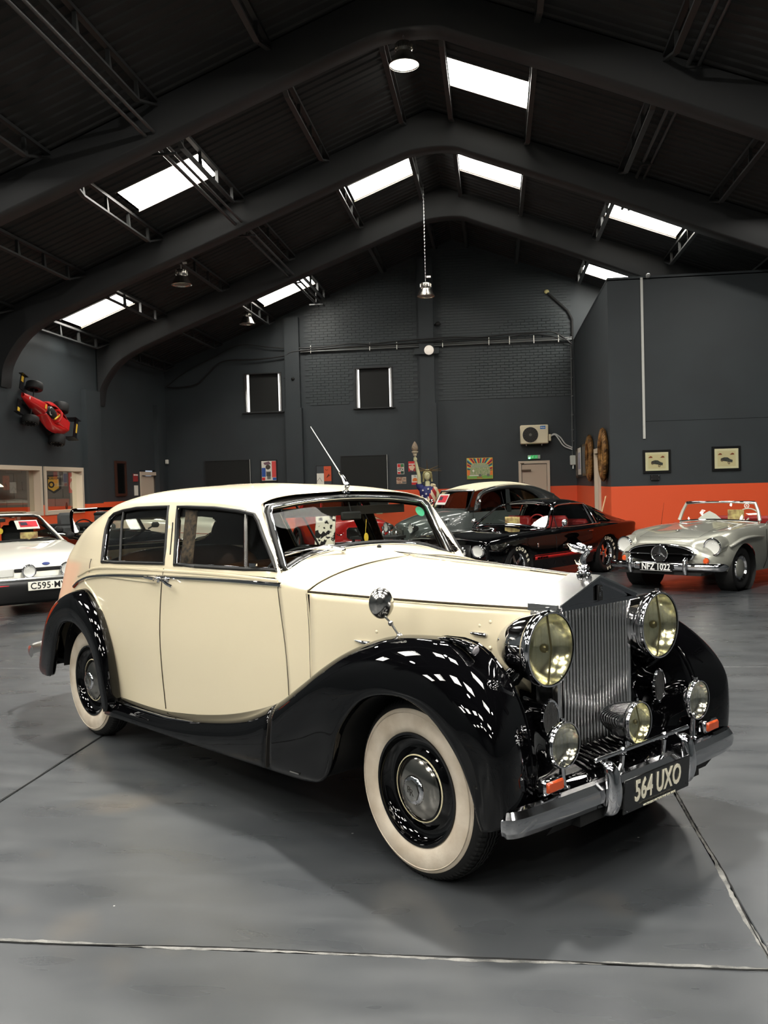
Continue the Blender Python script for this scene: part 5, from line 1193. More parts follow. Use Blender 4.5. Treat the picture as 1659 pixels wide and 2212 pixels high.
MB().cyl((0, -.6, .31), (0, .6, .31), .04).obj('axle', MATTEBLACK, CV); MB().cyl((-2.37, -.6, .31), (-2.37, .6, .31), .04).obj('axle', MATTEBLACK, CV)
half([[(-.93,.55,1.48),(-.93,.3,1.515),(-.93,0,1.525)], [(-1.3,.56,1.545),(-1.3,.3,1.595),(-1.3,0,1.61)], [(-1.9,.56,1.59),(-1.9,.3,1.64),(-1.9,0,1.65)], [(-2.4,.56,1.53),(-2.4,.3,1.575),(-2.4,0,1.585)], [(-2.85,.56,1.37),(-2.85,.3,1.40),(-2.85,0,1.41)], [(-3.2,.55,1.08),(-3.22,.3,1.10),(-3.22,0,1.10)]]).obj('canvas_roof', CANV, CV, solid=.02, merge=.001)
W_ = MB().grid(np.array([[(-.73, v, 1.15) for v in (-.62, 0, .62)], [(-.93, v*.88, 1.48) for v in (-.62, 0, .62)]])).obj('windscreen', GLASS, CV)
strip([(-.73, -.63, 1.14), (-.73, .63, 1.14), (-.93, .56, 1.49), (-.93, -.56, 1.49)], .020, 6, True).obj('screen_frame', GREYD, W_)
strip([(.36, .0, .95), (.05, 0, 1.045), (-.6, 0, 1.135)], .012).obj('bonnet_bead', GREYP, CV)
G_ = MB().box((.44, 0, .66), (.03, .36, .32), bev=.03).obj('grille', GREYD, CV)
b = MB()
for k in range(9): z = .53+k*.033; b.prism([(.46, -.15, z-.03), (.46, 0, z+.012), (.46, .15, z-.03), (.46, .15, z-.02), (.46, 0, z+.022), (.46, -.15, z-.02)], (.012, 0, 0))
b.obj('grille_bars', GREYP, G_)['kind'] = 'stuff'
for z in (.62, .72): strip([(.485, -.10, z-.06), (.485, 0, z), (.485, .10, z-.06)], .010).obj('chevron', DCHROME, G_)
strip([(.62, -.5, .42), (.64, 0, .42), (.62, .5, .42)], .03).obj('front_bumper', GREYP, CV)
for s in (-1, 1): strip([(.62, s*.3, .30), (.66, s*.3, .45), (.60, s*.3, .58)], .016).obj('bumper_hoop', GREYP, CV)
bench(CV, -1.5, .5, mat('brown_cloth', (90, 60, 44), .9), .5, 1.1)
MB().box((-.85, 0, 1.08), (.08, 1.2, .08)).obj('dashboard', MATTEBLACK, CV)
CARDRED = mat('card_red', (206, 42, 56), .6)
def salecard(R, M, label, w_=.36, h_=.24):
    o = MB().box((0, 0, 0), (.004, w_, h_)).obj('sale_card', WHITE); tag(o, label, 'sign'); incar(o, R, M)
    MB().box((.004, .02, .01), (.003, w_*.78, h_*.66)).obj('red_print', CARDRED, o); MB().box((.007, -w_*.14, h_*.08), (.003, w_*.30, h_*.34)).obj('photo_print', mat('card_photo', (60, 50, 70), .6), o); return o
salecard(CV, Matrix.Translation((-.79, -.33, 1.33)) @ Matrix.Rotation(math.radians(-31), 4, 'Y'), 'red and white sale card in the grey car windscreen')

# ---- white hatchback with spot lamps
FO = thing('white_hatchback', 'white hatchback with two round spot lamps on its grille', 'car', (-6.69, 12.32, 0), math.radians(-44))
fsts = [(.76, [(.66,.40),(.70,.46),(.71,.56),(.69,.655),(.5,.675),(0,.685)]), (.70, [(.74,.34),(.785,.44),(.79,.58),(.76,.69),(.5,.72),(0,.735)]), (.3, [(.77,.26),(.81,.42),(.82,.62),(.78,.79),(.5,.82),(0,.84)]), (-.3, [(.77,.22),(.82,.42),(.83,.66),(.79,.87),(.5,.90),(0,.92)]), (-.62, [(.77,.22),(.82,.42),(.83,.68),(.79,.905),(.5,.94),(0,.955)]),
 (-.66, [(.77,.22),(.82,.42),(.83,.68),(.79,.91),(.72,.93),(.70,.90)]), (-1.5, [(.77,.22),(.82,.42),(.83,.68),(.79,.93),(.74,.94),(.71,.90)]), (-2.6, [(.76,.25),(.81,.42),(.82,.68),(.78,.93),(.72,.94),(.70,.92)])]
body(FO, fsts, 'body', WHITEP, ((0, .30, .35), (-2.35, .30, .35)))
for u in (0, -2.35):
    for s in (-1, 1): carwheel(FO, u, .70, .29, s, 'steel', .17)
    MB().cyl((u, -.6, .29), (u, .6, .29), .04, n=8).obj('axle', MATTEBLACK, FO)
half([[(-1.17,.545,1.30),(-1.16,.3,1.325),(-1.155,0,1.33)], [(-1.6,.565,1.335),(-1.6,.3,1.365),(-1.6,0,1.37)], [(-2.3,.56,1.32),(-2.3,.3,1.35),(-2.3,0,1.36)], [(-2.6,.55,1.26),(-2.62,.3,1.29),(-2.62,0,1.30)]]).obj('roof', WHITEP, FO, solid=.03, merge=.001)
MB().box((-1.5, 0, 1.375), (.5, .8, .02), bev=.008).obj('sunroof', mat('smoked_panel', (120, 100, 76), .3), FO)
W_ = MB().grid(net([[(-.68,-.68,.93),(-.60,-.35,.955),(-.57,0,.965),(-.60,.35,.955),(-.68,.68,.93)], [(-.92,-.61,1.12),(-.86,-.33,1.145),(-.84,0,1.15),(-.86,.33,1.145),(-.92,.61,1.12)], [(-1.16,-.54,1.295),(-1.13,-.3,1.315),(-1.12,0,1.32),(-1.13,.3,1.315),(-1.16,.54,1.295)]], 3, 3)).obj('windscreen', GLASS, FO)
strip(smooth([(-.68,-.68,.93),(-.60,-.35,.955),(-.57,0,.965),(-.60,.35,.955),(-.68,.68,.93),(-.92,.61,1.12),(-1.16,.54,1.295),(-1.13,.3,1.318),(-1.12,0,1.323),(-1.13,-.3,1.318),(-1.16,-.54,1.295),(-.92,-.61,1.12)], 3, True), .016, 6, True).obj('screen_rubber', MATTEBLACK, W_)
for s in (-1, 1):
    MB().grid(np.array([[(-.66, s*.76, .92), (-.95, s*.67, 1.12), (-1.2, s*.565, 1.31)], [(-.74, s*.77, .92), (-1.03, s*.68, 1.12), (-1.28, s*.575, 1.32)]])).obj('screen_pillar', WHITEP, FO, solid=.03)
    MB().grid(np.array([[(-.74, s*.76, .93), (-1.27, s*.565, 1.31)], [(-2.5, s*.76, .94), (-2.45, s*.56, 1.31)]])).obj('side_glass', DGLASS, FO)
    MB().box((-2.55, s*.66, 1.12), (.1, .06, .42)).obj('rear_pillar', WHITEP, FO)
    l = MB().box((.745, s*.56, .60), (.05, .25, .115), bev=.012).obj('headlamp', LREF, FO); MB().box((.775, s*.56, .60), (.012, .26, .125), bev=.005).obj('lens', CLEAR, l)
    MB().box((.735, s*.735, .60), (.05, .09, .115), bev=.01).obj('indicator', ORL, FO)
    roundlamp(FO, 'spot_lamp', (.83, s*.255, .61), .080, depth=.05, shell=MATTEBLACK)
    MB().ball((-.78, s*.90, 1.0), (.05, .075, .05), 12).obj('door_mirror', MATTEBLACK, FO)
    MB().tube([(-.55, s*.02+.2, .975), (-.66, s*.3+.25, .985)], .010, 6).obj('wiper', MATTEBLACK, FO)
MB().box((.755, 0, .625), (.04, .86, .05), bev=.01).obj('grille', MATTEBLACK, FO)
b = MB(); b.lathe([(0, 0), (.055, 0), (.05, .008), (0, .01)], frame((.755, 0, .695), (1, 0, .6), (0, 0, 1)) @ Matrix.Diagonal((.42, 1, 1, 1)), 24); b.obj('oval_badge', mat('blue_badge', (48, 62, 120), .3), FO)
strip([(.80, -.80, .515), (.86, -.5, .515), (.88, 0, .515), (.86, .5, .515), (.80, .80, .515)], .018, 8).obj('bright_strip', BRUSHED, FO)
b = MB().grid(net([[(.70, v*1.0, .50), (.86-.1*abs(v)**3, v, .50), (.90-.12*abs(v)**3, v, .42), (.86-.1*abs(v)**3, v, .30), (.78, v, .18)] for v in (-.82, -.5, 0, .5, .82)], 4, 3)); b.obj('front_bumper', mat('black_bumper', (20, 20, 20), .45), FO, solid=.02)
strip([(.87, -.78, .44), (.885, -.52, .44)], .006).obj('red_pinline', CARDRED, FO)
pl = MB().box((.915, .02, .415), (.012, .64, .118), bev=.003).obj('number_plate', mat('white_plate', (226, 224, 212), .4), FO)
text('C595·MVO', .122, 'plate_characters', MATTEBLACK, pl, facing((.9225, .02, .412), (0, 1, 0)), bold=.0018, sx=.98, space=1.06)
bench(FO, -1.55, .48, MATTEBLACK, .5, 1.12); MB().box((-.85, 0, .92), (.2, 1.3, .06)).obj('dashboard', MATTEBLACK, FO)
for s in (-1, 1): MB().box((-1.62, s*.36, 1.18), (.07, .25, .12), bev=.03).obj('head_rest', MATTEBLACK, FO)
b = MB().box((-1.08, -.06, 1.26), (.03, .17, .05), bev=.01); b.tube([(-1.06, -.06, 1.24), (-1.05, -.06, 1.14)], .003, 4); b.obj('interior_mirror', MATTEBLACK, FO)
incar(tag(MB().lathe([(0, 0), (.035, 0), (.035, .004), (0, .004)], frame((0, 0, 0), (1, 0, 0), (0, 0, 1)) @ Matrix.Diagonal((1.3, 1, 1, 1)), 16).obj('air_freshener', mat('yellow_tag', (214, 180, 60), .5)), 'yellow oval tag hanging from the white hatchback mirror', 'tag'), FO, Matrix.Translation((-1.045, -.06, 1.10)))
salecard(FO, Matrix.Translation((-.935, .30, 1.185)) @ Matrix.Rotation(math.radians(-50), 4, 'Y'), 'red and white sale card inside the white hatchback windscreen', .34, .20)
incar(tag(MB().box((0, 0, .06), (.005, .26, .12)).obj('display_card', MATS['card_yellow']), 'yellow printed card on the white hatchback dashboard', 'card'), FO, Matrix.Translation((-.80, .28, .955)))

# ---- black convertible, hood down
BC = thing('black_convertible', 'black open-topped car with grey seats behind the white hatchback', 'car', (-6.33, 15.15, 0), math.radians(-41))
kst = [(.75, [(.62,.42),(.68,.5),(.68,.62),(.6,.72),(.35,.75),(0,.76)]), (.4, [(.74,.32),(.78,.5),(.79,.68),(.73,.82),(.4,.84),(0,.85)]), (-.3, [(.76,.28),(.80,.5),(.80,.72),(.75,.89),(.4,.92),(0,.93)]), (-.75, [(.76,.28),(.80,.5),(.80,.72),(.76,.91),(.4,.95),(0,.96)]),
 (-.80, [(.76,.28),(.80,.5),(.80,.72),(.76,.92),(.70,.92),(.68,.8)]), (-2.4, [(.76,.28),(.80,.5),(.80,.72),(.76,.92),(.70,.93),(.68,.8)]), (-2.45, [(.76,.28),(.80,.5),(.80,.72),(.76,.92),(.5,.96),(0,.96)]), (-3.1, [(.70,.4),(.74,.5),(.74,.7),(.68,.86),(.4,.9),(0,.9)])]
body(BC, kst, 'body', BLACKP, ((0, .31, .36), (-2.45, .31, .36)))
for u in (0, -2.45):
    for s in (-1, 1): carwheel(BC, u, .70, .30, s, 'steel', .17)
    MB().cyl((u, -.6, .3), (u, .6, .3), .04, n=8).obj('axle', MATTEBLACK, BC)
W_ = MB().grid(np.array([[(-.80, -.66, .95), (-.72, 0, .97), (-.80, .66, .95)], [(-1.06, -.56, 1.32), (-1.0, 0, 1.34), (-1.06, .56, 1.32)]])).obj('windscreen', GLASS, BC)
strip(smooth([(-.80, -.68, .94), (-1.06, -.58, 1.31), (-1.04, -.4, 1.34), (-1.0, 0, 1.35), (-1.04, .4, 1.34), (-1.06, .58, 1.31), (-.80, .68, .94)], 4), .030, 8).obj('screen_frame', BLACKP, W_)
MB().box((-1.06, .0, 1.26), (.03, .34, .05), bev=.012).obj('interior_mirror', MATTEBLACK, BC)
bench(BC, -1.75, .46, mat('grey_cloth_seat', (70, 72, 72), .8), .5, 1.0)
for s in (-1, 1): MB().box((-1.88, s*.36, 1.16), (.10, .30, .26), bev=.05).obj('head_rest', MATS['grey_cloth_seat'], BC)
for s in (-1, 1):
    b = MB().box((-.82, s*.92, 1.02), (.08, .15, .10), bev=.03); b.tube([(-.84, s*.78, .95), (-.83, s*.88, 1.0)], .015, 6); b.obj('door_mirror', MATTEBLACK, BC)
    roundlamp(BC, 'headlamp', (.70, s*.50, .62), .085); strip([(-.3, s*.76, .90), (.4, s*.74, .83)], .006).obj('bright_strip', BRUSHED, BC)
b = MB().tube(smooth([(-1.12, -.34+.19*math.cos(a), 1.0+.17*math.sin(a)) for a in np.linspace(0, 2*PI, 17)[:-1]], 2, True), .013, 6, True); b.cyl((-1.12, -.34, 1.0), (-.9, -.34, .92), .02); b.obj('steering_wheel', MATTEBLACK, BC)
MB().box((-2.45, 0, 1.0), (.5, 1.3, .14), bev=.06).obj('folded_hood', mat('black_canvas', (20, 20, 20), .9), BC)
MB().box((-.95, 0, .93), (.2, 1.3, .08)).obj('dashboard', MATTEBLACK, BC); MB().box((-1.6, 0, .34), (1.7, 1.4, .04)).obj('floor_pan', MATTEBLACK, BC)

# ---- ivory saloon seen through the windows
WS = thing('ivory_saloon', 'ivory old saloon seen through the cream car side windows', 'car', (-5.55, 19.2, 0), math.radians(-28))
wst = [(.70, [(.55,.45),(.60,.5),(.60,.66),(.55,.76),(.3,.84),(0,.86)]), (.62, [(.72,.38),(.78,.5),(.78,.70),(.72,.82),(.35,.90),(0,.93)]), (.2, [(.78,.32),(.83,.5),(.83,.74),(.76,.92),(.4,.98),(0,1.03)]), (-.4, [(.78,.28),(.84,.5),(.84,.78),(.78,.96),(.42,1.03),(0,1.08)]), (-.95, [(.78,.28),(.84,.5),(.84,.8),(.80,.98),(.5,1.07),(0,1.11)]), (-2.6, [(.78,.28),(.84,.5),(.84,.8),(.80,1.0),(.5,1.07),(0,1.10)]), (-3.5, [(.76,.35),(.80,.5),(.80,.8),(.74,.95),(.4,1.0),(0,1.0)]), (-3.65, [(.6,.4),(.7,.5),(.7,.7),(.6,.85),(.4,.9),(0,.9)])]
body(WS, wst, 'body', IVORY, ((0, .33, .37), (-2.65, .33, .37)))
half([[(-1.05,.70,1.08),(-1.0,.4,1.14),(-.98,0,1.15)], [(-1.4,.60,1.42),(-1.4,.35,1.47),(-1.4,0,1.49)], [(-2.0,.62,1.47),(-2.0,.35,1.52),(-2.0,0,1.54)], [(-2.7,.60,1.42),(-2.7,.35,1.46),(-2.7,0,1.47)], [(-3.2,.66,1.08),(-3.2,.4,1.10),(-3.2,0,1.10)]]).obj('roof', IVORY, WS, merge=.001, solid=.02)
for s in (-1, 1):
    MB().grid(np.array([[(-1.1, s*.78, 1.0), (-1.42, s*.61, 1.41)], [(-3.1, s*.78, 1.0), (-2.65, s*.61, 1.41)]])).obj('side_glass', DGLASS, WS)
    for u in (0, -2.65): carwheel(WS, u, .72, .32, s, 'cap', .16)
    MB().tube([(.40, s*.62, .70), (.60, s*.63, .72), (.70, s*.635, .72)], [.08, .13, .135], 20).obj('lamp_pod', IVORY, WS)
    roundlamp(WS, 'headlamp', (.70, s*.635, .72), .11, (1, s*.0, 0))
    b = MB().tube([(.22, s*.70, .95), (.21, s*.70, 1.06)], .008, 6); b.ball((.21, s*.70, 1.10), (.03, .055, .05), 12); b.obj('wing_mirror', CHROME, WS)
    strip([(.2, s*.845, .72), (-.9, s*.85, .74)], .008).obj('side_trim', CHROME, WS)
for u in (0, -2.65): MB().cyl((u, -.7, .32), (u, .7, .32), .05, n=8).obj('axle', MATTEBLACK, WS)
MB().box((.72, 0, .66), (.06, .55, .34), bev=.03).obj('grille', CHROME, WS); strip([(.80, -.8, .42), (.90, 0, .42), (.80, .8, .42)], .05).obj('front_bumper', CHROME, WS)

# ---- small red car seen through the windscreen
RD_ = thing('small_red_car', 'small red car with cream mirrors seen through the windscreen', 'car', (-3.25, 20.4, 0), math.radians(-62))
rst = [(.50, [(.60,.36),(.64,.45),(.64,.62),(.60,.76),(.3,.84),(0,.86)]), (.40, [(.66,.3),(.70,.45),(.70,.66),(.66,.82),(.35,.90),(0,.92)]), (-.1, [(.66,.28),(.70,.45),(.70,.7),(.67,.90),(.35,.96),(0,.98)]), (-.40, [(.66,.28),(.70,.45),(.70,.72),(.67,.93),(.35,.99),(0,1.01)]), (-1.3, [(.66,.28),(.70,.45),(.70,.72),(.67,.94),(.5,.96),(0,.96)]), (-2.35, [(.65,.3),(.69,.45),(.69,.7),(.66,.92),(.3,.94),(0,.94)])]
body(RD_, rst, 'body', REDP, ((0, .30, .34), (-2.04, .30, .34)))
half([[(-.62,.52,1.28),(-.60,.3,1.32),(-.60,0,1.335)], [(-1.2,.54,1.31),(-1.2,.3,1.35),(-1.2,0,1.36)], [(-2.1,.52,1.27),(-2.12,.3,1.31),(-2.12,0,1.32)]]).obj('roof', MATTEBLACK, RD_, merge=.001, solid=.03)
W_ = MB().grid(np.array([[(-.38, v, 1.0) for v in (-.60, 0, .60)], [(-.60, v*.86, 1.30) for v in (-.60, 0, .60)]])).obj('windscreen', DGLASS, RD_)
strip([(-.38, -.61, .99), (-.38, .61, .99), (-.60, .53, 1.31), (-.60, -.53, 1.31)], .014, 6, True).obj('chrome_surround', CHROME, W_)
CRM = mat('cream_mirror', (226, 220, 176), .4, coat=.5)
for s in (-1, 1):
    MB().grid(np.array([[(-.45, s*.64, .95), (-.66, s*.54, 1.29)], [(-2.2, s*.64, .95), (-2.1, s*.53, 1.27)]])).obj('side_glass', DGLASS, RD_)
    MB().tube([(-.42, s*.62, .96), (-.64, s*.53, 1.29)], .022, 6).obj('screen_pillar', REDP, RD_); MB().tube([(-2.2, s*.62, .96), (-2.1, s*.53, 1.27)], .06, 6).obj('rear_pillar', REDP, RD_)
    b = MB().box((-.42, s*.82, 1.02), (.06, .17, .10), bev=.02); b.obj('door_mirror', CRM, RD_)
    for u in (0, -2.04):
        carwheel(RD_, u, .64, .28, s, 'steel', .17)
        MB().lathe([(.33, -.05), (.39, .06), (.36, .09), (.33, .07)], frame((u, s*.68, .30), (0, s, 0), (1, 0, 0)), 30).obj('arch_flare', MATTEBLACK, RD_)
    roundlamp(RD_, 'headlamp', (.47, s*.47, .66), .09, (1, 0, .15))
for u in (0, -2.04): MB().cyl((u, -.6, .28), (u, .6, .28), .04, n=8).obj('axle', MATTEBLACK, RD_)
G_ = MB().box((.52, 0, .60), (.04, .66, .26), bev=.05).obj('grille', CHROME, RD_)
strip([(.58, -.62, .40), (.62, 0, .40), (.58, .62, .40)], .03).obj('front_bumper', CHROME, RD_)
incar(tag(MB().box((0, 0, 0), (.004, .16, .12)).obj('sale_card', CARDRED), 'red card inside the small red car windscreen', 'sign'), RD_, Matrix.Translation((-.46, .36, 1.17)) @ Matrix.Rotation(math.radians(-35), 4, 'Y'))
# ------------------------------------------------------------------ wall pictures, statue, equipment
def flat(name, plane, a0, a1, z0, z1, off, m, parent=None, th=.006):
    # thin rectangle on a wall: plane ('Y', value, dir) spans x; ('X', value, dir) spans y
    ax, val, d = plane; c = val+d*(off+th/2)
    b = MB(); b.box(((a0+a1)/2, c, (z0+z1)/2), (abs(a1-a0), th, z1-z0)) if ax == 'Y' else b.box((c, (a0+a1)/2, (z0+z1)/2), (th, abs(a1-a0), z1-z0))
    return b.obj(name, m, parent)
GP = ('Y', YF, -1); OP = ('Y', OY, -1); OS = ('X', OX, -1)
def pm_(n, c, r=.55): return mat(n, c, r)
RED = pm_('print_red', (206, 44, 44)); BLUE = pm_('print_blue', (46, 84, 160)); BLK = pm_('print_black', (20, 20, 20)); CRM2 = pm_('print_cream', (214, 196, 156)); WHT = pm_('print_white', (226, 222, 210))
GRN = pm_('print_green', (60, 120, 70)); YEL = pm_('print_yellow', (220, 180, 60)); ORN = pm_('print_orange', (226, 120, 50)); TAN = pm_('print_tan', (186, 160, 120)); GRY = pm_('print_grey', (110, 108, 102)); PNK = pm_('print_pink', (214, 140, 110))
def tpl(s, size, m, parent, x, y, z, bold=.002, sx=1.0, rot=0):
    M = facing((x, y, z), (math.cos(rot), 0, math.sin(rot)), (-math.sin(rot), 0, math.cos(rot))); return text(s, size, 'print_lettering', m, parent, M, bold=bold, sx=sx, extr=.0005)
Yp = YF-.012
# oil sign
s = flat('enamel_sign', GP, -2.69, -2.50, 1.935, 2.225, 0, WHT); tag(s, 'red, white and green oil sign with black letters, top left of the small signs', 'sign', 'small enamel signs behind the statue')
flat('red_print', GP, -2.68, -2.60, 2.13, 2.215, .006, RED, s, .003); flat('red_print', GP, -2.68, -2.60, 1.945, 2.00, .006, RED, s, .003); flat('green_print', GP, -2.595, -2.51, 2.13, 2.215, .006, GRN, s, .003); flat('green_print', GP, -2.595, -2.51, 1.945, 2.02, .006, pm_('print_dark_green', (28, 62, 44)), s, .003)
tpl('GTX', .082, BLK, s, -2.595, Yp, 2.062, .003, .95, .06); tpl('Castrol', .038, RED, s, -2.60, Yp, 2.118, .001, 1.1, .2)
s = flat('enamel_sign', GP, -2.38, -2.19, 2.00, 2.28, 0, RED); tag(s, 'red sign with cream figure shape, beside the statue arm', 'sign', 'small enamel signs behind the statue')
b = MB().prism([(-2.285+.075*math.cos(a)*(1+.25*math.sin(3*a)), YF-.006, 2.10+.075*math.sin(a)*(1+.2*math.cos(5*a))) for a in np.linspace(0, 2*PI, 24)[:-1]], (0, -.003, 0)); b.obj('cream_print', mat('print_blush', (226, 190, 160), .6), s)
flat('white_print', GP, -2.37, -2.20, 2.19, 2.215, .006, WHT, s, .003); flat('dark_print', GP, -2.35, -2.22, 2.005, 2.03, .006, mat('print_slate', (60, 60, 90), .6), s, .003)
s = flat('enamel_sign', GP, -2.72, -2.45, 1.67, 1.855, 0, mat('aged_cream_sign', (196, 168, 144), .6, noise=(18, (150, 116, 96), 0))); tag(s, 'aged cream sign with an oval logo, bottom left of the small signs', 'sign', 'small enamel signs behind the statue')
b = MB().tube([(-2.635+.062*math.cos(a), YF-.008, 1.80+.036*math.sin(a)) for a in np.linspace(0, 2*PI, 25)[:-1]], .004, 4, True); b.obj('oval_print', mat('print_rust', (140, 70, 56), .6), s); tpl('Esso', .05, MATS['print_rust'], s, -2.635, Yp, 1.80); flat('photo_print', GP, -2.56, -2.46, 1.68, 1.73, .006, GRY, s, .003); tpl('OIL', .05, GRY, s, -2.51, Yp, 1.80)
s = flat('enamel_sign', GP, -2.30, -2.11, 1.635, 1.905, 0, WHT); tag(s, 'white sign with orange shell over a red base, bottom right of the small signs', 'sign', 'small enamel signs behind the statue')
b = MB().prism([(-2.205+.07*math.cos(a), YF-.006, 1.755+.07*math.sin(a)) for a in np.linspace(-.4, PI+.4, 16)], (0, -.004, 0)); b.obj('orange_print', ORN, s); flat('red_print', GP, -2.30, -2.11, 1.637, 1.70, .006, RED, s, .003); tpl('OIL', .04, GRY, s, -2.205, Yp, 1.87)
s = flat('tin_poster', ('Y', YF-.14, -1), -1.885, -1.60, 1.80, 2.205, 0, mat('aged_schedule_poster', (206, 178, 134), .7, noise=(7, (186, 156, 112), 0))); tag(s, 'aged tan poster with dark cars on the pier behind the statue head', 'poster')
for z in (1.86, 2.07): flat('photo_print', ('Y', YF-.14, -1), -1.84, -1.66, z, z+.055, .006, mat('print_umber', (90, 74, 56), .7, noise=(30, (150, 130, 100), 0)), s, .003)
# rainbow camper van picture
vx0, vx1, vz0, vz1 = -.777, -.074, 1.745, 2.32; s = flat('canvas_print', GP, vx0, vx1, vz0, vz1, 0, YEL, None, .03); tag(s, 'rainbow-rayed canvas picture of an old camper van on the dark wall', 'picture')
cx, cz = (vx0+vx1)/2, 1.97; cols = [GRN, ORN, pm_('print_plum', (76, 34, 66)), RED, YEL, pm_('print_teal', (110, 190, 160)), pm_('print_navy', (40, 40, 110))]
def clipray(a):
    dx, dz = math.cos(a), math.sin(a); t = 9
    if dx > 1e-6: t = min(t, (vx1-.01-cx)/dx)
    if dx < -1e-6: t = min(t, (vx0+.01-cx)/dx)
    if dz > 1e-6: t = min(t, (vz1-.01-cz)/dz)
    return (cx+dx*t, cz+dz*t)
N_ = 44
for k in range(N_):
    a0, a1 = PI*k/N_, PI*(k+1)/N_; p, q = clipray(a0), clipray(a1)
    MB().prism([(cx, YF-.031, cz), (p[0], YF-.031, p[1]), (q[0], YF-.031, q[1])], (0, -.002, 0)).obj('colour_ray', cols[k % 7], s)
flat('ground_print', GP, vx0+.01, vx1-.01, vz0+.01, vz0+.10, .030, pm_('print_lime', (120, 170, 80)), s, .003); flat('ground_print', GP, vx0+.01, vx1-.01, vz0+.10, cz, .030, ORN, s, .003)
VAN = mat('van_patterned_print', (178, 172, 140), .6, noise=(26, (120, 150, 96), 0))
b = MB().prism([(x, YF-.034, z) for x, z in [(-.70,1.83),(-.16,1.84),(-.14,1.93),(-.16,2.05),(-.20,2.14),(-.30,2.18),(-.58,2.175),(-.655,2.14),(-.69,2.00)]], (0, -.004, 0)); b.obj('van_print', VAN, s)
flat('bumper_print', GP, -.71, -.42, 1.83, 1.85, .038, WHT, s, .003)
b = MB().prism([(x, YF-.0385, z) for x, z in [(-.66,2.06),(-.19,2.05),(-.22,2.12),(-.64,2.125)]], (0, -.003, 0)); b.obj('window_print', mat('print_window', (150, 158, 130), .5), s)
for x in (-.42, -.20): MB().lathe([(0, 0), (.04, 0), (.04, .004), (0, .004)], frame((x, YF-.040, 1.845), (0, -1, 0)), 16).obj('wheel_print', GRY, s)
MB().lathe([(0, 0), (.028, 0), (.028, .004), (0, .004)], frame((-.60, YF-.040, 1.97), (0, -1, 0)), 16).obj('lamp_print', WHT, s)
tpl('ROCK', .05, RED, s, -.43, YF-.034, 1.785)
# framed posters on the far wall
def framed(x0, x1, z0, z1, plane, label, m, e=.03, fm=BLK, th=.03):
    f = flat('picture_frame', plane, x0, x1, z0, z1, 0, fm, None, th); tag(f, label, 'picture'); flat('print', plane, x0+e, x1-e, z0+e, z1-e, th, m, f, .004); return f
s = framed(-6.545, -6.07, 1.83, 2.44, GP, 'black framed poster of blue and red blocks on the far wall', WHT)
for a in ((-6.51,-6.40,1.97,2.22,BLUE),(-6.51,-6.42,1.87,1.95,RED),(-6.22,-6.10,1.95,2.40,mat('print_salmon', (214, 74, 70), .5)),(-6.20,-6.10,1.87,1.94,BLUE),(-6.36,-6.26,1.90,2.10,GRY)): flat('colour_block', GP, *a[:4], .034, a[4], s, .003)
b = MB().ball((-6.33, YF-.036, 2.24), (.07, .004, .07), 12); b.obj('portrait_print', mat('print_dark', (70, 60, 50), .6), s)
for k in range(4): flat('stripe_print', GP, -6.38+k*.035, -6.36+k*.035, 1.98, 2.12, .037, BLK, s, .003)
MB().prism([(-6.46,YF-.036,2.36),(-6.30,YF-.036,2.40),(-6.24,YF-.036,2.32),(-6.42,YF-.036,2.30)], (0, -.003, 0)).obj('helmet_print', pm_('print_mauve', (120, 90, 100)), s)
s = framed(-4.965, -4.515, 1.60, 2.24, GP, 'black framed dark, white and orange print above the cream roof', mat('print_charcoal', (62, 66, 70), .5), .02)
flat('orange_print', GP, -4.74, -4.535, 1.80, 2.215, .034, pm_('print_burnt', (206, 84, 50)), s, .003); flat('white_print', GP, -4.945, -4.745, 1.70, 2.02, .034, WHT, s, .003)
for P_, r_ in (([(-4.66, YF-.04, 1.90), (-4.60, YF-.04, 2.0), (-4.63, YF-.04, 1.93), (-4.57, YF-.04, 1.97)], .010), ([(-4.70, YF-.04, 2.14), (-4.68, YF-.04, 2.10), (-4.62, YF-.04, 2.12)], .006), ([(-4.94, YF-.04, 1.80), (-4.86, YF-.04, 1.90), (-4.80, YF-.04, 1.79)], .005)): MB().tube(P_, r_, 5).obj('ink_stroke', BLK, s)
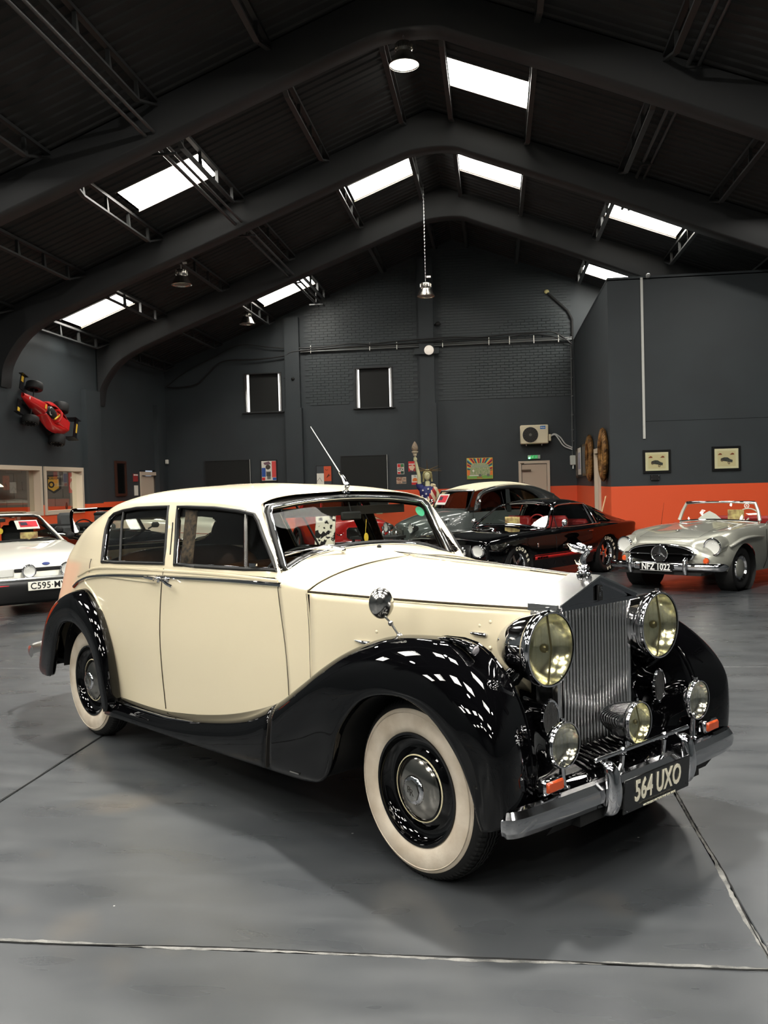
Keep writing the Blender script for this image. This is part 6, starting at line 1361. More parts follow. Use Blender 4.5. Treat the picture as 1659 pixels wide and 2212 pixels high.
# two framed car prints on the office wall
def sc2(v, c): return c+(v-c)*1.0172
for n, (x0, x1, z0, z1, lab) in enumerate(((2.765, 3.275, 1.735, 2.17, 'left one of two black framed vintage car prints, above the junction box'), (4.024, 4.542, 1.742, 2.20, 'right one of two black framed vintage car prints on the office wall'))):
    s = framed(x0, x1, z0, z1, OP, lab, mat('aged_paper', (240, 222, 188), .7), .045, mat('black_frame', (10, 10, 10), .35)); q = OY-.036
    flat('inner_panel', OP, x0+.095, x1-.095, z0+.085, z1-.085, .034, pm_('print_parchment', (232, 208, 166)), s, .002)
    cx, cz = (x0+x1)/2, (z0+z1)/2-.03
    b = MB().prism([(cx+dx, q-.002, cz+dz) for dx, dz in [(-.11,.0),(-.10,.035),(-.04,.055),(.02,.05),(.06,.02),(.11,.0),(.10,-.045),(.05,-.035),(-.02,-.02),(-.09,-.01)]], (0, -.002, 0)); b.obj('car_print', mat('print_car_grey', (84, 80, 74), .6, noise=(40, (56, 50, 46), 0)), s)
    for dx, dz in ((-.085,-.005),(.04,-.05)): MB().lathe([(.014, 0), (.022, 0), (.022, .002), (.014, .002)], frame((cx+dx, q-.005, cz+dz), (0, -1, 0)), 14).obj('wheel_print', mat('print_brown', (90, 60, 44), .6), s)
    for dx in (-.12, .10): MB().prism([(cx+dx-.04, q-.002, cz+.10), (cx+dx+.04, q-.002, cz+.10), (cx+dx+.03, q-.002, cz+.125), (cx+dx, q-.002, cz+.135)], (0, -.002, 0)).obj('small_car_print', mat('print_red_brown', (150, 74, 44), .6), s)
    flat('cover_glass', OP, x0+.045, x1-.045, z0+.045, z1-.045, .042, GLASS, s, .002)
jb = flat('junction_box', OP, 2.90, 3.06, 1.605, 1.70, 0, MATTEBLACK, None, .06); tag(jb, 'black junction box under the left framed car print', 'box')
for x in (2.915, 3.045):
    for z in (1.62, 1.685): MB().ball((x, OY-.062, z), .007, 6).obj('screw', BRUSHED, jb)
b = MB().ball((2.91, OY-.10, 5.42), (.045, .045, .045), 14); b.cyl((2.91, OY, 5.42), (2.91, OY-.1, 5.42), .03); tag(b.obj('security_camera', mat('camera_grey', (120, 120, 120), .3)), 'small round camera high beside the cable trunking', 'camera')
b = MB().ball((-5.52, YF-.14, 4.66), (.05, .05, .05), 14); b.cyl((-5.6, YF-.02, 4.5), (-5.52, YF-.14, 4.64), .02); b.cyl((-5.8, YF-.05, 4.70), (-5.52, YF-.1, 4.67), .01); tag(b.obj('security_camera', MATTEBLACK), 'small dark camera beside the left upper window', 'camera')
b = MB().ball((-1.46, YF-.17, 5.98), (.07, .05, .06), 12); b.cyl((-1.55, YF, 5.98), (-1.46, YF-.17, 5.98), .03); tag(b.obj('security_camera', MATTEBLACK), 'dark camera high on the right of the tall pier', 'camera')
o = MB().lathe([(0, .05), (.09, .045), (.125, .02), (.13, 0), (0, 0)], frame((-1.715, T0-.25, 5.27), (0, -1, 0)), 28).obj('bulkhead_light', mat('opal_glass', (236, 230, 220), .4, emit=((255, 240, 225), .35))); tag(o, 'round white bulkhead light on the pier under the cables', 'light')
# frames and golden tyre rings on the office side wall
for n, (y0, y1, z0, z1, m, fm, lab) in enumerate(((24.2, 24.82, 1.70, 2.46, mat('print_sepia', (100, 84, 66), .6), mat('brown_frame', (70, 56, 40), .5), 'small brown framed picture nearest the white switch box'),
        (23.22, 24.15, 1.72, 2.52, mat('print_pale_blue', (190, 188, 200), .5, noise=(5, (150, 150, 170), 0)), BLK, 'tall picture with white mount and black frame on the office side wall'),
        (22.0, 22.95, 1.74, 2.51, mat('print_dusk', (96, 98, 100), .5), mat('bronze_frame', (96, 78, 54), .5), 'brown framed dark picture beside the smaller golden tyre'))):
    f = flat('picture_frame', OS, y0, y1, z0, z1, 0, fm, None, .04); tag(f, lab, 'picture'); flat('mount', OS, y0+.06, y1-.06, z0+.06, z1-.06, .04, WHT if n == 1 else GRY, f, .004); flat('print', OS, y0+.17, y1-.17, z0+.20, z1-.18, .044, m, f, .004)
GOLD = mat('carved_gold_bronze', (168, 124, 70), .42, .35, noise=(8, (74, 50, 28), 0), bump=(30, .6, .01))
def tyre_ring(y, z, R_, r, label):
    M = frame((OX-.065, y, z), (-1, 0, 0), (0, 0, 1)) @ Matrix.Diagonal((1, 1, .42, 1)); b = MB(); b.lathe([(R_-r*.55, .04), (R_-r*.75, -.05), (R_-r*.3, -.13), (R_+r*.3, -.14), (R_+r*.8, -.08), (R_+r*.95, 0), (R_+r*.8, .08), (R_+r*.3, .14), (R_-r*.3, .13), (R_-r*.75, .05), (R_-r*.55, .04)], M, 48); o = b.obj('tyre_ornament', GOLD); tag(o, label, 'tyre')
    b = MB()
    for k in range(46):
        Rm = Matrix.Rotation(2*PI*k/46, 4, 'Z')
        for sg in (1, -1): b.prism([(R_+r*.2, -.02, sg*.145), (R_+r*.85, -.005, sg*.09), (R_+r*1.05, .035, sg*.01), (R_+r*.98, .05, sg*.01), (R_+r*.75, .015, sg*.10), (R_+r*.15, 0, sg*.15)], (0, .012, 0), M @ Rm)
        b.box((R_-r*.15, 0, .135), (.07, .010, .02), M @ Rm)
    b.obj('tread_blocks', GOLD, o, angle=30, recalc=False)['kind'] = 'stuff'; return o
tyre_ring(20.95, 2.13, .40, .125, 'smaller-looking golden carved tyre farther along the office side wall'); tyre_ring(18.35, 2.13, .40, .125, 'large-looking golden carved tyre nearest the office corner')
b = MB().tube([(OX-.06, 18.03, 1.32), (OX-.40, 18.0, .04)], .014, 8); o = b.obj('broom', mat('pale_wood', (214, 184, 140), .6)); b = MB().box((OX-.40, 18.0, .06), (.08, .35, .12)); b.obj('bristles', mat('bristle', (90, 70, 50), .9), o); tag(o, 'broom with pale wooden handle leaning at the office corner', 'broom')
# air conditioner, pipes, exit sign, switch box
IV = mat('ac_ivory', (218, 206, 176), .45)
ac = MB().box((1.05, YF-.20, 2.895), (.74, .28, .50), bev=.02).obj('air_conditioner', IV); tag(ac, 'ivory outdoor air conditioner unit above the exit door', 'air conditioner')
M = frame((.945, YF-.343, 2.885), (0, -1, 0), (0, 0, 1)); b = MB().lathe([(0, 0), (.205, 0), (.205, .004), (0, .004)], M, 40); b.obj('fan_recess', mat('fan_dark', (40, 38, 36), .6), ac)
b = MB()
for r in (.05, .08, .11, .14, .17, .20): b.tube([M @ Vector((r*math.cos(a), r*math.sin(a), .014)) for a in np.linspace(0, 2*PI, 41)[:-1]], .003, 4, True)
for k in range(16): a = 2*PI*k/16; b.tube([M @ Vector((.03*math.cos(a), .03*math.sin(a), .012)), M @ Vector((.205*math.cos(a+.3), .205*math.sin(a+.3), .012))], .0025, 4)
b.obj('fan_grille', mat('fan_grille', (76, 72, 68), .5), ac)['kind'] = 'stuff'; MB().lathe([(0, .02), (.034, .02), (.036, .01)], M, 20).obj('fan_hub', GRY, ac)
bl = flat('brand_label', ('Y', YF-.34, -1), 1.205, 1.345, 3.03, 3.115, 0, mat('label_blue', (24, 112, 184), .4), ac, .004); text('Midea', .05, 'label_lettering', WHT, bl, facing((1.275, YF-.3455, 3.072), (1, 0, 0)), bold=.001)
MB().box((1.455, YF-.20, 2.80), (.07, .16, .18), bev=.01).obj('valve_cover', IV, ac)
for x in (.83, 1.24): MB().tube([(x, YF-.02, 2.60), (x, YF-.36, 2.60), (x, YF-.36, 2.64)], .014, 6).obj('bracket', DCHROME, ac)
PIPE = mat('white_pipe', (226, 226, 222), .5)
b = MB()
for dz, dx in ((0, 0), (-.05, -.04)): b.tube(smooth([(1.47, YF-.15, 2.84+dz*.3), (1.60, YF-.10, 2.90+dz*.4), (1.75+dx, YF-.08, 2.80+dz), (1.88+dx, YF-.07, 2.62+dz), (2.06, YF-.06, 2.52+dz)], 5), .017, 8)
tag(b.obj('refrigerant_pipes', PIPE), 'pair of white pipes curving from the air conditioner', 'pipe')
ex = MB().box((1.04, YF-.03, 2.30), (.33, .05, .10)).obj('exit_sign', mat('sign_ends', (170, 176, 166), .4)); tag(ex, 'green running-man exit sign above the beige door', 'sign')
EG = mat('exit_green', (40, 150, 84), .4, emit=((50, 190, 100), .5)); f = flat('green_panel', ('Y', YF-.055, -1), .955, 1.135, 2.255, 2.345, 0, EG, ex, .003)
b = MB(); b.tube([(.985, YF-.062, 2.27), (1.005, YF-.062, 2.30), (1.02, YF-.062, 2.325)], .005, 4); b.tube([(1.03, YF-.062, 2.275), (1.005, YF-.062, 2.30), (.985, YF-.062, 2.31)], .005, 4); b.ball((1.028, YF-.062, 2.333), .007, 6); b.tube([(1.095, YF-.062, 2.33), (1.095, YF-.062, 2.27)], .005, 4); b.tube([(1.08, YF-.062, 2.285), (1.095, YF-.062, 2.268), (1.11, YF-.062, 2.285)], .005, 4); b.obj('pictogram', WHT, f)
MB().ball((.915, YF-.07, 2.27), .022, 10).obj('indicator_light', mat('green_glow', (120, 255, 170), .4, emit=((90, 255, 150), 9)), ex)
b = MB().box((2.07, YF-.08, 2.18), (.16, .10, .26), bev=.02); sb = b.obj('switch_box', mat('switch_white', (206, 208, 198), .4)); tag(sb, 'white switch box in the corner beside the framed pictures', 'box'); MB().tube([(2.07, YF-.10, 2.05), (2.07, YF-.10, 1.95)], .02, 8).obj('cable_gland', PIPE, sb)
b = MB().tube([(2.08, YF-.04, 5.36), (2.075, YF-.04, 3.4), (2.065, YF-.04, 2.30)], .016, 8)
for z in (4.9, 4.4, 3.9, 3.4, 3.0, 2.7): b.box((2.08, YF-.04, z), (.06, .05, .03))
tag(b.obj('wall_conduit', mat('conduit_grey', (96, 98, 98), .5)), 'vertical grey conduit running down beside the air conditioner pipes', 'conduit')
tag(MB().tube(smooth([(1.49, YF-.04, 6.68), (2.0, YF-.04, 6.19), (2.12, YF-.04, 5.95), (2.12, YF-.04, 5.42)], 1), .035, 8).obj('cranked_conduit', MATTEBLACK), 'thick black cranked conduit at the gable upper right', 'conduit')
MB().ball((1.47, YF-.03, 6.72), (.07, .04, .06), 10).obj('filler_foam', mat('foam_yellow', (196, 184, 130), .8), wall_back)
# cable tray and loose cables across the gable
b = MB(); b.tube([(-5.3, YF-.10, 5.40), (2.1, YF-.10, 5.41)], .022, 8); b.tube([(-5.3, YF-.10, 5.45), (2.1, YF-.10, 5.46)], .016, 8)
tr = b.obj('conduit_run', mat('galvanised', (130, 132, 132), .35, .7)); tag(tr, 'pair of galvanised conduits crossing the gable wall', 'conduit')
for k, x in enumerate((-5.0, -3.35, -1.35, -.1, 1.1, 1.75, -2.6, .45)): MB().cyl((x, YF-.12, 5.35), (x, YF-.12, 5.56), .012).obj('clip', WHITE, tr)
CB = mat('black_cable', (26, 26, 26), .5)
for k, (lab, P, r) in enumerate((('thick black cable sagging from the conduits to the left corner', [(-.9, YF-.13, 5.49), (-3.0, YF-.13, 5.49), (-5.3, YF-.13, 5.43), (-5.75, YF-.12, 5.31), (-6.6, YF-.12, 5.24), (-7.5, YF-.12, 5.23), (-7.95, YF-.12, 4.9), (-8.29, YF-.12, 4.62), (-8.8, YF-.12, 4.55), (-9.15, YF-.12, 4.57)], .022),
     ('thin black cable rising from the left corner to the roof', [(-9.2, YF-.12, 4.58), (-8.587, YF-.12, 4.99), (-7.8, YF-.12, 5.34), (-7.0, YF-.12, 5.66), (-6.07, YF-.12, 5.55)], .014),
     ('wavy black cable bundle lying above the conduits', [(-6.07, YF-.12, 5.55), (-5.2, YF-.12, 5.50), (-4.47, YF-.12, 5.52), (-3.9, YF-.12, 5.56), (-3.34, YF-.12, 5.53), (-2.5, YF-.14, 5.57), (-1.83, YF-.27, 5.57), (-1.1, YF-.14, 5.60), (-.3, YF-.12, 5.57), (.4, YF-.12, 5.62), (1.19, YF-.12, 5.63), (1.6, YF-.12, 5.62), (1.87, YF-.12, 5.48), (2.1, YF-.12, 5.27)], .020),
     ('second black cable looping above the conduits on the right', [(-1.9, YF-.27, 5.50), (-1.0, YF-.14, 5.55), (.1, YF-.12, 5.50), (.9, YF-.12, 5.60), (1.5, YF-.12, 5.53), (2.04, YF-.12, 5.36)], .014))):
    tag(MB().tube(smooth(P, 6), r, 7).obj('cable', CB), lab, 'cable', 'cables across the gable wall')
# hanging service pipes under the roof
SP = mat('roof_pipe', (64, 64, 64), .4, .4)
b = MB(); b.tube([(-4.64, -6, 6.46), (-4.58, 24.0, 6.46)], .030, 10); b.tube([(-4.52, -6, 6.50), (-4.46, 24.2, 6.50)], .024, 10); o = b.obj('roof_pipe', SP)
tag(o, 'pair of long dark pipes hung beneath the left roof slope', 'pipe')
for k, y in enumerate((3, 8, 12.6, 16.9, 21.0, 23.6)): b = MB().box((-4.56, y, 6.42), (.36, .04, .03)); b.box((-4.56, y, 6.68), (.012, .012, .5)); b.obj('hanger', STEELC, o)
b = MB(); b.tube([(2.50, -6, 6.83), (2.53, 18.1, 6.83)], .030, 10); b.tube([(2.62, -6, 6.80), (2.65, 18.1, 6.80)], .024, 10); o = b.obj('roof_pipe', SP)
tag(o, 'pair of long pipes running to the right skylight', 'pipe')
for y in (9.6, 12, 15.5): MB().box((2.58, y, 6.80), (.2, .05, .06)).obj('clamp', STEELC, o)
# left wall: mirror, signs, paper
f = MB(); 
for a in ((21.35, 21.98, 2.36, 2.42), (21.35, 21.98, 1.55, 1.61), (21.35, 21.41, 1.61, 2.36), (21.92, 21.98, 1.61, 2.36)): f.box((XL+.03, (a[0]+a[1])/2, (a[2]+a[3])/2), (.05, a[1]-a[0], a[3]-a[2]))
f = f.obj('wall_mirror', mat('dark_mahogany', (58, 32, 22), .4)); tag(f, 'tall narrow mirror in a dark wooden frame beside the doorway', 'mirror'); MB().box((XL+.02, 21.665, 1.985), (.02, .52, .76)).obj('mirror_glass', mat('old_mirror', (90, 90, 90), .05, 1), f)
s = MB().box((XL+.01, 22.64, 2.01), (.015, .29, .20)).obj('notice', mat('notice_red', (150, 50, 50), .5)); tag(s, 'small red notice beside the left doorway', 'sign'); MB().box((XL+.02, 22.64, 2.08), (.004, .27, .03)).obj('white_heading', WHT, s)
tag(MB().box((XL+.01, 22.66, 1.68), (.01, .24, .26)).obj('paper_sheet', WHT), 'white paper pinned below the small red notice', 'paper')
tag(MB().box((XL+.05, 24.85, 2.47), (.08, .10, .12), bev=.01).obj('sensor', WHT), 'small white sensor in the far left corner', 'sensor')
# signs and furniture of the next room
NP = ('Y', 22.57, -1)
b = MB().prism([(-11.66, 22.57, 2.14), (-11.27, 22.57, 2.14), (-11.27, 22.57, 1.78), (-11.465, 22.57, 1.66), (-11.66, 22.57, 1.78)], (0, -.012, 0)); s = b.obj('shield_sign', pm_('print_board', (46, 46, 44))); tag(s, 'yellow shield-shaped tyre sign seen through the left interior window', 'sign')
MB().prism([(-11.61, 22.556, 2.095), (-11.32, 22.556, 2.095), (-11.32, 22.556, 1.80), (-11.465, 22.556, 1.715), (-11.61, 22.556, 1.80)], (0, -.004, 0)).obj('yellow_print', YEL, s); flat('black_band', ('Y', 22.552, -1), -11.61, -11.32, 2.03, 2.085, 0, BLK, s, .002)
text('MICHELIN', .05, 'print_lettering', YEL, s, facing((-11.465, 22.548, 2.058), (1, 0, 0)), bold=.0015, sx=1.0)
MB().lathe([(.045, 0), (.085, 0), (.085, .003), (.045, .003)], frame((-11.52, 22.551, 1.89), (0, -1, 0)), 20).obj('tyre_print', BLK, s)
s = flat('enamel_sign', NP, -11.05, -10.72, 1.66, 2.19, 0, mat('service_red', (196, 58, 52), .5)); tag(s, 'red service sign with pale figure seen through the left interior window', 'sign'); text('SERVICE', .06, 'print_lettering', WHT, s, facing((-10.89, 22.56, 2.06), (1, 0, 0)), bold=.002, sx=1.0)
MB().ball((-10.9, 22.562, 1.85), (.12, .004, .14), 14).obj('pale_print', mat('print_pale', (226, 204, 184), .6), s)
b = MB().lathe([(.02, .16), (.10, .14), (.24, .03), (.26, 0)], Matrix.Translation((-12.6, 21.6, 1.86)), 24); s = b.obj('pendant_shade', mat('lit_shade', (255, 236, 210), .5, emit=((255, 226, 190), 3))); tag(s, 'lit white pendant shade in the next room', 'lamp'); MB().cyl((-12.6, 21.6, 2.0), (-12.6, 21.6, 3.0), .006).obj('flex', MATTEBLACK, s)
b = MB(); b.box((-12.6, 20.6, .55), (1.3, .6, 1.1)); bn = b.obj('work_bench', pm_('bench_grey', (90, 86, 80))); tag(bn, 'grey workbench under the left interior window', 'bench')
IR = mat('dark_cast_iron', (44, 42, 38), .4, .6)
b = MB().box((-12.62, 20.5, 1.19), (.5, .3, .18), bev=.04); 
for k in range(4): b.cyl((-12.8+k*.12, 20.5, 1.25), (-12.86+k*.12, 20.42, 1.42-.03*k), .045)
b.tube(smooth([(-12.85, 20.35, 1.2), (-12.7, 20.3, 1.34), (-12.5, 20.3, 1.30), (-12.4, 20.35, 1.16)], 4), .03, 8); b.lathe([(.05, 0), (.12, .0), (.12, .05), (.05, .05)], frame((-12.36, 20.4, 1.22), (0, -1, 0)), 20); o = b.obj('engine', IR); tag(o, 'dark old engine standing on the workbench', 'engine')
b = MB().lathe([(.05, 0), (.04, .03), (.02, .1), (.03, .2), (.015, .3)], Matrix.Translation((-10.95, 22.2, 1.12)), 12); b.tube([(-10.9, 22.2, 1.13), (-10.8, 22.2, 1.3), (-10.75, 22.2, 1.16)], .02, 6); o = b.obj('figurine', IR); tag(o, 'dark bronze figurine behind the second interior window', 'figurine')
tag(MB().box((-10.9, 22.25, .56), (.9, .4, 1.12)).obj('side_cabinet', pm_('cabinet_grey', (120, 112, 100))), 'low cabinet carrying the figurine in the next room', 'cabinet')
# racing car model on the left wall
RM = thing('racing_car_model', 'red open-wheel racing car model hung on the upper left wall', 'model car')
nose = Vector((0, -1.15, .36)).normalized(); zax = Vector((1, 0, 0)); yax = zax.cross(nose).normalized()
RMM = Matrix((nose, yax, zax)).transposed().to_4x4(); RMM.translation = Vector((XL+.19, 17.55, 3.32)); RM.matrix_world = RMM @ Matrix.Scale(.9, 4)
RCR = mat('racing_red', (200, 28, 28), .3, 0, .8)
def sec_(x, hw, z0, z1, fl=1): return [(x, 0, z0), (x, -hw*fl, z0), (x, -hw, (z0+z1)/2), (x, -hw*.6, z1), (x, 0, z1+.01)]
for sg in (1, -1):
    A = [[(p[0], p[1]*sg, p[2]) for p in sec_(*q)] for q in ((.98, .05, .0, .06), (.8, .085, -.02, .09), (.45, .13, -.06, .16), (.2, .15, -.08, .19))]
    MB().grid(net(A, 4, 3)).obj('nose', RCR, RM)
    A = [[(p[0], p[1]*sg, p[2]) for p in q] for q in ([(.2,.15,-.08),(.2,.16,.02),(.2,.13,.19)], [(0,.17,-.09),(0,.24,.0),(0,.14,.18)], [(-.25,.20,-.1),(-.25,.33,.02),(-.25,.20,.17)], [(-.6,.18,-.1),(-.6,.30,.04),(-.6,.16,.18)], [(-.95,.10,-.06),(-.95,.18,.06),(-.95,.08,.16)])]
    MB().grid(net(A, 4, 3)).obj('side_pod', RCR, RM, solid=.015)
    for x, r, w2 in ((.50, .185, .16), (-.76, .185, .21)):
        M = frame((x, sg*.40, 0), (0, sg, 0), (1, 0, 0)); t = MB().lathe([(r*.55, w2*.3), (r*.6, w2/2), (r*.92, w2/2), (r, w2*.38), (r, -w2*.38), (r*.92, -w2/2), (r*.5, -w2/2)], M, 32).obj('wheel', TYRE, RM)
        MB().lathe([(r*.55, w2*.35), (r*.3, w2*.25), (0, w2*.3)], M, 20).obj('rim', MATTEBLACK, t)
        b = MB(); [b.ball(M @ Vector((r*.72*math.cos(a), r*.72*math.sin(a), w2/2+.003)), .008, 5) for a in np.linspace(0, 2*PI, 13)[:-1]]; b.obj('rim_studs', BRUSHED, t)['kind'] = 'stuff'
        MB().tube([(x, sg*.12, .0), (x, sg*.36, 0)], .014, 6).obj('wishbone', MATTEBLACK, RM)
    b = MB().box((.98, sg*.28, -.02), (.16, .32, .015)); b.box((1.02, sg*.44, .02), (.24, .012, .10)); fw = b.obj('front_wing', mat('gloss_black', (10, 10, 14), .3), RM); MB().box((1.0, sg*.36, -.008), (.08, .12, .012)).obj('yellow_decal', YEL, fw)
    MB().box((-1.12, sg*.24, .16), (.26, .014, .26)).obj('rear_wing_plate', MATS['gloss_black'], RM)
b = MB().box((-1.1, 0, .26), (.12, .47, .02)); b.box((-1.18, 0, .20), (.14, .47, .02)); rw = b.obj('rear_wing', MATS['gloss_black'], RM); MB().box((-1.1, 0, .274), (.05, .22, .008)).obj('yellow_decal', YEL, rw); MB().box((-1.2, 0, .214), (.03, .20, .008)).obj('white_decal', WHT, rw)
MB().ball((-.06, 0, .165), (.24, .12, .06), 20).obj('cockpit', MATTEBLACK, RM); b = MB().tube(smooth([(-.30,-.15,.10),(-.30,-.12,.24),(-.32,0,.28),(-.30,.12,.24),(-.30,.15,.10)], 4), .03, 8); b.obj('head_surround', RCR, RM)
MB().tube([(-.18, .12, .20), (-.42, -.10, .22)], .022, 6).obj('yellow_strap', YEL, RM); MB().box((-.6, 0, .05), (.8, .3, .24), bev=.05).obj('engine_cover', RCR, RM)
b = MB(); b.box((.28, .0, .205), (.05, .10, .012)); b.obj('yellow_badge', YEL, RM); MB().lathe([(0, .008), (.03, .008), (.035, 0)], Matrix.Translation((.78, 0, .095)), 14).obj('white_roundel', WHT, RM)
b = MB().tube([(.02+.07*math.cos(a), .09*math.sin(a), .20) for a in np.linspace(0, 2*PI, 17)[:-1]], .010, 5, True); b.obj('steering_wheel', WHITE, RM)
MB().box((-.1, 0, -.15), (1.4, .1, .12)).obj('wall_bracket', STEELC, RM)
# cowhide chair, display table behind the cars
COW = mat('cowhide', (222, 214, 196), .9, noise=(11, (20, 18, 16), 0)); MATS['cowhide'].node_tree.nodes['Color Ramp'].color_ramp.elements[0].position = .53; MATS['cowhide'].node_tree.nodes['Color Ramp'].color_ramp.elements[1].position = .55
ch = thing('cowhide_chair', 'chair covered in black and white cowhide seen through the windscreen', 'chair', (-3.25, 16.2, 0), math.radians(-15))
MB().box((0, 0, .50), (.42, .46, .12), bev=.03).obj('seat', COW, ch); M = Matrix.Rotation(math.radians(-9), 4, 'X'); MB().box((.0, .24, .86), (.40, .07, .66), M @ Matrix.Translation((0, 0, 0)), bev=.02).obj('backrest', COW, ch)
for sx in (-1, 1):
    for sy in (-1, 1): MB().cyl((sx*.18, sy*.2, .46), (sx*.19, sy*.22, 0), .016).obj('leg', MATTEBLACK, ch)
t = thing('display_table', 'dark display table with small items behind the cream car', 'table', (-2.15, 16.4, 0), math.radians(-15))
MB().box((0, 0, .70), (.9, .5, .05)).obj('table_top', MATTEBLACK, t)
for sx in (-1, 1):
    for sy in (-1, 1): MB().box((sx*.4, sy*.2, .34), (.04, .04, .68)).obj('leg', MATTEBLACK, t)
tag(MB().box((-2.35, 16.38, .86), (.30, .2, .26), bev=.02).obj('black_case', MATTEBLACK), 'black case standing on the display table', 'case')
for k, wh in enumerate(('nearest the black case', 'between two others', 'farthest from the black case')): tag(MB().lathe([(.03, 0), (.035, .05), (.012, .10), (.03, .16), (.028, .17), (0, .17)], Matrix.Translation((-2.05+k*.12, 16.36, .725)), 14).obj('chrome_trophy', CHROME), 'small chrome trophy on the display table, '+wh, 'trophy', 'chrome trophies on the display table')
tag(MB().prism([(-1.36, 20.7, 1.22), (-1.18, 20.7, 1.50), (-1.05, 20.7, 1.38), (-1.28, 20.7, 1.12)], (0, .02, 0)).obj('beige_card', mat('beige_card', (206, 192, 150), .7)), 'tilted beige card between the statue and grey car', 'card')
MB().cyl((-1.2, 20.75, 0), (-1.2, 20.72, 1.3), .015).obj('stand', MATTEBLACK, bpy.data.objects['beige_card'])

# ---------------- statue
SK = mat('statue_greenish_cream', (196, 194, 152), .55); 
STX, STY = -1.60, 21.5
stt = thing('torch_statue', 'life-size statue of a crowned woman raising a torch, draped in stars and stripes', 'statue', (STX, STY, 0), 0)
def skin(name, pts, edges, m, parent, sub=2):
    me = bpy.data.meshes.new(name); me.from_pydata([p[:3] for p in pts], edges, []); o = bpy.data.objects.new(name, me); COL.objects.link(o); o.parent = parent; o.data.materials.append(m)
    md = o.modifiers.new('skin', 'SKIN'); 
    for i, p in enumerate(pts):
        sv = me.skin_vertices[0].data[i]; sv.radius = (p[3], p[4] if len(p) > 4 else p[3]); sv.use_root = (i == 0)
    md.use_smooth_shade = True; s_ = o.modifiers.new('sub', 'SUBSURF'); s_.levels = sub; s_.render_levels = sub; return o
# body: hips, waist, chest, neck, head; raised right arm (viewer's left), lowered left arm; legs
B_ = [(0,0,1.0,.15,.12),(0,0,1.18,.12,.10),(0,0,1.42,.155,.11),(0,0,1.57,.10,.08),(0,-.01,1.66,.055,.055),(0,-.01,1.73,.06,.06),
      (-.15,0,1.55,.065),(-.205,-.01,1.68,.052),(-.195,-.03,1.84,.048),(-.235,-.05,2.02,.040),(-.265,-.07,2.20,.030),
      (.16,0,1.54,.065),(.235,-.0,1.40,.05),(.25,-.02,1.22,.045),(.20,-.12,1.12,.035),(.13,-.17,1.12,.028),
      (-.09,0,.92,.10),(-.10,0,.55,.07),(-.10,.02,.25,.05),(.09,0,.92,.10),(.11,-.04,.55,.07),(.10,0,.25,.05)]
skin('body', B_, [(0,1),(1,2),(2,3),(3,4),(4,5),(2,6),(6,7),(7,8),(8,9),(9,10),(2,11),(11,12),(12,13),(13,14),(14,15),(0,16),(16,17),(17,18),(0,19),(19,20),(20,21)], SK, stt)
hd = MB().ball((0, -.015, 1.86), (.085, .10, .125), 24); hd.ball((0, -.04, 1.80), (.06, .065, .075), 16); hd.prism([(-.013, -.105, 1.84), (.013, -.105, 1.84), (0, -.135, 1.835), (0, -.108, 1.885)], (0, .03, 0)); hd.ball((0, -.100, 1.80), (.026, .012, .009), 10)
for sx in (-1, 1): hd.ball((sx*.033, -.104, 1.872), (.016, .010, .009), 10); hd.ball((sx*.085, -.01, 1.85), (.012, .02, .03), 10)
head = hd.obj('head', SK, stt)
b = MB(); b.ball((0, .01, 1.90), (.105, .11, .10), 20); b.ball((0, .10, 1.84), (.06, .06, .06), 12)
for sx in (-1, 1): b.tube(smooth([(0, -.09, 1.945), (sx*.06, -.085, 1.92), (sx*.095, -.04, 1.86), (sx*.095, .02, 1.78), (sx*.10, .03, 1.70)], 4), [.022]*9+[.02]*8, 8)
b.obj('hair', mat('statue_hair', (176, 168, 118), .6, bump=(40, .8, .01)), head)
b = MB().tube([(.108*math.cos(a), .108*math.sin(a), 1.965) for a in np.linspace(0, 2*PI, 25)[:-1]], .014, 6, True); cr_ = b.obj('crown', mat('crown_bronze', (104, 86, 60), .5, .5), stt)
for k in range(7):
    a = PI*(k)/6; d = Vector((math.cos(a), .0, math.sin(a)*.55+.02)); p = Vector((.10*math.cos(a), -.02, 1.955+.03*math.sin(a))); 
    d = Vector((math.cos(a), -.1, .25*math.sin(a)-.05*abs(math.cos(a))+.02)).normalized(); MB().tube([p, p+d*.24], [.014, .004], 6).obj('spike', MATS['crown_bronze'], cr_)
# hand with five fingers round the torch handle
hb = MB(); hx, hy, hz = -.27, -.085, 2.235; hb.ball((hx+.02, hy, hz), (.022, .032, .04), 12)
for k in range(4): z = hz+.033-k*.02; hb.tube(smooth([(hx+.025, hy-.03, z), (hx-.005, hy-.048, z), (hx-.032, hy-.03, z), (hx-.034, hy-.005, z-.003)], 3), [.0095, .009, .009, .0088, .0086, .0084, .008, .0078, .0075, .007], 7)
hb.tube(smooth([(hx+.02, hy+.03, hz-.01), (hx-.005, hy+.042, hz+.012), (hx-.03, hy+.024, hz+.028)], 3), [.011, .0105, .010, .0098, .0095, .009, .0085], 7)
hb.obj('hand', SK, stt)
tc_ = MB().lathe([(0, -.10), (.018, -.09), (.018, .06), (.03, .08), (.045, .10), (.04, .115), (.055, .15), (.075, .165), (.078, .185), (.05, .19), (0, .19)], Matrix.Translation((hx-.005, hy-.01, hz)), 20); to = tc_.obj('torch', mat('torch_stone', (186, 176, 150), .6), stt)
b = MB().lathe(cr([(.05, .19), (.075, .24), (.07, .30), (.045, .36), (.015, .41), (0, .42)], 3).tolist(), Matrix.Translation((hx-.005, hy-.01, hz)), 14); fl2 = b.obj('flame', mat('flame_grey_brown', (132, 116, 98), .8, bump=(25, 1, .03)), to)
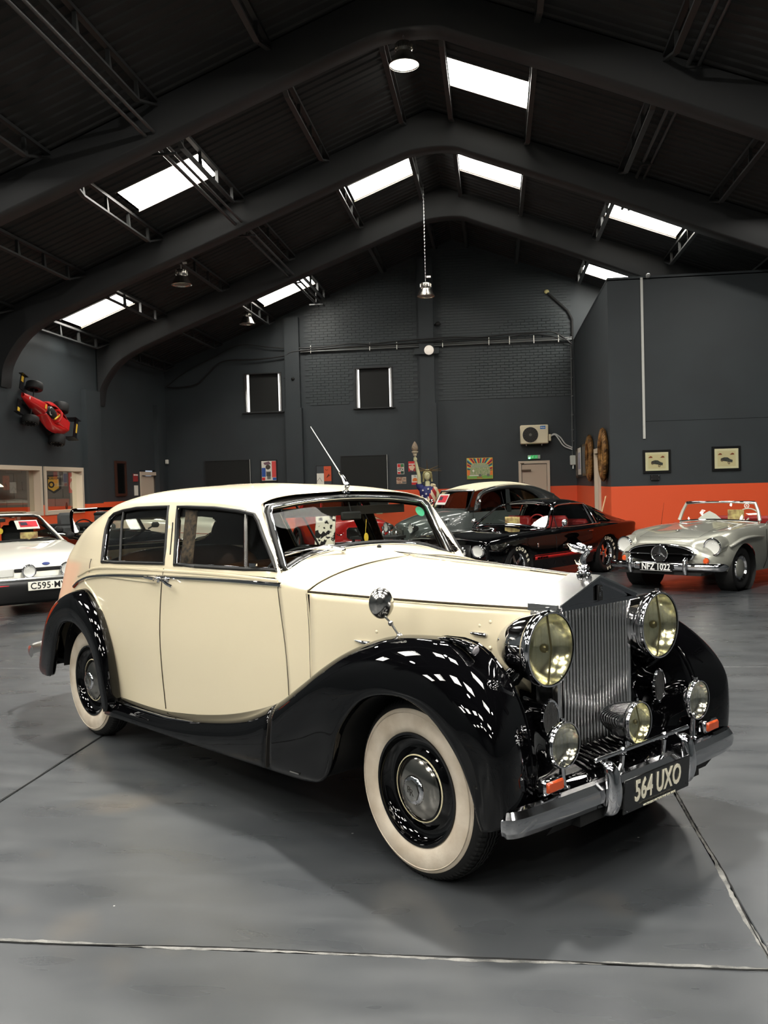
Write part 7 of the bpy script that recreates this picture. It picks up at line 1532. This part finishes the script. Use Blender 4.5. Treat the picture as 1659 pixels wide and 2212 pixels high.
# dress (blue with stars) and striped sash over the left shoulder
def dress(rows, name, m, off=0.0):
    A = []
    for z, rx, ry, cx in rows: A.append([(cx+(rx+off)*math.cos(a)*(1+.02*math.sin(7*a+z*9)), (ry+off)*math.sin(a)*(1+.03*math.sin(6*a+z*5)), z) for a in np.linspace(0, 2*PI, 33)[:-1]])
    return cr(np.array(A), 4)
DR = [(1.60,.07,.065,0),(1.585,.15,.09,0),(1.53,.205,.125,0),(1.42,.195,.145,0),(1.28,.16,.13,.0),(1.15,.165,.135,.0),(1.0,.20,.16,0),(.6,.24,.20,0),(.25,.28,.24,0)]
A = dress(DR, 'x', None)
BLU = mat('dress_blue', (36, 42, 98), .6)
b = MB().grid(A, closed=True); for_ = b.obj('dress', BLU, stt, angle=80)
b = MB().tube(smooth([(-.13, 0, 1.53), (-.19, -.0, 1.60), (-.20, -.01, 1.665)], 3), [.085, .085, .084, .083, .082, .08, .076], 14, cap=False); b.obj('sleeve', BLU, for_)
stw = bpy.data.materials.new('striped_cloth'); stw.use_nodes = True; nt = stw.node_tree; bs = nt.nodes['Principled BSDF']; bs.inputs['Roughness'].default_value = .7
tcn = nt.nodes.new('ShaderNodeTexCoord'); mp = nt.nodes.new('ShaderNodeMapping'); mp.inputs['Rotation'].default_value = (0, math.radians(28), 0); wv = nt.nodes.new('ShaderNodeTexWave'); wv.inputs['Scale'].default_value = 2.3; wv.inputs['Distortion'].default_value = 1.2; wv.inputs['Detail Scale'].default_value = .6; wv.bands_direction = 'X'
rp = nt.nodes.new('ShaderNodeValToRGB'); rp.color_ramp.elements[0].position = .47; rp.color_ramp.elements[1].position = .53; rp.color_ramp.elements[0].color = (*srgb((168, 40, 42)), 1); rp.color_ramp.elements[1].color = (*srgb((224, 206, 176)), 1)
nt.links.new(tcn.outputs['Object'], mp.inputs[0]); nt.links.new(mp.outputs[0], wv.inputs[0]); nt.links.new(wv.outputs['Fac'], rp.inputs[0]); nt.links.new(rp.outputs[0], bs.inputs['Base Color'])
A2 = dress(DR, 'y', None, .018); b = MB(); R_, C_ = A2.shape[:2]
keep = lambda p: p[0] > .08-(1.50-p[2])*.62 and p[2] < 1.60
vs_ = A2.reshape(-1, 3).tolist(); fs_ = [(i*C_+j, i*C_+(j+1) % C_, (i+1)*C_+(j+1) % C_, (i+1)*C_+j) for i in range(R_-1) for j in range(C_)]
b.v = [tuple(v) for v in vs_]; b.f = [f for f in fs_ if all(keep(vs_[i]) for i in f)]; b.obj('striped_sash', stw, stt, solid=.012, angle=80)
b = MB().tube(smooth([(.10, -.07, 1.62), (.155, -.0, 1.605), (.12, .08, 1.58)], 4), .04, 10); b.obj('shoulder_fold', mat('sash_cream', (214, 200, 164), .7), stt)
stb = [(-.105, 1.50), (.02, 1.53), (-.03, 1.415), (-.03, 1.30), (-.12, 1.37)]
for x, z in stb:
    y = -.16 if z > 1.35 else -.15; P = []
    for k in range(10): a = PI/2+k*PI/5; r = .030 if k % 2 == 0 else .013; P.append((x+r*math.cos(a), y, z+r*math.sin(a)))
    b = MB().prism(P, (0, .03, 0)); b.obj('star', WHITE, for_, angle=20)
MB().box((0, 0, .12), (.6, .5, .24), bev=.02).obj('plinth', GRY, stt)
# ------------------------------------------------------------------ high bay lamps
ALU = mat('lamp_aluminium', (205, 200, 192), .22, 1)
LAMPON = mat('lit_lamp_disc', (255, 255, 255), .5, emit=((255, 250, 238), 14))
def highbay(loc, top, lit, label):
    t = thing('high_bay_lamp', label, 'lamp', loc, 0, 'high bay lamps hanging from the roof')
    b = MB().lathe([(.195, -.005), (.200, 0), (.192, .01), (.165, .06), (.135, .115), (.115, .15), (.112, .16)], n=36); b.obj('reflector', ALU, t, solid=.003)
    b = MB().lathe([(.0, .30), (.06, .30), (.10, .29), (.115, .27), (.115, .20), (.10, .175), (.10, .16), (.0, .16)], n=36); h = b.obj('housing', ALU, t)
    b = MB()
    for k in range(28): a = 2*PI*k/28; b.box((.117*math.cos(a), .117*math.sin(a), .235), (.012, .005, .065), None) if False else b.prism([(.113*math.cos(a-.03), .113*math.sin(a-.03), .2), (.122*math.cos(a-.02), .122*math.sin(a-.02), .2), (.122*math.cos(a+.02), .122*math.sin(a+.02), .2), (.113*math.cos(a+.03), .113*math.sin(a+.03), .2)], (0, 0, .07))
    b.obj('cooling_fins', ALU, h)['kind'] = 'stuff'
    MB().lathe([(0, .012), (.188, .012)], n=36).obj('diffuser', LAMPON if lit else mat('unlit_lamp_disc', (200, 190, 175), .15, .6), t)
    b = MB(); z = .30; k = 0
    while z < top-loc[2]:
        n_ = smooth([(.009, 0, z), (.006, 0, z+.018), (0, 0, z+.024), (-.006, 0, z+.018), (-.009, 0, z), (-.006, 0, z-.018), (0, 0, z-.024), (.006, 0, z-.018)], 1, True)
        if k % 2: n_ = [(0, x, zz) for x, y, zz in n_]
        b.tube(n_, .0028, 5, True); z += .036; k += 1
    b.obj('chain', BRUSHED, t)['kind'] = 'stuff'
    MB().box((.07, 0, .42 if top-loc[2] > .6 else .36), (.09, .03, .035)).obj('plug_box', WHITE, t)
    if lit: arealight('lamp_glow', (loc[0], loc[1], loc[2]-.01), .36, LAMP_POWER)
    return t
highbay((-1.08, 12.2, 7.20), 8.25, True, 'lit silver high bay lamp hanging nearest, under the roof ridge')
highbay((-6.0, 17.3, 5.66), 6.3, False, 'silver high bay lamp hanging upper left beneath second roof frame')
highbay((-6.1, 22.4, 5.78), 6.3, False, 'smaller silver high bay lamp hanging beside the thin lit skylight')
highbay((-1.41, 19.8, 5.70), 8.2, False, 'silver high bay lamp on a long chain before the brick gable')
arealight('hall_lamp', (-.9, 6.4, 7.2), .40, LAMP_POWER*9)
for x, y, z in ((-6.3, 10.3, 6.0), (4.3, 8.6, 6.1), (-6.2, 4.5, 6.0), (-1.1, 1.0, 7.2), (4.3, 2.5, 6.1), (-6.2, -1.5, 6.0), (-1.1, -4.0, 7.2), (4.3, -3.0, 6.1), (4.6, 14.6, 6.0)):
    arealight('hall_lamp', (x, y, z), .40, LAMP_POWER)
